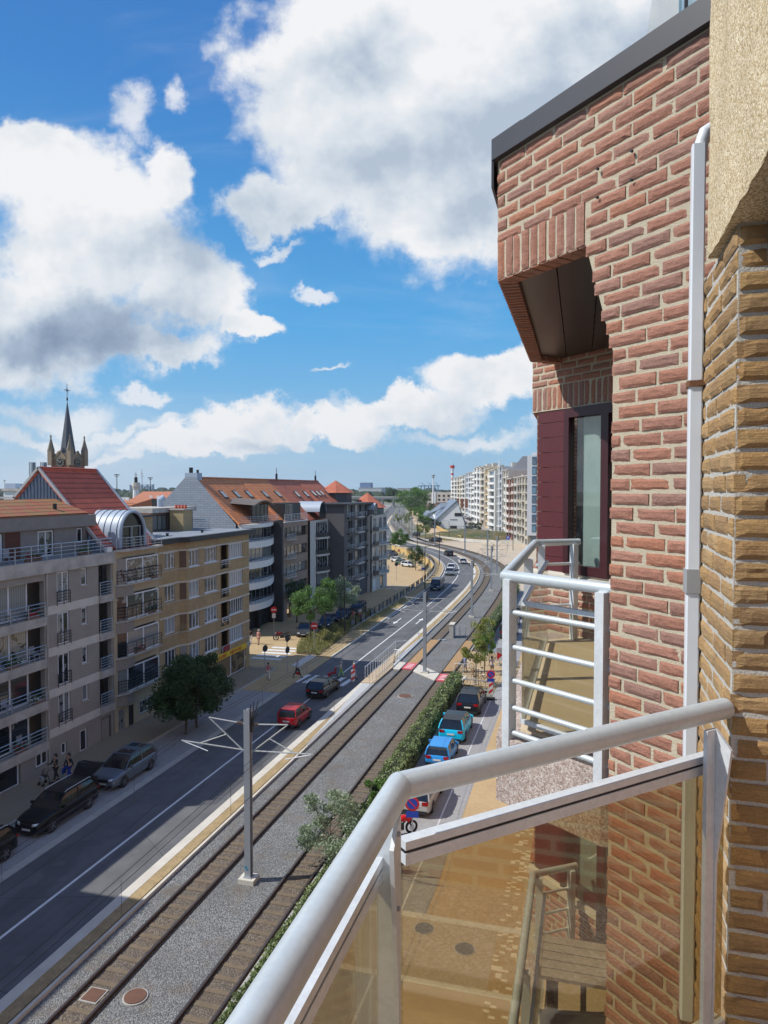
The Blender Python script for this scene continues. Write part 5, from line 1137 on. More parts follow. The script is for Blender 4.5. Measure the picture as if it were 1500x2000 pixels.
# ---------------- church tower
def church():
    d = 150.0; a = math.atan((134 - 750) / 1386) ; rg = d / math.cos(a); az = a - R(15.5); cx, cy = rg * math.sin(az), rg * math.cos(az)
    r = empty('church_tower', (cx, cy, 0), 0, 'brick church tower with two clock faces, corner pinnacles and a slate spire', 'church tower')
    rot = -az + R(38) ; rot = az * -1 + R(52); M = T3(cx, cy, 0, rot)
    BRK = brickmat('tower_brick', (.30, .13, .085), (.23, .105, .07), (.20, .16, .12), .25, .08); ST = mat('tower_stone', (.30, .235, .17), .9, c2=(.20, .155, .115), scale=.8)
    h = 2.3; zt = 22.1
    mb = MB(M); mb.box(-h, h, -h, h, 0, zt); mb.build('shaft', BRK, r)
    mb = MB(M); mb.box(-h - .12, h + .12, -h - .12, h + .12, zt, zt + .3); mb.build('cornice', ST, r)
    for sx, sy in ((-1, -1), (1, -1), (1, 1), (-1, 1)):
        mb = MB(M); mb.box(sx * h - .5, sx * h + .5, sy * h - .5, sy * h + .5, zt - 1.2, zt + 2.1); p = mb.build('pinnacle', ST, r)
        mb = MB(M); X, Y = sx * h, sy * h; mb.add([(X, Y, zt + 4.9)] + [(X + .68 * math.cos(k * math.pi / 3), Y + .68 * math.sin(k * math.pi / 3), zt + 2.1) for k in range(6)], [(0, 1 + k, 1 + (k + 1) % 6) for k in range(6)] + [(6, 5, 4, 3, 2, 1)]); mb.tube([(X, Y, zt + 4.5), (X, Y, zt + 5.1)], .17, 6); mb.build('pinnacle_spire', mat('spire_stone', (.22, .19, .15), .9), p)
    for ang in (0, math.pi / 2, math.pi, -math.pi / 2):
        Mf = M @ Matrix.Rotation(ang, 4, 'Z')
        mb = MB(Mf); mb.disc((0, -h - .14, zt - .55), (0, 1, 0), 1.0, 28, .1); c = mb.build('clock_face', M_BLACK, r)
        mb = MB(Mf)
        for k in range(12): t = k * math.pi / 6; mb.bar((math.sin(t) * .68, -h - .21, zt - .55 + math.cos(t) * .68), (math.sin(t) * .95, -h - .21, zt - .55 + math.cos(t) * .95), .12, .03, (0, 1, 0))
        mb.build('hour_marks', mat('gilt', (.55, .50, .38), .5, .3), c); mb = MB(Mf); mb.bar((.05, -h - .23, zt - .6), (-.62, -h - .23, zt - .15), .08, .02, (0, 1, 0)).bar((-.03, -h - .24, zt - .62), (.28, -h - .24, zt - .2), .10, .02, (0, 1, 0)); mb.build('clock_hand', MATS['gilt'], c)
        mb = MB(Mf); mb.extr([(-1.35, -h - .08, zt + .3), (1.35, -h - .08, zt + .3), (0, -h - .08, zt + 1.75)], (0, .25, 0)); mb.bar((-1.35, -h - .1, zt + .3), (0, -h - .1, zt + 1.85), .2, .2).bar((1.35, -h - .1, zt + .3), (0, -h - .1, zt + 1.85), .2, .2); mb.build('gablet', ST, r)
        mb = MB(Mf)
        for k in range(7): x = -1.8 + k * .6; mb.box(x - .07, x + .07, -h - .05, -h + .1, zt + .3, zt + 1.1)
        mb.box(-h + .5, h - .5, -h - .06, -h + .11, zt + 1.1, zt + 1.25); mb.build('balustrade', ST, r)
    mb = MB(M); mb.add([(0, 0, zt + 12.6)] + [(1.75 * math.cos(k * math.pi / 4 + .39), 1.75 * math.sin(k * math.pi / 4 + .39), zt + .3) for k in range(8)], [(0, 1 + k, 1 + (k + 1) % 8) for k in range(8)]); mb.build('spire', mat('spire_slate', (.075, .085, .105), .55, c2=(.055, .062, .08), scale=1), r)
    mb = MB(M); mb.tube([(0, 0, zt + 12.3), (0, 0, zt + 16.0)], .06, 6); mb.tube([(0, 0, zt + 12.5), (0, 0, zt + 13.1)], .16, 8); mb.box(-.95, .95, -.05, .05, zt + 14.6, zt + 14.7)
    mb.tube([(.28 * math.cos(k * math.pi / 6), 0, zt + 14.65 + .28 * math.sin(k * math.pi / 6)) for k in range(13)], .05, 5); mb.build('cross', M_DARK, r)
church()
# ================================================================== FAR END OF THE AVENUE
def sight(u, v, y):
    """where the survey line through a photo point reaches the distance y down the street"""
    x = (u - 750) / 1386; z = (1000 - v) / 1386; p = R(-1.86); c, s = math.cos(p), math.sin(p); y2 = c - s * z; z2 = s + c * z
    a = R(15.5); X = x * math.cos(a) - y2 * math.sin(a); Y = x * math.sin(a) + y2 * math.cos(a); t = y / Y
    return (X * t, y, 16 + z2 * t)
def frame(ox, oy, dx, dy):
    """local x = outward to the left of the facade, local y = along it"""
    l = math.hypot(dx, dy); dx /= l; dy /= l
    return Matrix(((-dy, dx, 0, ox), (dx, dy, 0, oy), (0, 0, 1, 0), (0, 0, 0, 1)))
LINE = [Vector((-15.5, 204, 0)), Vector((-64, 400, 0)), Vector((-112, 590, 0))]
def online(u):
    d = sight(u, 955, 1.0)[0]
    for a, b in zip(LINE[:-1], LINE[1:]):
        dx, dy = (b - a).x, (b - a).y; t = (d * a.y - a.x) / (dx - d * dy)
        if t <= 1 or b is LINE[-1]: return a + (b - a) * t
GREYB = mat('far_glass', (.07, .10, .14), .08, 0, c2=(.20, .25, .30), scale=.35, amt=.9, spec=.8)
def slabblock(u0, u1, vtop, col, lab, kind='bal', depth=12, floors=8, step=0.0, cols=2, base=.0, balc=(.66, .65, .62)):
    a = online(u0); b = online(u1); L = (b - a).length; M = frame(a.x, a.y, b.x - a.x, b.y - a.y) @ Matrix.Translation((step, 0, 0))
    zt = sight((u0 + u1) / 2, vtop, (a.y + b.y) / 2)[2]; fh = zt / (floors + .0)
    r = empty('apartment_building', (a.x, a.y, 0), 0, lab, 'apartment building', 'tall apartment buildings lining the far avenue')
    cm = mat('render_%02d%02d%02d' % tuple(int(c * 99) for c in col), col, .85, c2=tuple(c * .86 for c in col), scale=.15)
    ops = []; w = L / cols
    for f in range(floors):
        for k in range(cols): ops.append((k * w + w * .16, (k + 1) * w - w * .16, f * fh + fh * .18, f * fh + fh * .86))
    mb = MB(M); wallgrid(mb, 0, L, 0, zt, ops, 0, .9); mb.quad((0, 0, 0), (-depth, 0, 0), (-depth, 0, zt), (0, 0, zt)).quad((0, L, 0), (0, L, zt), (-depth, L, zt), (-depth, L, 0)).quad((0, 0, zt), (0, L, zt), (-depth, L, zt), (-depth, 0, zt)); mb.build('wall', cm, r)
    bm = mat('balcony_%02d' % int(balc[0] * 99), balc, .7); rr = random.Random(int(u0))
    for i, (y0, y1, z0, z1) in enumerate(ops):
        f = MB(M); f.box(-.5, -.42, y0, y1, z0, z0 + .12); 
        for c in (y0, (y0 + y1) / 2 - .05, y1 - .1): f.box(-.5, -.42, c, c + .1, z0 + .12, z1)
        o = f.build('window', M_WHITE if i % 3 else M_GREYF, r); p = MB(M); p.quad((-.47, y0, z0), (-.47, y1, z0), (-.47, y1, z1), (-.47, y0, z1)); p.build('pane', GREYB, o)
        if kind == 'bal' and z0 > 2: mb = MB(M); mb.box(-.1, 1.0, y0 - .35, y1 + .35, z0 - .55, z0 - .35).box(.9, 1.0, y0 - .35, y1 + .35, z0 - .35, z0 + .28); mb.build('balcony', bm, r)
        if kind == 'curve' and z0 > 2:
            q = [(.1 + 1.5 * math.sin(math.pi * j / 6), y0 - .5 + (y1 - y0 + 1) * j / 6) for j in range(7)]; mb = MB(M); mb.prism([(0, y0 - .5)] + q + [(0, y1 + .5)], z0 - .6, z0 + .15); mb.build('balcony', bm, r)
        if kind == 'mix' and z0 > 2 and rr.random() < .7: mb = MB(M); mb.box(-.1, .7, y0 - .2, y1 + .2, z0 - .45, z0 - .3); mb.build('balcony_slab', bm, r)
    mb = MB(M); mb.box(-.6, .25, -.0, L, zt, zt + .3).box(-6, -4, L * .3, L * .6, zt, zt + 1.5); mb.build('cornice', M_WCONC, r)
    return r, M, L, zt
slabblock(1031, 1014, 931, (.44, .40, .33), 'beige block with rows of dark balconies beside the white and blue building', 'mix', 16, 8, 0, 3, balc=(.08, .07, .07))
slabblock(1013.8, 1001, 933, (.46, .43, .38), 'cream block with plain slab balconies, second in the far avenue', 'bal', 16, 8, -.4, 2, balc=(.5, .47, .43))
slabblock(1000.8, 991, 936, (.32, .17, .13), 'red-brown brick block with pale balconies in the far avenue', 'bal', 14, 8, .2, 2)
slabblock(990.8, 981, 919, (.50, .46, .40), 'tall cream block left of the red-brown brick one', 'mix', 14, 9, -.3, 2)
slabblock(980.8, 972, 912, (.42, .44, .46), 'pale grey block with a white mast in the far avenue', 'mix', 14, 9, 0, 1)
slabblock(971.8, 958.5, 919, (.56, .55, .52), 'block with curved white balconies and dark glass in the far avenue', 'curve', 14, 9, .9, 1, balc=(.74, .74, .73))
slabblock(958.2, 948, 916, (.58, .47, .30), 'sand yellow block in the far avenue', 'mix', 14, 9, 0, 2)
slabblock(947.8, 940, 912, (.60, .52, .42), 'pale peach block in the far avenue', 'bal', 14, 9, .3, 1)
slabblock(939.8, 928, 913, (.70, .69, .66), 'bright white block with deep white balconies in the far avenue', 'bal', 14, 9, .6, 2, balc=(.78, .78, .77))
slabblock(927.8, 919, 922, (.50, .49, .46), 'grey-white block with shaded balconies left of the bright white one', 'curve', 14, 9, 0, 1)
slabblock(918.8, 909, 924, (.55, .57, .60), 'pale blue-grey block under a sloping gable in the far avenue', 'mix', 14, 9, -.2, 2)
slabblock(908.8, 903, 929, (.62, .60, .55), 'off-white block third from the far end of the avenue', 'bal', 14, 9, .2, 1)
slabblock(902.8, 893, 932, (.56, .50, .40), 'straw coloured block second from the far end of the avenue', 'mix', 14, 9, 0, 2)
slabblock(892.8, 882, 934, (.62, .60, .56), 'pale block at the far end of the avenue beside the striped tower', 'bal', 14, 9, 0, 2)
def near_white():
    x0, y0, _ = sight(1029.5, 955, 196); r = empty('apartment_building', (x0, y0, 0), 0, 'white corner building with a column of blue-framed windows next to the oxblood panels', 'apartment building')
    zt = sight(1036, 889.5, 196)[2]; zb = sight(1036, 1046, 196)[2]; WH = mat('white_cladding', (.60, .61, .63), .7); M = Matrix.Translation((x0, y0, 0)) @ Matrix.Rotation(-math.pi / 2, 4, 'Z')
    mb = MB(); mb.box(x0, 14, y0, y0 + 14, zb, zt); mb.build('wall', WH, r); mb = MB(); mb.box(x0 + 1.1, 14, y0 + .5, y0 + 13, 0, zb); mb.build('base', GREYB, r)
    n = 8; fh = (zt - zb - .9) / n; BL = mat('blue_frame', (.06, .12, .20), .4)
    for i in range(n):
        for c, wd in ((1.3, 2.5), (5.2, 2.5), (9.1, 2.5)):
            z0 = zb + .9 + i * fh; f = MB(); f.box(x0 + c, x0 + c + wd, y0 - .08, y0 - .02, z0 + .05, z0 + fh - .4); w = f.build('window', BL, r)
            for k, (a, b) in enumerate(((.12, 1.0), (1.45, 2.4))): f = MB(); f.quad((x0 + c + a, y0 - .1, z0 + .2), (x0 + c + b, y0 - .1, z0 + .2), (x0 + c + b, y0 - .1, z0 + fh - .9), (x0 + c + a, y0 - .1, z0 + fh - .9)); f.build('pane', GREYB if (i + k) % 2 else mat('blue_pane', (.16, .27, .36), .1, spec=.8), w)
    # grey gabled bulk behind
    r = empty('apartment_building', (-10, 240, 0), 0, 'large blank grey gable rising behind the balcony blocks', 'apartment building')
    P = [sight(u, v, 238) for u, v in ((984, 1030), (984, 914), (1003, 891), (1012, 891), (1031, 891), (1031, 1030))]; mb = MB(); mb.extr([(p[0] + 3, p[1], max(0, p[2])) for p in P], (3.5, 22, 0)); mb.build('gable_wall', mat('grey_gable', (.27, .28, .31), .8, c2=(.23, .24, .27), scale=.2), r)
    box(r, None, 'lift_hut', M_WHITE, -16, -13.5, 242, 245, 26, 28.2)
    r = empty('antenna_mast', (*sight(981, 955, 252)[:2], 0), 0, 'thin white mast standing before the grey gable', 'mast'); p = sight(981, 955, 250); zt = sight(981, 897, 250)[2]
    mb = MB(); mb.tube([(p[0] - 1, 250, 0), (p[0] - 1, 250, zt)], .22, 8); mb.build('pole', M_WHITE, r)
near_white()
WHR = mat('white_render_house', (.66, .67, .68), .8, c2=(.58, .59, .60), scale=.3); SLR = mat('blue_slate_roof', (.17, .21, .27), .5, c2=(.13, .165, .22), scale=.5)
def whitehouse():
    Y = 284.; f = lambda u, v: sight(u, v, Y); r = empty('white_house', (f(880, 1030)[0], Y, 0), 0, 'white house with steep slate roof and one gable facing the tram line', 'house')
    L, A_, Rr = f(850, 1015)[0], f(893, 980)[0], f(915, 1015)[0]; ze = f(915, 1013)[2]; zt = f(893, 980)[2]; zs = f(850, 1006)[2]
    mb = MB(); mb.extr([(f(857, 0)[0], Y, 0), (f(857, 0)[0], Y, f(0, 1003)[2]), (A_, Y, zt), (f(911, 0)[0], Y, f(0, 1010)[2]), (f(911, 0)[0], Y, 0)], (-6.5, 20, 0)); mb.build('wall', WHR, r)
    mb = MB(); d = (-6.6, 20.5, 0); mb.extr([(f(853, 0)[0], Y - .4, f(0, 1008)[2]), (A_, Y - .4, zt + .3), (A_, Y - .4, zt + .75), (f(852, 0)[0], Y - .4, f(0, 1006)[2])], d); mb.extr([(A_, Y - .4, zt + .3), (f(914, 0)[0], Y - .4, f(0, 1012)[2]), (f(914.5, 0)[0], Y - .4, f(0, 1010)[2]), (A_, Y - .4, zt + .75)], d); mb.build('roof', SLR, r)
    for u0, u1, v0, v1 in ((888, 901.5, 1002, 1008), (879, 892, 1027, 1033), (879, 893, 1014.5, 1015.2)):
        a = f(u0, v1); b = f(u1, v0); box(r, None, 'window', M_BLACK, a[0], b[0], Y - .12, Y - .02, a[2], b[2])
    a = f(844, 1031); mb = MB(); x1 = f(857, 0)[0]; mb.extr([(a[0], Y + 3, 0), (a[0], Y + 3, f(0, 1012)[2]), (f(850, 0)[0], Y + 3, f(0, 998)[2]), (x1, Y + 3, f(0, 1006)[2]), (x1, Y + 3, 0)], (-4, 15, 0)); mb.build('side_wing', WHR, r)
    mb = MB(); mb.extr([(f(822, 0)[0], Y + 9, f(0, 1001)[2]), (f(852, 0)[0], Y + 9, f(0, 990)[2]), (f(880, 0)[0], Y + 12, f(0, 980)[2]), (f(852, 0)[0], Y + 12, f(0, 980)[2])], (0, 0, .4)); mb.build('roof', SLR, r)
    for u in (866, 875, 884): p = f(u, 979); mb = MB(); mb.box(p[0] + 3, p[0] + 4.1, Y + 13, Y + 14, 8, p[2] + .9); mb.build('chimney', mat('brick_chimney', (.25, .11, .07), .9), r)
    r = empty('white_house', (f(840, 1015)[0], Y + 18, 0), 0, 'lower white house with pale slate roof left of the gabled one', 'house')
    g = lambda u, v: sight(u, v, 305.); mb = MB(); mb.extr([(g(836, 0)[0], 305, 0), (g(836, 0)[0], 305, g(0, 1002)[2]), (g(845, 0)[0], 305, g(0, 994)[2]), (g(852, 0)[0], 305, g(0, 1000)[2]), (g(852, 0)[0], 305, 0)], (-5, 13, 0)); mb.build('wall', WHR, r)
    mb = MB(); mb.extr([(g(833, 0)[0], 304.5, g(0, 1004)[2]), (g(845, 0)[0], 304.5, g(0, 993)[2]), (g(845, 0)[0], 304.5, g(0, 991)[2]), (g(833, 0)[0], 304.5, g(0, 1002)[2])], (-5.3, 14, 0)); mb.build('roof', SLR, r)
    r = empty('town_house', (*sight(845, 1000, 380)[:2], 0), 0, 'brown gabled cottage roofs behind the white houses', 'house')
    for u0, u1, v in ((832, 846, 979), (846, 862, 977), (858, 872, 983)):
        g = lambda u, v: sight(u, v, 385.); a, b = g(u0, 0)[0], g(u1, 0)[0]; zt = g(0, v)[2]; mb = MB(); mb.extr([(a, 385, 0), (a, 385, zt - 2.6), ((a + b) / 2, 385, zt), (b, 385, zt - 2.6), (b, 385, 0)], (3, 12, 0)); mb.build('gable', mat('brown_house', (.24, .16, .12), .9, c2=(.18, .12, .09), scale=.4), r)
whitehouse()
def faraway():
    f = sight
    r = empty('office_building', (*f(830, 1000, 500)[:2], 0), 0, 'long low cream building with rows of small windows at the end of the avenue', 'building')
    a, b, zt = f(827.5, 0, 500)[0], f(886, 0, 500)[0], f(0 + 850, 962, 500)[2]; CR = mat('cream_long', (.56, .50, .44), .9)
    box(r, None, 'wall', CR, a, b, 500, 520, 0, zt); mid = f(850, 0, 500)[0]; box(r, None, 'stair_tower', M_WHITE, mid - 1.2, mid + 1.2, 499.6, 521, 0, zt + .4)
    for k, z in enumerate((zt - 2.2, zt - 5.0, zt - 8.0)):
        x = a + 1
        while x < b - 2: box(r, None, 'window', M_BLACK if (int(x) + k) % 3 else GREYB, x, x + 1.5, 499.88, 499.98, z - .8, z + .6); x += 3.4
    r = empty('striped_tower', (*f(883.5, 955, 520)[:2], 0), 0, 'slim red and white banded tower with a red ball, above the far blocks', 'tower'); x = f(883.5, 955, 520)[0]; RD = mat('signal_red', (.55, .045, .04), .6)
    zz = [f(883, v, 520)[2] for v in (965, 938, 933, 928, 924, 918, 914, 909)]; cols = [M_WHITE, RD, M_WHITE, RD, M_WHITE, M_WHITE, RD]
    for k in range(7): rad = .95 if k < 5 else 1.25; mb = MB(); mb.tube([(x, 520, zz[k]), (x, 520, zz[k + 1])], rad if k < 6 else 1.7, 12); mb.build('band', cols[k], r)
    mb = MB(); mb.tube([(x + .9, 520, zz[7]), (x + .9, 520, zz[7] + 1.6)], .12, 5); mb.build('aerial', M_DARK, r)
    r = empty('antenna_mast', (*f(848.2, 955, 450)[:2], 0), 0, 'tall white lattice-topped radio mast in front of the long cream building', 'mast'); x = f(848.2, 0, 450)[0]
    z1, z2 = f(0, 930, 450)[2], f(0, 960, 450)[2]; mb = MB(); mb.tube([(x, 450, 0), (x, 450, z2), (x, 450, z1)], [.8, .55, .25], 8); mb.build('pole', M_WHITE, r)
    for v, w in ((934, 1.2), (937, .8)): z = f(0, v, 450)[2]; mb = MB(); mb.tube([(x, 450, z), (x, 450, z + .8)], w, 10); mb.build('antenna_ring', M_GREYF, r)
    # road bridge over the yard
    r = empty('road_bridge', (*f(770, 975, 600)[:2], 0), 0, 'flat grey road bridge across the tram yard in the distance', 'bridge'); a, b = f(640, 0, 600)[0], f(812, 0, 600)[0]; z = f(0, 969, 600)[2]
    box(r, None, 'deck', mat('bridge_grey', (.30, .32, .34), .8), a, b, 598, 606, z - 1.4, z); box(r, None, 'parapet', M_KERB, a, b, 597.6, 597.9, z, z + .9)
    for k in range(9): x = a + (b - a) * k / 8; box(r, None, 'pier', M_WCONC, x - .6, x + .6, 600, 604, 0, z - 1.4)
    r = empty('canopy', (*f(812, 985, 430)[:2], 0), 0, 'white pitched platform canopy between the round tree and the hedge trees', 'canopy'); p = [f(u, v, 430) for u, v in ((796, 983), (811, 975.5), (828, 979))]
    mb = MB(); mb.bar(p[0], p[1], .7, .5).bar((p[1][0] + 5, 430, p[1][2]), p[2], .7, .5).bar(p[0], (p[0][0] + 10, 430, p[0][2]), .5, .4); mb.tube([(p[0][0], 430, 0), p[0]], .2, 6); mb.build('roof_frame', M_WHITE, r)
    for u, vt, y, lab in ((228, 927, 420, 'dark floodlight mast left of the little white lighthouse'), (293.5, 933, 460, 'dark floodlight mast right of the little white lighthouse'), (9, 938, 800, 'thin floodlight mast at the far left horizon')):
        x, _, z = f(u, vt, y); r = empty('floodlight_mast', (x, y, 0), 0, lab, 'mast', 'floodlight masts over the port'); mb = MB(); mb.tube([(x, y, 0), (x, y, z)], [.45, .2], 6); mb.build('pole', M_DARK, r); mb = MB(); mb.box(x - 1.8, x + 1.8, y - .3, y + .3, z - .5, z + .2); mb.box(x - 1.0, x + 1.0, y - .3, y + .3, z - 1.6, z - 1.2); mb.build('lamp_head', M_DARK, r)
    x, y, z = f(277, 925, 1500); r = empty('wind_turbine', (x, y, 0), 0, 'white wind turbine on the horizon right of the church', 'wind turbine'); TW = mat('turbine_white', (.62, .66, .70), .5)
    mb = MB(); mb.tube([(x, y, 0), (x, y, z)], [1.6, .9], 8); mb.build('tower', TW, r); mb = MB(); mb.box(x - 1.2, x + 1.2, y - 3, y + 2, z - 1, z + 1.1); mb.build('nacelle', TW, r)
    for k, a in enumerate((75, 185, 310)): mb = MB(); c, s = math.cos(R(a)), math.sin(R(a)); mb.tube([(x, y - 3.2, z), (x + 4 * c, y - 3.2, z + 4 * s), (x + 14.5 * c, y - 3.2, z + 14.5 * s)], [.7, .9, .2], 6); mb.build('blade', TW, r)
    x, y, z = f(265.5, 941, 170); r = empty('little_lighthouse', (x, y, 0), 0, 'small white lighthouse-like tower between the red roof and the slate gable', 'tower')
    mb = MB(); mb.tube([(x, y, 8), (x, y, z - 2.2)], [1.15, .85], 10); mb.build('shaft', M_WHITE, r); mb = MB(); mb.tube([(x, y, z - 2.2), (x, y, z - 1.2), (x, y, z - .2)], [.85, 1.15, 1.1], 10); mb.build('gallery', M_LCONC, r); mb = MB(); mb.tube([(x, y, z - .2), (x, y, z + 1.1), (x, y, z + 1.5)], [.45, .45, .1], 8); mb.build('lantern', M_DARK, r); mb = MB(); mb.tube([(x, y, z + 1.5), (x, y, z + 2.6)], .07, 5).box(x - .5, x + .5, y - .05, y + .05, z + 1.9, z + 2.0); mb.build('weather_vane', M_DARK, r)
    for u0, u1, v0, v1, y, col, lab, nm in ((253, 301, 960, 946, 1500, (.25, .33, .42), 'silos tinted with blue-grey haze on the horizon right of the little lighthouse', 'silo_block'), (10, 30, 953, 944.5, 2200, (.33, .38, .52), 'long violet-grey port shed at the left horizon', 'port_shed'), (30.5, 40, 953, 945, 2200, (.13, .25, .42), 'blue port shed at the left horizon', 'port_shed'), (7, 40, 972, 959, 120, (.70, .71, .72), 'white flat-roofed hall left of the blue boarded gable', 'white_hall'), (275, 354, 978, 960, 150, (.42, .17, .10), 'long salmon tiled roof behind the roof-top chimneys', 'tiled_house'), (238, 290, 985, 974.5, 110, (.42, .16, .08), 'low orange tiled roof at the foot of the little lighthouse', 'tiled_house'), (703, 724, 952, 943, 1800, (.13, .22, .40), 'blue container stack on the horizon above the roof ridge', 'port_shed'), (700, 745, 960, 953, 900, (.50, .52, .54), 'low pale sheds on the horizon above the roof ridge', 'port_shed'), (776, 800, 966, 954, 900, (.50, .52, .55), 'pale office block beyond the bridge', 'office_building')):  # distance haze is painted into the colours of the silos and bluish port sheds
        a = f(u0, v0, y); b = f(u1, v1, y); r = empty(nm, (a[0], y, 0), 0, lab, nm.replace('_', ' ')); cm = mat('far_%s_%d' % (nm, u0), col, .9)
        if nm == 'tiled_house':
            mb = MB(); mb.extr([(a[0], y - 5, a[2]), (a[0], y + 1, b[2]), (a[0], y + 7, a[2]), (a[0], y + 7, 0), (a[0], y - 5, 0)], (b[0] - a[0], 0, 0)); mb.build('roof', cm, r)
            for k in (.45, .62): p = a[0] + (b[0] - a[0]) * k; box(r, None, 'skylight', M_WHITE, p, p + .8, y - 3.9, y - 3.6, a[2] + .8, a[2] + 1.3)
        elif nm == 'silo_block':
            for k in range(9): x = a[0] + (b[0] - a[0]) * (k + .5) / 9; mb = MB(); mb.tube([(x, y, 0), (x, y, b[2] - (4 if k % 2 else 1))], (b[0] - a[0]) / 19, 10); mb.build('silo', cm, r)
            mb = MB(); mb.box(a[0] + (b[0] - a[0]) * .3, b[0] + 2, y - 1, y + 1, b[2] - 1, b[2]); mb.build('conveyor', cm, r)
        else:
            box(r, None, 'wall', cm, a[0], b[0], y, y + 20, 0, b[2]); box(r, None, 'roof_rim', M_WCONC, a[0] - .3, b[0] + .3, y - .3, y + 20.3, b[2], b[2] + .5)
    x, y, z = f(837, 948, 1300); r = empty('port_crane', (x, y, 0), 0, 'blue port cranes on the horizon beside the radio mast', 'crane'); CB = mat('crane_blue', (.08, .16, .28), .6)
    for dx in (-14, 0, 12): mb = MB(); mb.bar((x + dx, y, 0), (x + dx, y, z), 1.6, 1.6).bar((x + dx + 6, y, 0), (x + dx + 6, y, z), 1.6, 1.6).bar((x + dx - 6, y, z - 1), (x + dx + 10, y, z - 1), 2, 1.6).bar((x + dx, y, z + 5), (x + dx + 8, y, z - 1), .8, .8); mb.build('gantry', CB, r)
    r = empty('lattice_chimney', (*f(65, 920, 180)[:2], 0), 0, 'pair of silver steel flue stacks behind the apex of the blue gable', 'flue stack')
    for u in (64, 86): x, y, z = f(u, 903, 180); mb = MB(); mb.box(x - 1.0, x + .6, y - .5, y + .5, 5, z); mb.build('frame', mat('flue_grey', (.20, .22, .25), .5), r); mb = MB(); mb.tube([(x + .1, y - .7, 5), (x + .1, y - .7, z - .2)], .36, 8); mb.build('flue', M_ALU, r)
    # pale wall and grass mound on the plaza
    r = empty('plaza_wall', (-37, 218, 0), 0, 'long low white wall in front of the grass mound', 'wall'); pts = [(-48.5, 234), (-43, 223), (-37.4, 217), (-31, 212.5), (-23, 209.5), (-16, 208.5)]
    mb = MB()
    for p, q in zip(pts[:-1], pts[1:]): mb.bar((*p, .45), (*q, .45), .35, .9)
    mb.build('wall', M_CONC, r)
    mb = MB(); n = 24; rim = []
    for k in range(n): t = 2 * math.pi * k / n; rim.append((-36 + 16.5 * math.cos(t) + 4 * math.sin(t), 240 + 24 * math.sin(t) - 6 * math.cos(t), .05))
    mid_ = [(-36 + (p[0] + 36) * .6, 240 + (p[1] - 240) * .6, 1.3 + .3 * math.sin(i)) for i, p in enumerate(rim)]; mb.strip(rim + [rim[0]], mid_ + [mid_[0]]); mb.add(mid_, [tuple(range(n))])
    struct(mb.build('grass_mound', mat('mound_grass', (.055, .085, .025), .95, c2=(.24, .15, .06), scale=.16, amt=.9, fine=.4, fscale=3), smooth=True))
    # a distant wood reading as one mass along the horizon
    mb = MB(); rr = random.Random(3); 
    def lump(x, y, w, h):
        n = 9; vs = [(x, y, h)] ; 
        for ring, (fr, fz) in enumerate(((.55, .86), (.95, .45), (1.0, 0))):
            for k in range(n): t = 2 * math.pi * k / n; q = 1 + .25 * rr.uniform(-1, 1); vs.append((x + w * fr * q * math.cos(t), y + w * fr * q * math.sin(t), h * fz * (1 + .12 * rr.uniform(-1, 1))))
        fs = [(0, 1 + k, 1 + (k + 1) % n) for k in range(n)] + [(1 + r_ * n + k, 1 + r_ * n + (k + 1) % n, 1 + (r_ + 1) * n + (k + 1) % n, 1 + (r_ + 1) * n + k) for r_ in range(2) for k in range(n)]; mb.add(vs, fs)
    for y, uu, h in ((700, (-40, 420), 13.5), (1100, (-60, 840), 15.5), (900, (560, 800), 13.5), (1500, (-60, 900), 17.5)):
        u = uu[0]
        while u < uu[1]:
            w = rr.uniform(6, 14) * y / 900; x = f(u, 955, y)[0]; lump(x, y + rr.uniform(-30, 30), w, h * rr.uniform(.75, 1.15)); u += w * 1386 / y * .85
    wood = mat('far_wood', (.055, .085, .045), .95, c2=(.03, .05, .03), scale=.09, amt=.9, bump=1, bscale=.5, bdist=2, fine=.5, fscale=.6)
    o = mb.build('distant_wood', wood); tag(o, 'low dark green wood running along the horizon', 'wood', kind='stuff')
faraway()
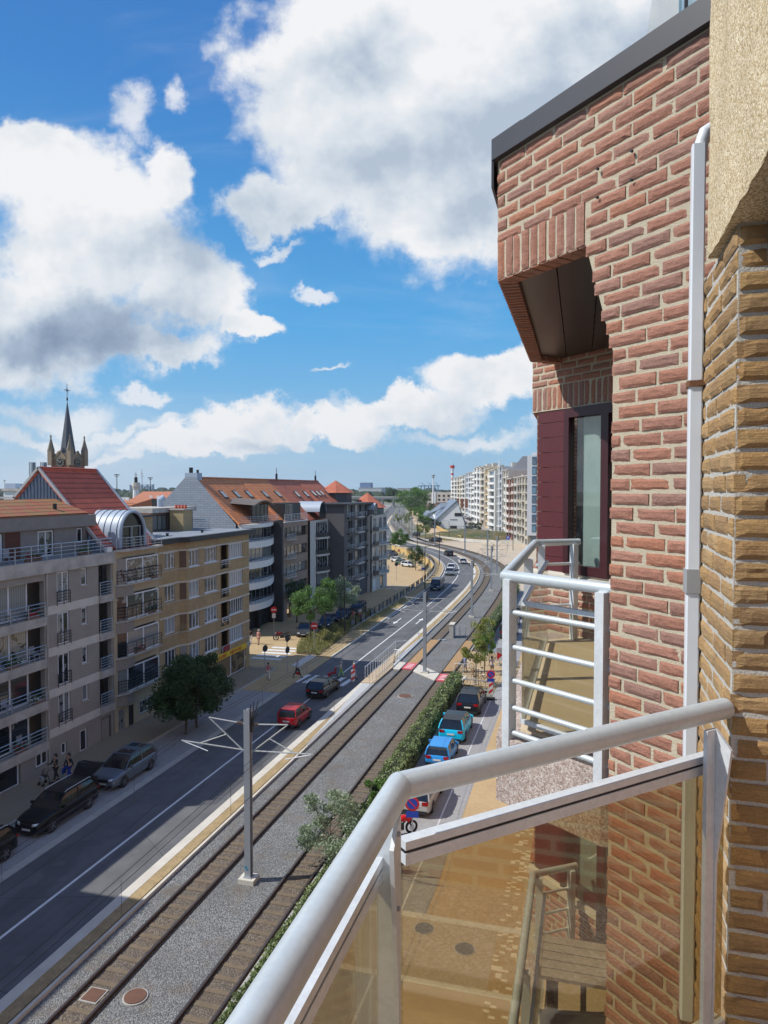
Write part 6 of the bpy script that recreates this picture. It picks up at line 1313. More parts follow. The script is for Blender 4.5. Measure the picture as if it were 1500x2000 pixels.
# ================================================================== VEHICLES
def gp(u, v, z=0.0):
    p = sight(u, v, 1.0); t = (16 - z) / (16 - p[2]); return Vector((p[0] * t, t, z))
def paint(name, c, metal=.1): return mat(name, c, .32, metal, c2=tuple(x * .9 for x in c), scale=2, coat=.22, spec=.3)
M_CGLASS = mat('car_glass', (.012, .014, .017), .05, spec=.9, c2=(.02, .023, .028)); M_TYRE = mat('tyre', (.018, .018, .019), .85); M_RIM = mat('alloy_rim', (.32, .33, .35), .35, .8)
M_TAIL = mat('tail_lamp', (.35, .008, .01), .2); M_HEAD = mat('head_lamp', (.70, .74, .78), .12, .3); M_PLATE = mat('number_plate', (.72, .72, .70), .5)
def car(label, col, L=4.4, W=1.82, H=1.5, kind='hatch', roofm=None, rails=False, tailgate=False, cat='car', group=None, glass_roof=False):
    FAR[0] = False
    r = empty('parked_car' if group is None else 'car', (0, 0, 0), 0, label, cat, group); r.name = 'car' if cat == 'car' else 'van'
    h = W / 2; hl = L / 2; van = kind == 'van'
    bel = {'hatch': .62, 'suv': .64, 'sedan': .62, 'van': .60, 'mini': .63}[kind] * H; hood = {'hatch': .58, 'suv': .60, 'sedan': .55, 'van': .55, 'mini': .60}[kind] * H
    rear = bel + .02 if kind != 'sedan' else .64 * H
    st = [(-hl, .40, .82, .62 * rear), (-hl + .05, .24, .93, rear * .96), (-hl + .35, .20, 1, rear), (-hl * .45, .19, 1, bel), (0, .19, 1, bel), (hl * .40, .19, 1, bel * .98), (hl * .58, .19, 1, hood * 1.03), (hl - .35, .20, .97, hood * .93), (hl - .07, .23, .88, hood * .80), (hl, .34, .76, hood * .60)]
    mb = MB(); n = 0; rings = []
    for y, zb, f, zt in st:
        w = h * f; rings.append([(w * .90, y, zb), (w, y, zb + .10), (w * 1.0, y, zb + (zt - zb) * .55), (w * .965, y, zt - .05), (w * .86, y, zt), (w * .4, y, zt + .02), (-w * .4, y, zt + .02), (-w * .86, y, zt), (-w * .965, y, zt - .05), (-w, y, zb + (zt - zb) * .55), (-w, y, zb + .10), (-w * .90, y, zb)])
    m = len(rings[0]); vs = [p for g in rings for p in g]
    fs = [(i * m + j, i * m + (j + 1) % m, (i + 1) * m + (j + 1) % m, (i + 1) * m + j) for i in range(len(rings) - 1) for j in range(m)] + [tuple(range(m)), tuple(reversed(range(len(vs) - m, len(vs))))]
    mb.add(vs, fs); body = mb.build('body', col, r, smooth=True, angle=60); sm = body.modifiers.new('s', 'SUBSURF'); sm.levels = 1; sm.render_levels = 2
    # greenhouse
    yr0, yr1, yf1, yf0 = {'hatch': (-hl + .10, -hl + .62, hl * .12, hl * .52), 'suv': (-hl + .10, -hl + .50, hl * .10, hl * .48), 'sedan': (-hl * .62, -hl * .30, hl * .10, hl * .48), 'van': (-hl + .03, -hl + .12, hl * .48, hl * .80), 'mini': (-hl + .12, -hl + .42, hl * .18, hl * .45)}[kind]
    wb, wt = h * .90, h * (.70 if not van else .80); gs = [(yr0, bel - .03, wb), ((yr0 + yr1) / 2, (bel + H) / 2 + .05, (wb + wt) / 2), (yr1, H - .045, wt), ((yr1 + yf1) / 2, H - .015, wt), (yf1, H - .05, wt), ((yf1 + yf0) / 2, (bel + H) / 2, (wb + wt) / 2), (yf0, bel - .03, wb)]
    mb = MB(); vs = []
    for y, z, w in gs: vs += [(-w, y, z), (w, y, z)]
    base = [(-wb, yr0, bel - .03), (wb, yr0, bel - .03), (wb, yf0, bel - .03), (-wb, yf0, bel - .03)]
    fs = [(2 * i, 2 * i + 1, 2 * i + 3, 2 * i + 2) for i in range(len(gs) - 1)]
    # sides fan down to the belt line
    nb = len(vs); ys = [g[0] for g in gs]
    for s_ in (0, 1):
        idx = [2 * i + s_ for i in range(len(gs))]; fs.append(tuple(idx))
    mb.add(vs, fs); gh = mb.build('windows', M_CGLASS, r)
    if van:
        mb = MB(); w2 = h * .93; mb.add([(-w2, yr0 - .02, bel - .05), (w2, yr0 - .02, bel - .05), (w2, hl * .35, bel - .05), (-w2, hl * .35, bel - .05), (-wt * 1.03, yr1, H - .02), (wt * 1.03, yr1, H - .02), (wt * 1.03, hl * .35, H - .02), (-wt * 1.03, hl * .35, H - .02)], [(0, 3, 7, 4), (1, 5, 6, 2), (0, 4, 5, 1), (4, 7, 6, 5)]); mb.build('panel_side', col, r)
    rm = roofm or col
    mb = MB(); a, b, c, d = gs[2], gs[3], gs[4], gs[3]; e = .035
    top = [(-wt - e, a[0] - .05, a[1] + .005), (wt + e, a[0] - .05, a[1] + .005), (wt + e, b[0], b[1] + .03), (-wt - e, b[0], b[1] + .03), (wt + e, c[0] + .03, c[1] + .02), (-wt - e, c[0] + .03, c[1] + .02)]
    mb.add(top + [(p[0], p[1], p[2] - .05) for p in top], [(0, 1, 2, 3), (3, 2, 4, 5), (6, 9, 8, 7), (9, 11, 10, 8), (0, 6, 7, 1), (5, 4, 10, 11), (1, 7, 8, 2), (2, 8, 10, 4), (0, 3, 9, 6), (3, 5, 11, 9)]); rf = mb.build('roof', rm, r)
    if glass_roof: mb = MB(); mb.quad((-wt * .8, a[0] + .1, a[1] + .045), (wt * .8, a[0] + .1, a[1] + .045), (wt * .8, c[0] - .1, c[1] + .055), (-wt * .8, c[0] - .1, c[1] + .055)); mb.build('glass_roof', M_CGLASS, rf)
    for s_ in (-1, 1):   # pillars
        mb = MB(); P = lambda g: Vector((s_ * (g[2] + .008), g[0], g[1]))
        mb.bar(P(gs[0]), P(gs[1]), .07, .16).bar(P(gs[1]), P(gs[2]), .07, .14).bar(P(gs[4]), P(gs[5]), .05, .06).bar(P(gs[5]), P(gs[6]), .05, .06)
        ym = (yr1 + yf1) / 2 + .1; mb.bar((s_ * (wt + .012), ym, H - .05), (s_ * (wb + .004), ym + .05, bel), .05, .07); mb.build('pillar', col if not van else M_DARK, r)
        if rails: mb = MB(); mb.tube([(s_ * (wt + .0), yr1, H + .0), (s_ * wt, yr1 + .15, H + .06), (s_ * wt, yf1 - .15, H + .06), (s_ * wt, yf1, H)], .02, 6); mb.build('roof_rail', M_ALU, r)
        mb = MB(); mb.box(s_ * (h + .10) - .09, s_ * (h + .10) + .09, yf0 - .42, yf0 - .30, bel - .0, bel + .15); mb.build('wing_mirror', col, r)
        rad = .37 if kind in ('suv', 'van') else .32
        for y in (-hl * .60, hl * .63):
            mb = MB(); mb.tube([(s_ * (h - .26), y, rad), (s_ * (h - .015), y, rad), (s_ * (h + .005), y, rad)], [rad, rad, rad * .93], 24); wh = mb.build('wheel', M_TYRE, r)
            mb = MB(); mb.tube([(s_ * (h + .002), y, rad), (s_ * (h + .014), y, rad)], [rad * .66, rad * .6], 20); rim = mb.build('rim', M_DARK, wh); mb = MB()
            for k in range(5): t = 2 * math.pi * k / 5; mb.bar((s_ * (h + .016), y, rad), (s_ * (h + .016), y + rad * .62 * math.cos(t), rad + rad * .62 * math.sin(t)), .05, .012, (1, 0, 0))
            mb.build('spokes', M_RIM, rim)
            mb = MB(); n = 14; A = [(s_ * (h + .004), y + (rad + .09) * math.cos(math.pi * k / n), rad + .0 + (rad + .08) * math.sin(math.pi * k / n)) for k in range(n + 1)]; Bq = [(s_ * (h + .004), y + (rad + .0) * math.cos(math.pi * k / n), rad + (rad + .0) * math.sin(math.pi * k / n)) for k in range(n + 1)]; mb.strip(A, Bq); mb.build('wheel_arch', M_BLACK, r)
        mb = MB(); x1, x0 = s_ * h * .88, s_ * h * .50; zz = rear * .84; mb.box(min(x0, x1), max(x0, x1), -hl - .012, -hl + .22, zz - .09, zz + .07); mb.build('tail_light', M_TAIL, r)
        mb = MB(); zz = hood * .72; mb.extr([(s_ * h * .80, hl - .14, zz - .05), (s_ * h * .42, hl - .005, zz - .05), (s_ * h * .45, hl - .03, zz + .06), (s_ * h * .80, hl - .22, zz + .09)], (0, .05, 0)); mb.build('headlight', M_HEAD, r)
    mb = MB(); mb.box(-.26, .26, -hl - .025, -hl - .005, rear * .60, rear * .60 + .11); mb.build('number_plate', M_PLATE, r)
    mb = MB(); mb.box(-.26, .26, hl + .005, hl + .02, .38, .49); mb.build('number_plate', M_PLATE, r)
    MB().box(-h * .80, h * .80, -hl - .02, -hl + .1, .24, .42).build('bumper', M_BLACK, r); MB().box(-h * .66, h * .66, hl - .06, hl + .006, .24, .37).build('bumper', M_BLACK, r)
    mb = MB(); mb.box(-h * .40, h * .40, hl - .04, hl + .01, hood * .55, hood * .74); mb.build('grille', M_BLACK, r)
    if tailgate:
        mb = MB(); mb.extr([(-wt, yr1 - .05, H - .02), (wt, yr1 - .05, H - .02), (wb, yr1 - .75, H + .42), (wb * .9, yr1 - 1.15, H + .38), (-wb * .9, yr1 - 1.15, H + .38), (-wb, yr1 - .75, H + .42)], (0, -.02, .05)); mb.build('tailgate', col, r, label='open tailgate')
        mb = MB(); mb.box(-wb * .9, wb * .9, -hl + .02, -hl + .3, bel * .6, H - .12); mb.build('boot_opening', M_BLACK, r)
    FAR[0] = True; return r
PT = dict(black=paint('black_paint', (.012, .013, .016)), cyan=paint('turquoise_paint', (.01, .50, .78), .05), blue=paint('bright_blue_paint', (.03, .28, .70), .1), silver=paint('pearl_paint', (.52, .50, .47), .3), red=paint('red_paint', (.42, .012, .02), .1), grey=paint('slate_paint', (.16, .20, .25), .4),
          navy=paint('navy_paint', (.015, .03, .075)), white=paint('white_paint', (.62, .63, .64), .05), dgrey=paint('graphite_paint', (.05, .055, .06)), green=paint('green_paint', (.08, .13, .11)))
def put(c, x, y, rz=0, z=0.0): c.location = Vector((x, y, z)) * K; c.rotation_euler = (0, 0, rz); return c
PI = math.pi
put(car('black estate SUV parked nearest the bicycle bay, rear window towards us', PT['black'], 4.9, 1.95, 1.74, 'suv', rails=False), -7.55, 51.25, 0, .02)
put(car('turquoise SUV with dark roof parked behind the black SUV', PT['cyan'], 4.8, 1.93, 1.68, 'suv', roofm=PT['black']), -7.72, 45.55, 0, .02)
put(car('small bright blue hatchback half hidden by the handrail', PT['blue'], 3.85, 1.70, 1.42, 'mini'), -7.78, 41.0, 0, .02)
put(car('pearl white crossover parked beside the red motorcycle', PT['silver'], 4.5, 1.86, 1.56, 'hatch', glass_roof=True), -7.7, 35.1, 0, .02)
put(car('silver-blue crossover parked in the shade nearest the dark street trees', PT['grey'], 4.55, 1.88, 1.62, 'hatch', glass_roof=True), -24.25, 33.7, PI, .02)
put(car('black estate car with its tailgate open, parked in the shade', PT['black'], 4.8, 1.85, 1.62, 'suv', rails=True, tailgate=True), -24.35, 28.55, PI, .02)
put(car('black estate car cut by the left edge of the picture', PT['black'], 4.7, 1.85, 1.58, 'suv', rails=True), -24.45, 23.3, PI, .02)
put(car('small red hatchback driving away on the shaded road', PT['red'], 3.6, 1.64, 1.48, 'mini'), -18.75, 44.8, 0, .005)
put(car('black hatchback waiting at the zebra crossing', PT['black'], 4.3, 1.80, 1.46, 'hatch', roofm=PT['dgrey']), -19.3, 51.9, -.04, .005)
def oncor(c, off, s, flip, z=.005): p = at(off, s); return put(c, p.x, p.y, heading(s) + (PI if flip else 0), z)
v = car('dark blue panel van coming towards us with its lights on', PT['navy'], 5.3, 2.0, 1.95, 'van', cat='van'); oncor(v, -6.9, 111.5, True)
oncor(car('white and blue hatchback coming round the bend behind the dark van', PT['grey'], 4.3, 1.8, 1.5, 'hatch', roofm=PT['white']), -6.95, 131.5, True)
w0 = car('white car following the hatchback round the bend', PT['white'], 4.3, 1.8, 1.5, 'hatch'); oncor(w0, -6.95, 139, True)
c = copy_tree(w0); c['label'] = 'white car driving away in the bend on the tram side of the road'; oncor(c, -4.1, 152, False)
b0 = car('black SUV driving away at the far side of the bend', PT['black'], 4.7, 1.88, 1.65, 'suv'); oncor(b0, -4.2, 171, False)
def cp(src, lab, x, y, rz, z=.03, group=None):
    c = copy_tree(src); c['label'] = lab
    if group: c['group'] = group
    return put(c, x, y, rz, z)
cp(b0, 'dark car crossing the beige plaza by the yellow saplings', -54, 236, .6); cp(b0, 'dark car behind the white barrier of the plaza', -42.2, 210, 1.1)
# parked along the far row
d0 = put(car('black saloon parked under the green street tree, nose to the motorcycle', PT['dgrey'], 4.6, 1.8, 1.40, 'sedan'), -29.1, 72.4, PI + .28, .04)
n0 = put(car('blue hatchback parked behind the black saloon', PT['navy'], 4.4, 1.8, 1.48, 'hatch'), -28.3, 77.2, PI + .2, .04)
cp(n0, 'navy estate parked third in the shaded row', -27.9, 81.6, PI + .15, .04); cp(b0, 'black SUV parked beside the couple at the ramp fence', -27.5, 86.6, PI + .1, .04)
low = [(797, 1107, 'silver car parked first in the lower street', w0), (786, 1103, 'pale green car second in the lower street row', None), (776, 1098, 'white car third in the lower street row', w0), (768, 1093, 'grey car fourth in the lower street row', d0), (766, 1084, 'teal car at the back of the lower street row', n0), (770, 1063, 'dark red-brown car behind the bright green tree', b0)]
g0 = car('x', PT['green'], 4.2, 1.76, 1.5, 'hatch')
for i, (u, v_, lab, src) in enumerate(low):
    p = gp(u, v_, -2.25 if i < 5 else 0)
    if src is None: g0['label'] = lab; put(g0, p.x, p.y, 1.0 + PI, -2.2)
    else: cp(src, lab, p.x, p.y, 1.0 + PI if i < 5 else 1.0, -2.2 if i < 5 else .05)
vb = car('black van parked behind the bicycle bay, seen through the railing', PT['dgrey'], 5.1, 1.98, 1.95, 'van', cat='van'); put(vb, -7.35, 77.2, 0, .05)
cp(n0, 'blue estate parked in front of the black van', -7.6, 83.5, 0, .05); cp(b0, 'dark SUV furthest along the parking bays beyond the van', -7.8, 89.5, 0, .05)
AVL = ['white car furthest along the avenue, below the straw coloured block', 'black saloon second from the far end of the avenue row', 'blue car below the pale blue-grey block', 'white car below the grey-white block with shaded balconies', 'black SUV parked below the bright white block', 'black saloon below the pale peach block', 'white car below the sand yellow block', 'white car nearest us in the avenue row, by the curved white balconies', 'black saloon nearest the white gabled house', 'white car between the two others at the dark clipped bush', 'blue car furthest left at the dark clipped bush']
far_cars = [(908, 1013), (914, 1015), (919, 1017), (925, 1018), (931, 1020), (938, 1022), (945, 1025), (951, 1029), (843, 1027), (838, 1030), (833, 1033)]
srcs = [w0, d0, n0, w0, b0, d0, w0, w0, d0, w0, n0]
for i, ((u, v_), s_) in enumerate(zip(far_cars, srcs)):
    p = gp(u, v_); cname = {id(w0): 'white', id(d0): 'black', id(n0): 'blue', id(b0): 'black'}[id(s_)]
    cp(s_, AVL[i], p.x, p.y, .25 if i < 8 else .7, .05, 'cars parked along the far avenue' if i < 8 else 'cars parked near the white house')
for i in range(5): p = at(-11 - .3 * i, 330 + i * 24); cp([w0, n0, d0, w0, n0][i], ['white car nearest us on the side road left of the saplings', 'blue car second on the side road left of the saplings', 'black car in the middle of the far side road', 'white car fourth on the far side road, towards the bridge', 'blue car furthest away on the side road before the bridge'][i], p.x, p.y, heading(330 + i * 24), .05, 'cars on the far side road')

def motorcycle(label, col, x, y, rz, z=.03):
    FAR[0] = False; r = empty('motorcycle', (0, 0, 0), 0, label, 'motorcycle')
    for yy in (-.72, .72):
        mb = MB(); n = 20; mb.tube([(0, yy + .30 * math.cos(2 * PI * k / n), .31 + .30 * math.sin(2 * PI * k / n)) for k in range(n + 1)], .065, 8, False); w = mb.build('wheel', M_TYRE, r, smooth=True)
        mb = MB(); mb.tube([(-.06, yy, .31), (.06, yy, .31)], .07, 10).disc((.07, yy, .31), (1, 0, 0), .15, 16, .01); mb.build('brake_disc', M_ALU, w)
    mb = MB(); mb.tube([(0, -.72, .31), (0, -.25, .45), (0, .1, .42), (0, .45, .80)], .045, 8).tube([(-.09, .72, .31), (-.09, .50, .88)], .03, 8).tube([(.09, .72, .31), (.09, .50, .88)], .03, 8); mb.box(-.15, .15, -.22, .22, .28, .58); mb.build('frame', M_DARK, r)
    mb = MB(); mb.tube([(0, -.05, .78), (0, .12, .86), (0, .34, .84), (0, .46, .74)], [.10, .17, .17, .09], 12); mb.tube([(0, .40, .70), (0, .62, .86), (0, .74, .84)], [.16, .17, .05], 10); mb.build('fairing', col, r, smooth=True)
    mb = MB(); mb.tube([(0, -.85, .92), (0, -.5, .84), (0, -.05, .78)], [.05, .14, .11], 10); mb.build('seat', M_BLACK, r, smooth=True)
    mb = MB(); mb.tube([(-.36, .36, .98), (-.15, .48, .97), (.15, .48, .97), (.36, .36, .98)], .018, 6); mb.build('handlebar', M_DARK, r)
    mb = MB(); mb.tube([(.14, .1, .3), (.17, -.3, .3), (.19, -.85, .48)], [.03, .045, .06], 10); mb.build('exhaust', M_ALU, r, smooth=True)
    mb = MB(); mb.box(-.09, .09, -.98, -.9, .78, .85); mb.build('tail_light', M_TAIL, r); mb = MB(); mb.disc((0, .80, .84), (0, 1, 0), .09, 14, .05); mb.build('headlight', M_HEAD, r)
    FAR[0] = True; return put(r, x, y, rz, z)
motorcycle('dark red motorcycle parked under the no-entry sign', paint('wine_paint', (.16, .012, .02)), -30.3, 68.9, 1.9, .04)
motorcycle('bright red sports motorcycle parked behind the pearl crossover', paint('racing_red', (.60, .012, .012), 0), -7.95, 31.3, -.9, .03)
def bicycle(label, x, y, rz, col, z=.06):
    FAR[0] = False; r = empty('bicycle', (0, 0, 0), 0, label, 'bicycle', 'bicycles in the bicycle bay')
    for yy in (-.52, .52):
        mb = MB(); n = 18; mb.tube([(0, yy + .33 * math.cos(2 * PI * k / n), .34 + .33 * math.sin(2 * PI * k / n)) for k in range(n + 1)], .02, 5, False)
        for k in range(6): t = PI * k / 6; mb.tube([(0, yy - .33 * math.cos(t), .34 - .33 * math.sin(t)), (0, yy + .33 * math.cos(t), .34 + .33 * math.sin(t))], .004, 3)
        mb.build('wheel', M_TYRE, r)
    mb = MB()
    for a, b in (((-.52, .34), (-.18, .85)), ((-.52, .34), (-.05, .30)), ((-.05, .30), (-.18, .95)), ((-.05, .30), (.36, .82)), ((-.16, .80), (.36, .86)), ((.52, .34), (.34, 1.02))): mb.tube([(0, *a), (0, *b)], .02, 6)
    mb.build('frame', col, r); mb = MB(); mb.tube([(-.28, .28, 1.04), (0, .34, 1.03), (.28, .28, 1.04)], .014, 6); mb.build('handlebar', M_ALU, r); mb = MB(); mb.tube([(0, -.32, .98), (0, -.08, .97)], [.09, .03], 8); mb.build('saddle', M_BLACK, r)
    if 'basket' in label: mb = MB(); mb.box(-.18, .18, .50, .78, .82, 1.05); mb.build('basket', mat('wicker', (.25, .15, .08), .9), r)
    FAR[0] = True; return put(r, x, y, rz, z)
for i, (x, y, rz, ci, lab) in enumerate([(-7.95, 58.2, 1.3, 'dgrey', 'dark bicycle with a brown basket nearest the black SUV'), (-8.3, 56.6, 1.4, 'white', 'white bicycle leaning on the front rack of the bicycle bay'), (-8.1, 59.6, 1.2, 'silver', 'silver bicycle beside the man in the white shirt'), (-9.5, 62.1, 1.0, 'white', 'white bicycle next to the man in the light blue shirt'), (-8.2, 66.4, 1.3, 'black', 'black bicycle in the rear rack behind the trees'), (-7.3, 66.9, 1.5, 'blue', 'blue bicycle at the right end of the rear rack'), (-9.9, 60.9, .9, 'silver', 'silver bicycle against the rack beside the rails')]): bicycle(lab, x, y, rz, PT[ci])

# ================================================================== PEOPLE
SKIN = mat('skin', (.46, .27, .19), .6)
def skinmesh(name, verts, edges, m, parent, root=0, sub=2):
    bm = bmesh.new(); lay = bm.verts.layers.skin.verify(); vs = []
    for i, (p, rd) in enumerate(verts):
        v = bm.verts.new(p); v[lay].radius = (rd, rd) if not isinstance(rd, tuple) else rd; v[lay].use_root = (i == root); vs.append(v)
    for a, b in edges: bm.edges.new((vs[a], vs[b]))
    me = bpy.data.meshes.new(name); bm.to_mesh(me); bm.free(); me.materials.append(m); o = bpy.data.objects.new(name, me); COL.objects.link(o); o.parent = parent
    md = o.modifiers.new('skin', 'SKIN'); md.use_smooth_shade = True; s = o.modifiers.new('sub', 'SUBSURF'); s.levels = s.render_levels = sub; return o
def person(label, x, y, rz, top, legs, hair=(.08, .05, .03), h=1.72, stride=.22, shorts=False, sleeves=True, arms=(0.0, 0.0), coat=False, skirt=False, cap=None, z=.03, lean=0.0):
    k = h / 1.75; r = empty('person', (0, 0, 0), 0, label, 'person'); g = lambda *p: (p[0] * k, (p[1] + lean * max(0, p[2] - .9)) * k, p[2] * k)
    V = [(g(0, 0, .95), .125 * k), (g(0, 0, 1.12), .115 * k), (g(0, .01, 1.33), (.15 * k, .10 * k)), (g(0, 0, 1.47), .055 * k), (g(0, .01, 1.56), .075 * k), (g(0, .015, 1.66), .085 * k), (g(0, .01, 1.74), .05 * k)]
    E_ = [(0, 1), (1, 2), (2, 3), (3, 4), (4, 5), (5, 6)]; nose = len(V); V.append((g(0, .115, 1.60), .012 * k)); E_.append((4, nose))
    def chain(a, pts):
        i = a
        for p, rd in pts: V.append((p, rd)); E_.append((i, len(V) - 1)); i = len(V) - 1
        return i
    legp = {}; armp = {}
    for s_, st in ((-1, stride), (1, -stride)):
        kn = g(s_ * .10, st * .55, .50); an = g(s_ * .10, st * 1.15 - (.08 if st < 0 else 0), .09 + (.05 if st < 0 else 0)); legp[s_] = (g(s_ * .10, .0, .88), kn, an)
        chain(0, [(g(s_ * .10, 0, .86), .088 * k), (kn, .055 * k), (g(s_ * .10, st * .9 - .02, .30), .052 * k), (an, .036 * k), ((an[0], an[1] + .13 * k, .045 * k), .034 * k)])
        f = arms[0 if s_ < 0 else 1]; el = g(s_ * .235, -st * .45 - .02 + f * .12, 1.14 + f * .02); wr = g(s_ * .235 - s_ * .02 * f, -st * .8 + .04 + f * .34, .90 + f * .22); armp[s_] = (g(s_ * .185, 0, 1.40), el, wr)
        w = chain(2, [(g(s_ * .18, 0, 1.405), .055 * k), (el, .04 * k), (wr, .026 * k)]); d = Vector(wr) - Vector(el); d.normalize(); pw = Vector(wr) + d * .07 * k
        hnd = chain(w, [(tuple(pw), .03 * k)])
        for q, (ox, ln) in enumerate(((-.03, .07), (-.01, .085), (.01, .08), (.03, .065))): p1 = pw + d * ln * .5 * k + Vector((0, ox * k, 0)); chain(hnd, [(tuple(p1), .009 * k), (tuple(p1 + d * ln * .45 * k + Vector((-s_ * .012 * k, 0, 0))), .008 * k)])
        p1 = pw + Vector((0, .045 * k, .0)); chain(hnd, [(tuple(p1), .010 * k)])
    skinmesh('body', V, E_, SKIN, r)
    tm = mat('cloth_%02d%02d%02d' % tuple(int(c * 99) for c in top), top, .9, c2=tuple(c * .8 for c in top), scale=6); lm = mat('cloth_%02d%02d%02d' % tuple(int(c * 99) for c in legs), legs, .9, c2=tuple(c * .8 for c in legs), scale=6)
    hem = .62 if coat else .92
    V2 = [(g(0, 0, 1.1), (.135 * k, .125 * k)), (g(0, .01, 1.33), (.175 * k, .125 * k)), (g(0, 0, 1.445), .075 * k), (g(0, 0, .95), (.15 * k, .14 * k)), (g(0, 0, hem), (.17 * k if coat else .145 * k, .15 * k))]; E2 = [(0, 1), (1, 2), (0, 3), (3, 4)]
    for s_ in (-1, 1):
        sh, el, wr = armp[s_]; i = len(V2); V2.append((sh, .07 * k)); E2.append((1, i))
        tgt = el; V2.append((tuple(Vector(sh).lerp(Vector(el), .75)), .055 * k)); E2.append((i, i + 1))
        if sleeves: V2 += [(el, .052 * k), (tuple(Vector(el).lerp(Vector(wr), .9)), .040 * k)]; E2 += [(i + 1, i + 2), (i + 2, i + 3)]
    skinmesh('coat' if coat else 'shirt', V2, E2, tm, r, 0, 1)
    V3 = [(g(0, 0, .97), (.145 * k, .13 * k))]; E3 = []
    if skirt: V3 += [(g(0, 0, .80), .17 * k), (g(0, 0, .50), .20 * k)]; E3 += [(0, 1), (1, 2)]
    else:
        for s_ in (-1, 1):
            hp, kn, an = legp[s_]; i = len(V3); V3.append((hp, .108 * k)); E3.append((0, i)); V3.append((tuple(Vector(hp).lerp(Vector(kn), .85 if shorts else 1)), .076 * k)); E3.append((i, i + 1))
            if not shorts: V3 += [(tuple(Vector(kn).lerp(Vector(an), .9)), .060 * k)]; E3.append((i + 1, i + 2))
    skinmesh('skirt' if skirt else 'shorts' if shorts else 'trousers', V3, E3, lm, r, 0, 1)
    hm = mat('hair_%02d%02d' % (int(hair[0] * 99), int(hair[2] * 99)), hair, .9); skinmesh('hair' if not cap else 'cap', [(g(0, -.02, 1.66), .095 * k), (g(0, -.012, 1.735), .07 * k), (g(0, -.05, 1.58), .07 * k)], [(0, 1), (0, 2)], hm, r, 0, 1)
    FAR[0] = False; o = lambda nm, m, f: (lambda mb: (f(mb), mb.build(nm, m, r)))(MB())
    for sx in (-1, 1): p = g(sx * .033, .098, 1.635); o('eye', M_BLACK, lambda mb: mb.disc(p, (0, 1, 0), .011 * k, 8, .02))
    p = g(0, .088, 1.55); o('mouth', mat('lips', (.30, .10, .09), .6), lambda mb: mb.box(p[0] - .025, p[0] + .025, p[1] - .01, p[1] + .008, p[2] - .006, p[2] + .006))
    for s_ in (-1, 1): an = legp[s_][2]; o('shoe', M_BLACK, lambda mb: mb.tube([(an[0], an[1] - .05, .045), (an[0], an[1] + .06, .05), (an[0], an[1] + .19, .035)], [.045, .055, .035], 8))
    FAR[0] = True; put(r, x, y, rz, z); return r
GH = (.50, .50, .48)
def prop(nm, lab, cat, x, y, rz, z=.03): FAR[0] = False; r = empty(nm, (0, 0, 0), 0, lab, cat); return r
person('person in dark coat pushing a walking frame on the shaded pavement', -27.35, 31.9, PI - .35, (.02, .02, .025), (.03, .03, .035), (.05, .04, .03), arms=(1, 1), coat=True, z=.12, stride=.15)
person('person in black jacket and bright blue trousers carrying a blue bag', -26.75, 32.2, PI - .2, (.015, .018, .03), (.02, .04, .30), (.03, .03, .03), z=.12)
r = prop('walking_frame', 'black wheeled walking frame pushed along the shaded pavement', 'walking frame', 0, 0, 0)
for sx in (-.24, .24): mb = MB(); mb.tube([(sx, -.25, .9), (sx, -.05, .88), (sx, .22, .08)], .016, 6).tube([(sx, -.05, .86), (sx, -.22, .08)], .016, 6); mb.build('side_frame', M_DARK, r); [MB().disc((sx, yy, .09), (1, 0, 0), .09, 14, .03).build('wheel', M_TYRE, r) for yy in (-.22, .22)]
MB().box(-.23, .23, -.12, .12, .55, .60).build('seat', M_BLACK, r); MB().box(-.2, .2, .12, .26, .35, .58).build('basket', M_GREYF, r); FAR[0] = True; put(r, -27.6, 31.35, PI - .35, .12)
r = prop('shopping_bag', 'blue shopping bag beside the blue trousers', 'bag', 0, 0, 0); MB().box(-.06, .06, -.18, .18, 0, .38).build('bag', mat('blue_bag', (.02, .06, .30), .7), r); MB().tube([(0, -.1, .38), (0, -.05, .55), (0, .05, .55), (0, .1, .38)], .01, 5).build('handle', MATS['blue_bag'], r); FAR[0] = True; put(r, -27.02, 32.15, .2, .12 + .40)
person('person in pink shirt and white trousers walking on the shaded pavement', -24.95, 53.9, .5, (.50, .16, .20), (.60, .60, .60), (.04, .03, .03), 1.65, sleeves=False, z=.12)
person('man in light blue shirt and dark trousers stepping onto the zebra', -23.0, 55.5, -PI / 2, (.38, .48, .62), (.02, .025, .04), (.45, .40, .35), 1.78, stride=.3)
person('person with white hair and light green trousers pushing the red wheelchair', -19.45, 56.5, PI / 2 + .2, (.55, .53, .48), (.28, .55, .16), GH, 1.62, arms=(1, 1))
person('white-haired person in a red coat at the zebra end by the platform railing', -18.25, 56.35, PI / 2, (.60, .02, .04), (.45, .42, .42), GH, 1.66, coat=True)
person('person in black top and white trousers in front of the shaded garages', -32.75, 66.5, .3, (.02, .02, .03), (.62, .62, .62), (.03, .03, .03), 1.68, sleeves=False)
person('man in pink shirt, pink shorts and pale cap left of the dark red motorcycle', -31.75, 66.3, PI - .2, (.52, .25, .24), (.50, .27, .25), (.66, .64, .60), 1.78, shorts=True, sleeves=False, cap=True, stride=.05)
person('person in salmon dress beside the ramp fence', -26.35, 81.2, .2, (.50, .20, .18), (.50, .20, .18), (.05, .03, .02), 1.66, skirt=True, sleeves=False)
person('person in white shirt and orange shorts beside the ramp fence', -25.8, 82.1, .1, (.66, .66, .66), (.60, .14, .05), (.06, .04, .03), 1.78, shorts=True, sleeves=False)
person('man in white shirt and brown shorts bending over the bicycles', -7.2, 60.6, .15, (.55, .60, .72), (.22, .18, .14), (.05, .04, .03), 1.8, shorts=True, sleeves=False, stride=.06, arms=(1, 1), lean=.25, z=.06)
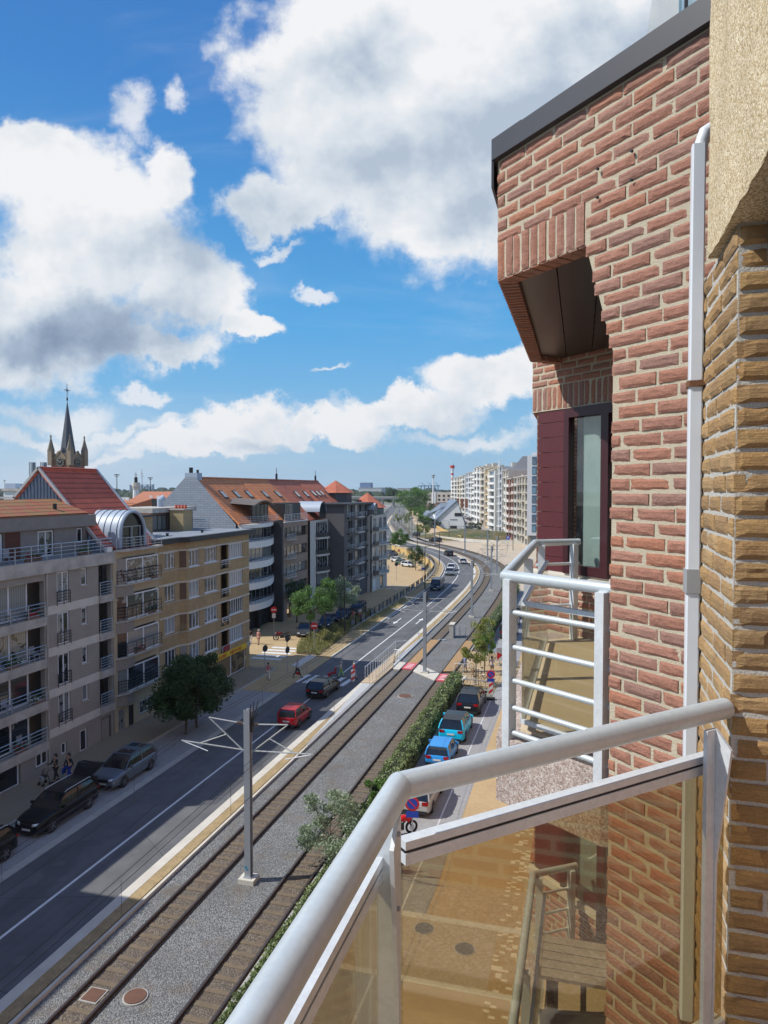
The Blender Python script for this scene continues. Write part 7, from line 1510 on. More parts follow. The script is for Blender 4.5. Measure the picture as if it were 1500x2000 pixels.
person('man in light blue shirt standing between the hedge end and a bicycle', -9.55, 60.9, 1.1, (.33, .42, .66), (.35, .42, .55), (.12, .10, .08), 1.76, shorts=True, z=.06, stride=.08)
r = prop('wheelchair', 'red wheelchair being pushed over the zebra crossing', 'wheelchair', 0, 0, 0); RC = mat('red_seat', (.45, .01, .02), .7)
MB().box(-.24, .24, -.24, .26, .40, .52).build('seat', RC, r); MB().box(-.24, .24, -.32, -.22, .45, 1.0).build('backrest', RC, r); MB().box(-.22, .22, .2, .5, .18, .42).build('blanket', RC, r)
for sx in (-.29, .29): mb = MB(); n = 18; mb.tube([(sx, -.1 + .28 * math.cos(2 * PI * k / n), .29 + .28 * math.sin(2 * PI * k / n)) for k in range(n + 1)], .02, 5, False); mb.build('wheel', M_TYRE, r); MB().tube([(sx * .8, -.28, .8), (sx * .8, -.42, .95)], .015, 6).build('push_handle', M_DARK, r)
FAR[0] = True; put(r, -20.15, 56.4, PI / 2 + .2, .005)
r = prop('handbag', 'red handbag hanging from the hand of the man in light blue', 'bag', 0, 0, 0); MB().box(-.05, .05, -.15, .15, 0, .26).build('bag', RC, r); MB().tube([(0, -.08, .26), (0, 0, .40), (0, .08, .26)], .01, 5).build('handle', RC, r); FAR[0] = True; put(r, -22.85, 55.2, 1.4, .36)
# ================================================================== VEGETATION
def leafmat(name, c1, c2, c3):
    s = NB(name); g = s.N.new('ShaderNodeNewGeometry'); c = s.ramp(g.outputs['Random Per Island'], [(0, c1), (.5, c2), (1, c3)])
    c = s.mix(s.math('MULTIPLY', s.ramp(s.noise(.9, 4), [(.38, (0, 0, 0)), (.66, (1, 1, 1))]), .5), c, tuple(x * .5 for x in c1)); s.col(c); s.b.inputs['Roughness'].default_value = .55
    tr = s.N.new('ShaderNodeBsdfTranslucent'); s.L.new(c, tr.inputs[0]); x = s.N.new('ShaderNodeMixShader'); x.inputs[0].default_value = .3
    out = s.N['Material Output']; s.L.new(s.b.outputs[0], x.inputs[1]); s.L.new(tr.outputs[0], x.inputs[2]); s.L.new(x.outputs[0], out.inputs[0]); return s.m
LF = dict(dark=leafmat('dark_leaves', (.035, .075, .025), (.05, .105, .035), (.08, .15, .045)), green=leafmat('green_leaves', (.08, .17, .035), (.12, .24, .05), (.19, .33, .08)), silver=leafmat('silver_leaves', (.20, .28, .15), (.30, .39, .24), (.45, .52, .38)),
          yellow=leafmat('yellow_leaves', (.16, .22, .04), (.26, .30, .06), (.38, .38, .10)), hedge=leafmat('hedge_leaves', (.12, .19, .06), (.22, .30, .11), (.42, .48, .24)), grass=leafmat('long_grass', (.16, .20, .05), (.30, .29, .10), (.48, .41, .19)))
M_BARK = mat('bark', (.10, .08, .06), .95, c2=(.06, .05, .04), scale=8, bump=.5)
def leaves(pts, size, seed, asp=.55, up=0.0):
    """numpy leaf cloud: one small folded quad per point"""
    R_ = np.random.default_rng(seed); n = len(pts); a = R_.normal(size=(n, 3)); a[:, 2] += up; a /= np.linalg.norm(a, axis=1)[:, None]; b = np.cross(a, R_.normal(size=(n, 3))); b /= np.linalg.norm(b, axis=1)[:, None] + 1e-9
    s = size * R_.uniform(.65, 1.35, (n, 1)); P = np.asarray(pts); q = np.stack([P - a * s * .5, P + b * s * asp * .5, P + a * s * .5, P - b * s * asp * .5], 1).reshape(-1, 3); return q
def leafobj(name, q, m, parent=None):
    n = len(q) // 4; me = bpy.data.meshes.new(name); me.vertices.add(4 * n); me.vertices.foreach_set('co', q.astype('f4').ravel()); me.loops.add(4 * n); me.loops.foreach_set('vertex_index', np.arange(4 * n, dtype='i4')); me.polygons.add(n); me.polygons.foreach_set('loop_start', np.arange(0, 4 * n, 4, dtype='i4')); me.update(); me.materials.append(m)
    o = bpy.data.objects.new(name, me); COL.objects.link(o)
    if parent: o.parent = parent
    return o
def crownpts(n, rx, ry, rz, cz, seed, clumps=26, gap=.5):
    R_ = np.random.default_rng(seed); d = R_.normal(size=(clumps, 3)); d /= np.linalg.norm(d, axis=1)[:, None]; rr = R_.uniform(.35, .92, (clumps, 1)) ** .7; C_ = d * rr; cs = R_.uniform(.16, .36, clumps)
    k = R_.integers(0, clumps, n); v = R_.normal(size=(n, 3)); v /= np.linalg.norm(v, axis=1)[:, None]; v *= (R_.uniform(0, 1, (n, 1)) ** .45) * cs[k][:, None] * (1.25 - gap * .4); p = C_[k] + v; p[:, 2] = np.where(p[:, 2] < -.75, -.75 + (p[:, 2] + .75) * .3, p[:, 2])
    return p * np.array([rx, ry, rz]) + np.array([0, 0, cz]), C_ * np.array([rx, ry, rz]) + np.array([0, 0, cz])
def tree(nm, lab, x, y, h, rx, rz, m, n=5000, size=.16, seed=1, z=.03, group=None, trunk_r=.09, stake=False, clumps=26, ry=None):
    FAR[0] = False; r = empty(nm, (0, 0, 0), 0, lab, 'tree' if 'shrub' not in nm else 'shrub', group); cz = h - rz; p, C_ = crownpts(n, rx, ry or rx, rz, cz, seed, clumps); leafobj('crown', leaves(p, size, seed), LF[m], r)
    mb = MB(); rr = random.Random(seed); fork = Vector((0, 0, max(.4, cz - rz * .55))); mb.tube([(0, 0, -.1), (rr.uniform(-.05, .05), rr.uniform(-.05, .05), fork.z * .5), fork], [trunk_r * 1.25, trunk_r, trunk_r * .8], 7); mb.tube([fork, (0, 0, cz + rz * .3)], [trunk_r * .7, trunk_r * .2], 6)
    for c in C_[:12]: c = Vector(c); mid = fork.lerp(c, .5) + Vector((rr.uniform(-.15, .15), rr.uniform(-.15, .15), -.05)); mb.tube([fork + Vector((0, 0, rr.uniform(0, .5))), mid, c], [trunk_r * .5, trunk_r * .32, trunk_r * .12], 5)
    mb.build('trunk', M_BARK, r)
    if stake: [MB().tube([(dx, 0, 0), (dx, 0, 1.6)], .035, 6).build('stake', mat('stake_wood', (.25, .18, .11), .9), r) for dx in (-.45, .45)]
    FAR[0] = True; return put(r, x, y, rr.uniform(0, 6), z)
tree('street_tree', 'dark dense street tree in the shade nearest the silver-blue crossover', -24.65, 40.6, 5.7, 2.55, 2.35, 'dark', 17000, .19, 1, clumps=44)
tree('street_tree', 'dark street tree just behind the first one, before the ochre block', -24.7, 42.0, 5.7, 2.45, 2.35, 'dark', 16000, .19, 2, clumps=40)
tree('street_tree', 'round green street tree above the no-entry sign in the grass bed', -27.2, 69.2, 6.9, 2.35, 2.3, 'green', 8000, .17, 3)
tree('street_tree', 'taller green street tree in the middle of the grass bed', -26.8, 72.6, 7.4, 2.0, 2.4, 'green', 7000, .17, 4)
tree('street_tree', 'silvery green street tree nearest the street lamp', -26.6, 77.2, 6.4, 2.5, 2.1, 'silver', 8000, .17, 5)
tree('street_tree', 'small dark tree in the shade against the brown brick building', -32.6, 78.5, 6.0, 1.6, 2.1, 'dark', 4000, .17, 6)
p = gp(795, 1078, -2.2); tree('street_tree', 'bright green tree above the lower street cars', p.x, p.y - 8, 8.8, 3.1, 3.1, 'green', 6000, .3, 7, -2.3)
p = gp(812, 1114, -2.3); tree('street_tree', 'dark rounded tree in front of the yellow retaining wall', p.x, p.y, 6.6, 2.6, 2.7, 'dark', 6000, .22, 8, -2.3)
tree('young_tree', 'yellow-green young tree nearest the bicycles', -8.1, 57.2, 4.3, 1.45, 1.15, 'yellow', 2600, .15, 9, trunk_r=.05, stake=True, clumps=16)
tree('young_tree', 'taller young tree with yellowing top behind the bicycles', -8.2, 63.6, 5.4, 1.6, 1.7, 'yellow', 3200, .15, 10, trunk_r=.05, stake=True, clumps=18)
tree('young_tree', 'green young tree between the two yellow ones', -7.9, 61.0, 4.6, 1.35, 1.5, 'green', 2200, .15, 11, trunk_r=.05, clumps=15)
tree('willow_shrub', 'silvery feathery shrub hanging over the second tram track', -10.1, 27.9, 3.4, 2.2, 1.35, 'silver', 6000, .13, 12, trunk_r=.05, clumps=22)
tree('dark_shrub', 'dark green shrub growing out of the hedge before the handrail corner', -9.75, 33.4, 2.0, .9, 1.0, 'green', 3600, .13, 13, trunk_r=.04, clumps=14)
tree('dark_shrub', 'bushy green shrub low in the hedge beside the feathery shrub', -9.6, 30.4, 1.8, 1.1, .85, 'dark', 3000, .12, 14, trunk_r=.04, clumps=14)
p = gp(808, 985); x, y, z = sight(809, 955, 420); tree('round_tree', 'large round green tree left of the long cream building', x, y, 20.5, 12.5, 9.5, 'green', 9000, .8, 15, trunk_r=.5, clumps=50)
x, y, z = sight(769, 960, 620); tree('round_tree', 'dark round tree beyond the bridge', x, y, 19.0, 11, 8, 'dark', 5000, 1.0, 16, trunk_r=.5, clumps=36)
for i, (u, yy, hh, rr_, mm, lab) in enumerate([(822, 330, 9.5, 5, 'green', 'bright green tree first in the belt behind the cycle path wall'), (832, 318, 9, 5, 'green', 'bright green tree second in the belt behind the cycle path wall'), (842, 322, 8.5, 4.6, 'green', 'green tree third in the belt, beside the white houses'), (818, 370, 11, 5.5, 'dark', 'dark tree at the back of the belt under the round tree'), (836, 352, 10, 5, 'dark', 'dark tree behind the belt before the cottage roofs'), (812, 410, 11, 5, 'dark', 'dark conifer-like tree at the far end of the belt'), (828, 296, 6, 4, 'green', 'low green bush in front of the tree belt'), (836, 286, 4.6, 4.2, 'dark', 'dark clipped bush left of the white house'), (846, 284, 4.2, 3.4, 'dark', 'dark bush touching the lower white house')]):
    x, y, z = sight(u, 955, yy); tree('belt_tree', lab, x, y, hh, rr_, hh * .42, mm, 3500, .45, 30 + i, trunk_r=.2)
for i, (u, v_, hh, lab) in enumerate([(777, 1032, 7, 'yellow-green sapling left of the parked cars on the plaza'), (799, 1028, 9.5, 'tallest yellow-green sapling by the cycle path'), (793, 1034, 7, 'yellow-green sapling just left of the tallest one'), (820, 1052, 5.5, 'small yellow sapling left of the dark plaza car'), (831, 1053, 5.5, 'small yellow sapling right of the dark plaza car')]):
    p = gp(u, v_); tree('sapling', lab, p.x, p.y, hh, 2.1, hh * .33, 'yellow', 1300, .34, 50 + i, trunk_r=.08, clumps=14)
for i, (u, v_, hh, lab) in enumerate([(1008, 1046, 4.6, 'small green tree by the shop fronts of the beige block'), (960, 1036, 3.6, 'dark round bush at the end of the avenue kerb'), (905, 1030, 3.4, 'dark bush right of the white house'), (922, 1034, 3.4, 'dark bush between the mound and the avenue'), (936, 1038, 4.2, 'upright shrub above the mound')]):
    p = gp(u, v_); tree('small_tree' if i == 0 else 'round_shrub', lab, p.x, p.y, hh, 2.0, hh * .45, 'dark' if i else 'green', 1500, .32, 60 + i, trunk_r=.06, clumps=14)
# hedge
def hedge(a, b, lab, seed, x0=-10.15, x1=-9.02, h=1.12, dens=620):
    R_ = np.random.default_rng(seed); n = int((b - a) * dens); y = R_.uniform(a, b, n); t = R_.uniform(0, 2 * PI, n); rr_ = R_.uniform(.72, 1.06, n) * (1 + .10 * np.sin(y * 2.1) + .07 * np.sin(y * 5.3 + 1))
    cx, hw = (x0 + x1) / 2, (x1 - x0) / 2; x = cx + hw * rr_ * np.sign(np.cos(t)) * np.abs(np.cos(t)) ** .6; z = .12 + h / 2 + h / 2 * rr_ * np.sign(np.sin(t)) * np.abs(np.sin(t)) ** .6; P = np.stack([x, y, z], 1) * K
    r = empty('clipped_hedge', (0, a, 0), 0, lab, 'hedge'); q = leaves(P, .14, seed, .6) - np.array([0, a, 0]) * K; leafobj('foliage', q, LF['hedge'], r)
    mb = MB(); mb.box(x0 + .18, x1 - .18, a + .1, b - .1, .0, h - .05); mb.build('twigs', mat('hedge_core', (.022, .03, .014), .95), r)
hedge(33.5, 56.8, 'long clipped green hedge between the tram bed and the parked cars', 1); hedge(14, 33.3, 'low thin strip of hedge running to the bottom of the picture', 4, -10.0, -9.35, .62, 420); 
hedge(70, 112, 'second hedge beyond the bicycle bay running into the bend', 2, dens=300)
# grasses in the long bed
def grassbed(poly, n, hgt, lab, seed, m='grass', size=.3):
    R_ = np.random.default_rng(seed); xs = [p[0] for p in poly]; ys = [p[1] for p in poly]; out = []
    while len(out) < n:
        x = R_.uniform(min(xs), max(xs)); y = R_.uniform(min(ys), max(ys)); c = False; j = len(poly) - 1
        for i in range(len(poly)):
            if (poly[i][1] > y) != (poly[j][1] > y) and x < (poly[j][0] - poly[i][0]) * (y - poly[i][1]) / (poly[j][1] - poly[i][1]) + poly[i][0]: c = not c
            j = i
        if c: out.append((x * K, y * K, .08 + R_.uniform(.05, hgt) * (1 + .5 * math.sin(x * 3 + y * 2))))
    o = leafobj(lab.split('|')[0], leaves(np.array(out), size, seed, .16, up=1.6), LF[m]); tag(o, lab.split('|')[1], 'grasses', kind='stuff')
bed = [(-27.4, 66.0), (-26.4, 63.5), (-24.0, 63.2), (-24.4, 70), (-25.1, 80), (-25.6, 88), (-26.2, 88), (-27.6, 76), (-28.0, 70)]
mb = MB(); mb.prism(bed, 0, .10); struct(mb.build('planting_bed', MATS['soil']))
grassbed(bed, 15000, .55, 'long_grass|long yellow-green grasses in the bed under the street trees', 5)
grassbed([(-24.6, 76), (-23.5, 76), (-23.8, 100), (-24.8, 100)], 4200, .35, 'verge_grass|dry tufts on the verge below the ramp fence', 6, 'grass', .2)
grassbed([(-9.9, 96), (-8.9, 96), (-11, 128), (-14, 140), (-15, 138)], 3000, .7, 'bank_grass|green bank of grass at the inside of the bend', 8, 'green', .3)

# ================================================================== TRAM MASTS, WIRES, LAMPS, SIGNS
def mast(s, lab, h=7.1, off=1.75, full=True):
    p = at(off, s); a = heading(s); r = empty('catenary_mast', (p.x, p.y, 0), 0, lab, 'tram mast', 'tram masts between the tracks'); M = T3(p.x, p.y, 0, a)
    f = lambda nm, m, fn, par=r: (lambda mb: (fn(mb), mb.build(nm, m, par))[1])(MB(M))
    f('foot', M_CONC, lambda mb: mb.box(-.34, .34, -.3, .3, 0, .22))
    f('post', M_STEEL, lambda mb: mb.box(-.13, .13, -.125, -.105, .22, h).box(-.13, .13, .105, .125, .22, h).box(-.02, .02, -.1049, .1049, .22, h - .01).box(-.17, .17, -.17, .17, .22, .26))
    for sx in (-1, 1):
        br = f('bracket_arm', mat('arm_grey', (.40, .42, .42), .5, .3, c2=(.28, .29, .28), scale=5), lambda mb: mb.tube([(sx * .15, 0, 6.5), (sx * 1.75, 0, 6.62)], .03, 8).tube([(sx * .15, 0, 5.35), (sx * 1.75, 0, 6.62)], .03, 8).tube([(sx * .15, 0, 5.42), (sx * 2.9, -.2, 5.62)], .03, 8).tube([(sx * .95, -.02, 6.0), (sx * 2.1, -.14, 5.56)], .025, 6))
        f('insulator', mat('insulator', (.10, .07, .06), .4), lambda mb: [mb.disc((sx * (.26 + .06 * i), 0, zz), (1, 0, 0), .075, 10, .03) for i in range(4) for zz in (6.507 + .004 * i,)], br)
        f('steady_arm', M_ALUW, lambda mb: mb.tube([(sx * 2.9, -.2, 5.62), (sx * 1.7, -.2, 5.3)], .02, 6), br)
    f('mast_head', M_DARK, lambda mb: mb.box(.14, .22, -.08, .08, h - .9, h - .35).tube([(.2, 0, h - .4), (.28, 0, h + .35)], .02, 5).tube([(.2, .1, h - .4), (.42, .1, h + .35)], .02, 5).tube([(.18, -.1, h - .5), (.18, -.1, h + .25)], .02, 5).bar((.15, 0, h - .6), (.45, 0, h - .1), .03, .03))
    if s < 40: f('blue_mark', mat('blue_tape', (.02, .22, .35), .6), lambda mb: mb.box(-.131, .0, -.1275, -.1255, .62, .70).extr([(-.09, -.1275, .60), (.07, -.1275, .60), (-.01, -.1275, .50)], (0, .001, 0)))
    return r
masts = [(25.9, 'nearest steel tram mast, standing on grey ballast'), (59.7, 'tram mast on the crossing slab beside the red crossing panels'), (87.5, 'tram mast beyond the concrete trackside block'), (111, 'tram mast fourth from us at the start of the bend'), (132, 'tram mast fifth from us in the bend'), (155, 'tram mast sixth from us in the bend'), (178, 'tram mast seventh from us, before the plaza'), (203, 'tram mast eighth from us, before the white house'), (230, 'ninth tram mast, left of the plaza saplings'), (262, 'tenth tram mast in the straight beyond the plaza'), (300, 'furthest tram mast that can be told apart')]
for s_, lab in masts: mast(s_, lab)
def wires(off, lab):
    r = empty('overhead_wire', (at(off, 0).x, 0, 5), 0, lab, 'overhead wire', 'overhead wires of the two tracks'); S_ = [-8] + [m[0] for m in masts]
    cw = [at(off, s, 5.28) for s in srange(-12, 300, 3)]; mb = MB(); mb.tube(cw, .013, 4, False); mb.build('contact_wire', M_DARK, r)
    for dx in (-.12, .12):
        mw = []
        for a, b in zip(S_[:-1], S_[1:]): mw += [at(off + dx, a + (b - a) * t, 6.62 - 1.9 * t * (1 - t)) for t in [i / 10 for i in range(10)]]
        mb = MB(); mb.tube(mw, .010, 4, False); mb.build('messenger_wire', M_DARK, r)
    for a, b in zip(S_[:5], S_[1:6]):
        for t in (.15, .32, .5, .68, .85): s = a + (b - a) * t; mb = MB(); mb.tube([at(off, s, 5.28), at(off, s, 6.62 - 1.9 * t * (1 - t))], .006, 4, False); mb.build('dropper', M_DARK, r)
wires(0, 'overhead wires above the track nearest the road'); wires(3.65, 'overhead wires above the track nearest the hedge')
def lamp(u, v_, vt, dirx, lab, hgt=None, z=0.0, dx=2.0):
    p = gp(u, v_, z); h = sight(u, vt, p.y)[2] if hgt is None else hgt; r = empty('street_lamp', (p.x, p.y, z), 0, lab, 'street lamp', 'slim dark street lamps')
    MB().tube([(p.x, p.y, z), (p.x, p.y, h)], [.09, .05], 8).build('pole', M_DARK, r); c, s = dirx; MB().tube([(p.x, p.y, h - .03), (p.x + dx * c, p.y + dx * s, h + .12)], .045, 6).build('arm', M_DARK, r); MB().bar((p.x + dx * c * .8, p.y + dx * s * .8, h + .08), (p.x + dx * c * 1.25, p.y + dx * s * 1.25, h + .14), .22, .09).build('lamp_head', M_DARK, r)
lamp(673, 1241, 1127, (1, .1), 'dark street lamp standing in the long grass bed'); lamp(830, 1152, 1067, (.9, .3), 'dark street lamp behind the ramp fence in front of the yellow wall'); lamp(858, 1105, 1040, (.9, .3), 'street lamp at the inner kerb of the bend'); lamp(815, 1077, 1020, (.9, .3), 'street lamp left of the bright green tree'); lamp(799, 1060, 1012, (.9, .3), 'street lamp at the track side below the saplings'); lamp(877, 1054, 1018, (-.9, .3), 'street lamp in front of the white house'); lamp(1002, 1075, 1018, (.9, .3), 'street lamp on the plaza near the railing corner')
# ramp railing and retaining wall
def ramp():
    a, b = 76, 182; r = empty('ramp_railing', (*at(WALLO, a)[:2], 0), 0, 'long black railing following the bend above the lower street', 'railing'); ss = srange(a, b, 2)
    for zz in (1.05, .62, .3): mb = MB(); mb.tube([at(WALLO, s, zz) for s in ss], .035 if zz > 1 else .022, 6); mb.build('rail', M_DARK, r)
    for i, s in enumerate(ss): 
        mb = MB(); p = at(WALLO, s); mb.box(p.x - .05, p.x + .05, p.y - .05, p.y + .05, 0, 1.1); mb.build('post', M_DARK, r)
        if i % 2 == 0 and i < len(ss) - 1: mb = MB(); q0, q1 = at(WALLO, s + .3), at(WALLO, s + 1.5); mb.bar((q0.x, q0.y, .7), (q1.x, q1.y, .7), .03, .55); mb.build('panel', mat('grey_panel', (.12, .14, .17), .4), r)
    r = empty('retaining_wall', (*at(WALLO, 110)[:2], -2.4), 0, 'curved sand-yellow retaining wall below the black railing', 'wall'); ss = srange(74, 205, 1.5)
    mb = MB(); A = [at(WALLO + .15, s, .12) for s in ss]; B = [at(WALLO - .15, s, .12) for s in ss]; mb.strip(A, B); mb.strip([Vector((p.x, p.y, min(-.05, hfl(p.x, p.y) - .2))) for p in B], B); mb.strip(A, [Vector((p.x, p.y, -.2)) for p in A]); mb.build('wall', mat('yellow_wall', (.52, .36, .14), .9, c2=(.44, .30, .12), scale=.4), r)
    mb = MB(); mb.strip([at(WALLO + .22, s, .2) for s in ss], [at(WALLO - .22, s, .2) for s in ss]); mb.strip([at(WALLO - .22, s, .12) for s in ss], [at(WALLO - .22, s, .2) for s in ss]); mb.build('wall_cap', M_KERB, r)
    r = empty('boundary_wall', (*at(17, 240)[:2], 0), 0, 'low sand-coloured wall along the far cycle path', 'wall'); ss = srange(222, 420, 6); mb = MB(); A = [at(16.2, s, 1.2) for s in ss]; mb.strip(A, [at(16.2, s, 0) for s in ss]); mb.strip(A, [at(16.6, s, 1.2) for s in ss]); mb.strip([at(16.6, s, 1.2) for s in ss], [at(16.6, s, 0) for s in ss]); mb.build('wall', MATS['yellow_wall'], r)
ramp()
def hoopfence(pts, lab, zb=.19, m=None, h=.95, sp=.62):
    r = empty('platform_railing', (*pts[0], zb), 0, lab, 'railing', 'white railings of the tram stop'); m = m or M_ALUW
    MB().tube([(x, y, zb + h) for x, y in pts], .03, 6).build('top_rail', m, r)
    for a, b in zip(pts[:-1], pts[1:]):
        L = math.hypot(b[0] - a[0], b[1] - a[1]); n = max(1, int(L / sp))
        for i in range(n): t = i / n; x = a[0] + (b[0] - a[0]) * t; y = a[1] + (b[1] - a[1]) * t; MB().tube([(x, y, zb), (x, y, zb + h)], .022, 6).build('post', m, r)
hoopfence([(-17.25, 56.3), (-17.2, 60), (-17.25, 64.4), (-17.3, 66.6), (-16.3, 67.2)], 'white railing along the road side of the tram stop ramp'); hoopfence([(-16.25, 55.1), (-16.1, 57.5), (-16.0, 60.0)], 'white railing along the track side of the tram stop ramp')
hoopfence([(-10.4, 59.9), (-9.6, 60.0), (-9.2, 60.2)], 'short white railing at the hedge end by the crossing', .05); hoopfence([(-16.6, 63.6), (-16.1, 63.4), (-15.8, 63.0)], 'short white railing beyond the crossing slab', .10)
hoopfence([(-8.9, 55.6), (-8.0, 55.8), (-7.1, 55.6), (-6.4, 56.4)], 'grey bicycle rack nearest the black SUV', .06, M_GREYF, .8, .5); hoopfence([(-9.2, 65.6), (-8.2, 65.8), (-7.0, 65.7)], 'grey bicycle rack at the back of the bay', .06, M_GREYF, .8, .5)
M_SR = mat('sign_red_face', (.62, .015, .02), .5); M_SB = mat('sign_blue_face', (.015, .06, .42), .5)
def sign(x, y, rz, lab, parts, h=2.2, z=.03, foot=False):
    r = empty('traffic_sign', (x, y, z), 0, lab, 'traffic sign'); M = T3(x, y, z, rz); MB(M).tube([(0, 0, 0), (0, 0, h)], .03, 8).build('post', M_STEEL, r)
    for kind, zz in parts:
        d = lambda rad, yy, m, nm, par=r: MB(M).disc((0, yy, zz), (0, 1, 0), rad, 24, .012).build(nm, m, par)
        if kind == 'noentry': p = d(.34, -.045, M_SR, 'no_entry_disc'); MB(M).box(-.24, .24, -.058, -.052, zz - .06, zz + .06).build('white_bar', M_PAINT, p)
        elif kind == 'nopark': p = d(.32, -.045, M_SR, 'no_parking_disc'); d(.23, -.053, M_SB, 'blue_field', p); MB(M).bar((-.17, -.062, zz + .17), (.17, -.062, zz - .17), .055, .01, (0, 1, 0)).build('red_stroke', M_SR, p)
        elif kind == 'blue': MB(M).box(-.28, .28, -.05, -.04, zz - .14, zz + .14).build('blue_plate', M_SB, r)
        elif kind == 'parking': p = MB(M).box(-.42, .42, -.05, -.04, zz - .5, zz + .5).build('blue_plate', M_SB, r); MB(M).box(-.16, -.06, -.06, -.052, zz - .3, zz + .3).box(-.0599, .15, -.06, -.052, zz + .2, zz + .3).box(-.0599, .15, -.06, -.052, zz - .05, zz + .05).box(.1501, .24, -.06, -.052, zz - .0, zz + .25).build('letter_p', M_PAINT, p)
        elif kind == 'board': p = MB(M).box(-.2, .2, -.05, -.04, zz - .24, zz + .24).build('white_board', M_PAINT, r); [MB(M).bar((-.1 + .12 * k, -.055, zz - .12), (-.05 + .12 * k, -.055, zz + .12), .02, .004, (0, 1, 0)).build('red_mark', M_SR, p) for k in range(3)]
        elif kind == 'dark': d(.31, -.045, M_DARK, 'sign_back')
        elif kind == 'hazard': p = MB(M).box(-.16, .16, -.05, -.04, zz - .5, zz + .5).build('white_board', M_PAINT, r); [MB(M).extr([(-.155, -.056, zz - .45 + k * .5), (.155, -.056, zz - .22 + k * .5), (.155, -.056, zz + .03 + k * .5 - .05), (-.155, -.056, zz - .2 + k * .5 - .05)], (0, .004, 0)).build('red_stripe', M_SR, p) for k in range(2)]
        elif kind == 'chevron': p = MB(M).box(-.3, .3, -.05, -.04, zz - .6, zz + .6).build('white_board', M_PAINT, r); MB(M).extr([(-.25, -.056, zz - .5), (.28, -.056, zz), (-.25, -.056, zz + .2)], (0, .004, 0)).build('red_arrow', M_SR, p)
    if foot: MB(M).box(-.32, .32, -.2, .2, .0, .16).build('rubber_foot', M_BLACK, r)
    return r
sign(-32.3, 71.3, .45, 'no-entry sign with a white plate above the dark red motorcycle', [('noentry', 2.75), ('board', 2.1)], 3.0); sign(-25.0, 64.6, .35, 'no-entry sign standing in the near end of the grass bed', [('noentry', 2.6)], 2.9)
sign(-24.5, 56.8, 1.35, 'pole with two dark sign backs at the pavement corner', [('dark', 2.9), ('dark', 1.9)], 3.2, .12); sign(-26.7, 57.0, 1.2, 'short pole with one dark sign back near the shop corner', [('dark', 1.85)], 2.0, .12)
sign(-6.45, 53.55, .15, 'no-parking sign with blue plate on a rubber foot by the black SUV', [('nopark', 1.95), ('blue', 1.5), ('hazard', .9)], 2.2, .03, True); sign(-7.05, 30.1, .15, 'no-parking sign with blue plate beside the bright red motorcycle', [('nopark', 2.1), ('blue', 1.62)], 2.4, .03, True)
sign(-18.0, 55.3, .3, 'red and white hazard board at the zebra by the platform', [('hazard', .6)], .9); sign(-6.85, 63.4, .2, 'red arrow board at the right side of the bicycle bay', [('chevron', 1.2)], 1.8)
p = gp(992, 1075); sign(p.x, p.y, .1, 'blue parking sign on the beige plaza', [('parking', 3.3)], 3.8); p = gp(826, 1135); sign(p.x, p.y, .3, 'small blue sign before the ramp fence', [('blue', 2.2)], 2.5)
p = gp(779, 1098, -2.2); sign(p.x, p.y, .5, 'no-entry sign among the cars of the lower street', [('noentry', 2.9)], 3.2, -2.2); p = gp(774, 1135); sign(p.x, p.y, .5, 'square dark sign back at the far row end', [('dark', 2.9)], 3.2)
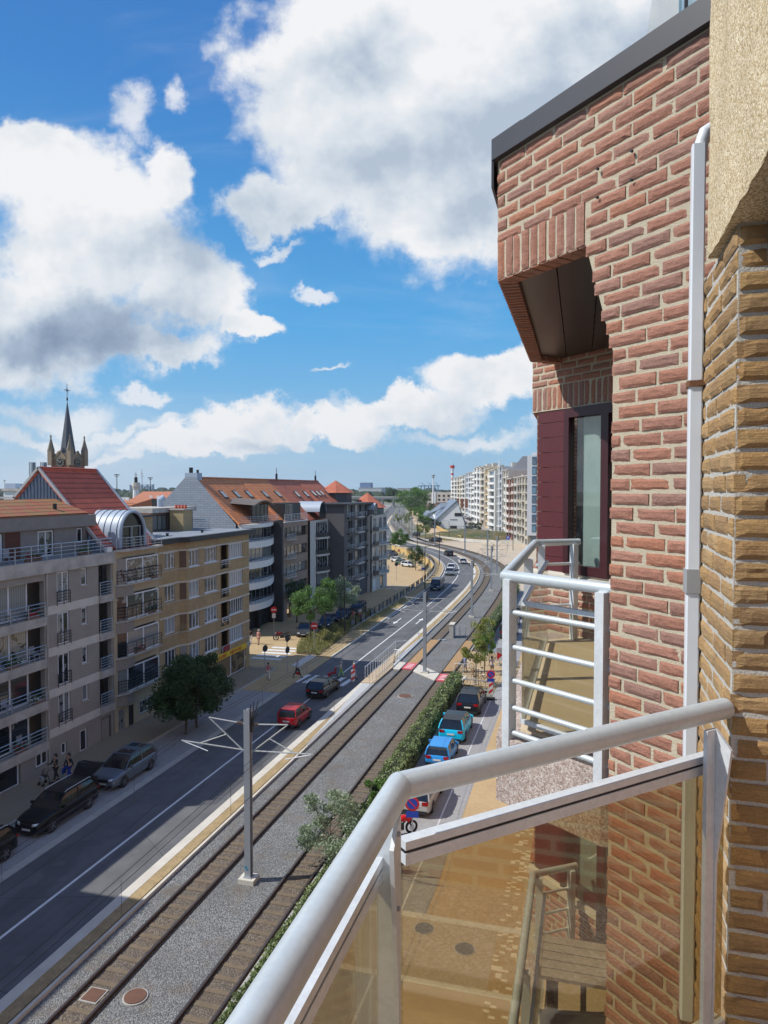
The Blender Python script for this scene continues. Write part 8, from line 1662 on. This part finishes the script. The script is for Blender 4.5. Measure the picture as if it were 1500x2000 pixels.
# trackside things
r = empty('concrete_block', (-13.2, 75, 0), 0, 'upright grey concrete block between the tracks', 'concrete block'); box(r, None, 'block', M_KERB, -13.45, -13.0, 74.6, 75.9, 0, 1.45); box(r, None, 'cap', M_CONC, -13.5, -12.95, 74.55, 75.95, 1.45, 1.53); box(r, None, 'grille', M_STEEL, -14.4, -13.6, 73.2, 73.6, .03, .12)
MB().tube([(-12.5, 75.9, 0), (-12.5, 75.9, 1.1), (-11.9, 75.9, 1.1), (-11.9, 75.9, 0)], .03, 6).build('hoop', M_STEEL, r)
def cover(x, y, lab, round_=True, w=.33):
    r = empty('manhole_cover', (x, y, .03), 0, lab, 'manhole cover'); m = mat('rusty_cover', (.17, .085, .055), .8, .2, c2=(.10, .055, .04), scale=5)
    if round_: MB().disc((x, y, .07), (0, 0, 1), w, 28, .05).build('cover', m, r); MB().disc((x, y, .05), (0, 0, 1), w * 1.15, 28, .04).build('ring', M_KERB, r)
    else: MB().box(x - w, x + w, y - w, y + w, .05, .09).build('cover', m, r); MB().box(x - w * 1.18, x + w * 1.18, y - w * 1.18, y + w * 1.18, .03, .075).build('rim', M_KERB, r)
cover(-13.35, 18.9, 'round rusty manhole cover in the ballast between the near tracks', True, .34); cover(-14.65, 18.6, 'square rusty hatch in the track nearest the road', False, .27); cover(-11.05, 17.9, 'square rusty hatch in the track nearest the hedge', False, .27); p = gp(857, 1315); cover(-12.9, 52.6, 'flat rusty cover in the ballast before the crossing', True, .5)
for x, y, lab in ((-5.35, 24.75, 'left grey drain cover seen through the bronze glass'), (-3.75, 24.0, 'right grey drain cover seen through the bronze glass')):
    r = empty('manhole_cover', (x, y, .04), 0, lab, 'manhole cover'); MB().disc((x, y, .045), (0, 0, 1), .33, 28, .02).build('cover', mat('grey_cover', (.13, .14, .15), .7), r); MB().disc((x, y, .042), (0, 0, 1), .37, 28, .015).build('ring', M_KERB, r)
# ================================================================== THE AIR OVER THE PORT
FAR[0] = False
def haze():
    mb = MB(); mb.box(-4300, 4300, -2500, 4300, -4.2, 150); hm = bpy.data.materials.new('haze'); hm.use_nodes = True; t = hm.node_tree; t.nodes.clear()
    o = t.nodes.new('ShaderNodeOutputMaterial'); v = t.nodes.new('ShaderNodeVolumePrincipled'); v.inputs['Color'].default_value = (.74, .84, .95, 1); v.inputs['Density'].default_value = .00009; v.inputs['Anisotropy'].default_value = .2; t.links.new(v.outputs[0], o.inputs['Volume'])
    h = mb.build('haze', hm); tag(h, 'thin pale haze in the air', 'haze', kind='stuff')
haze()
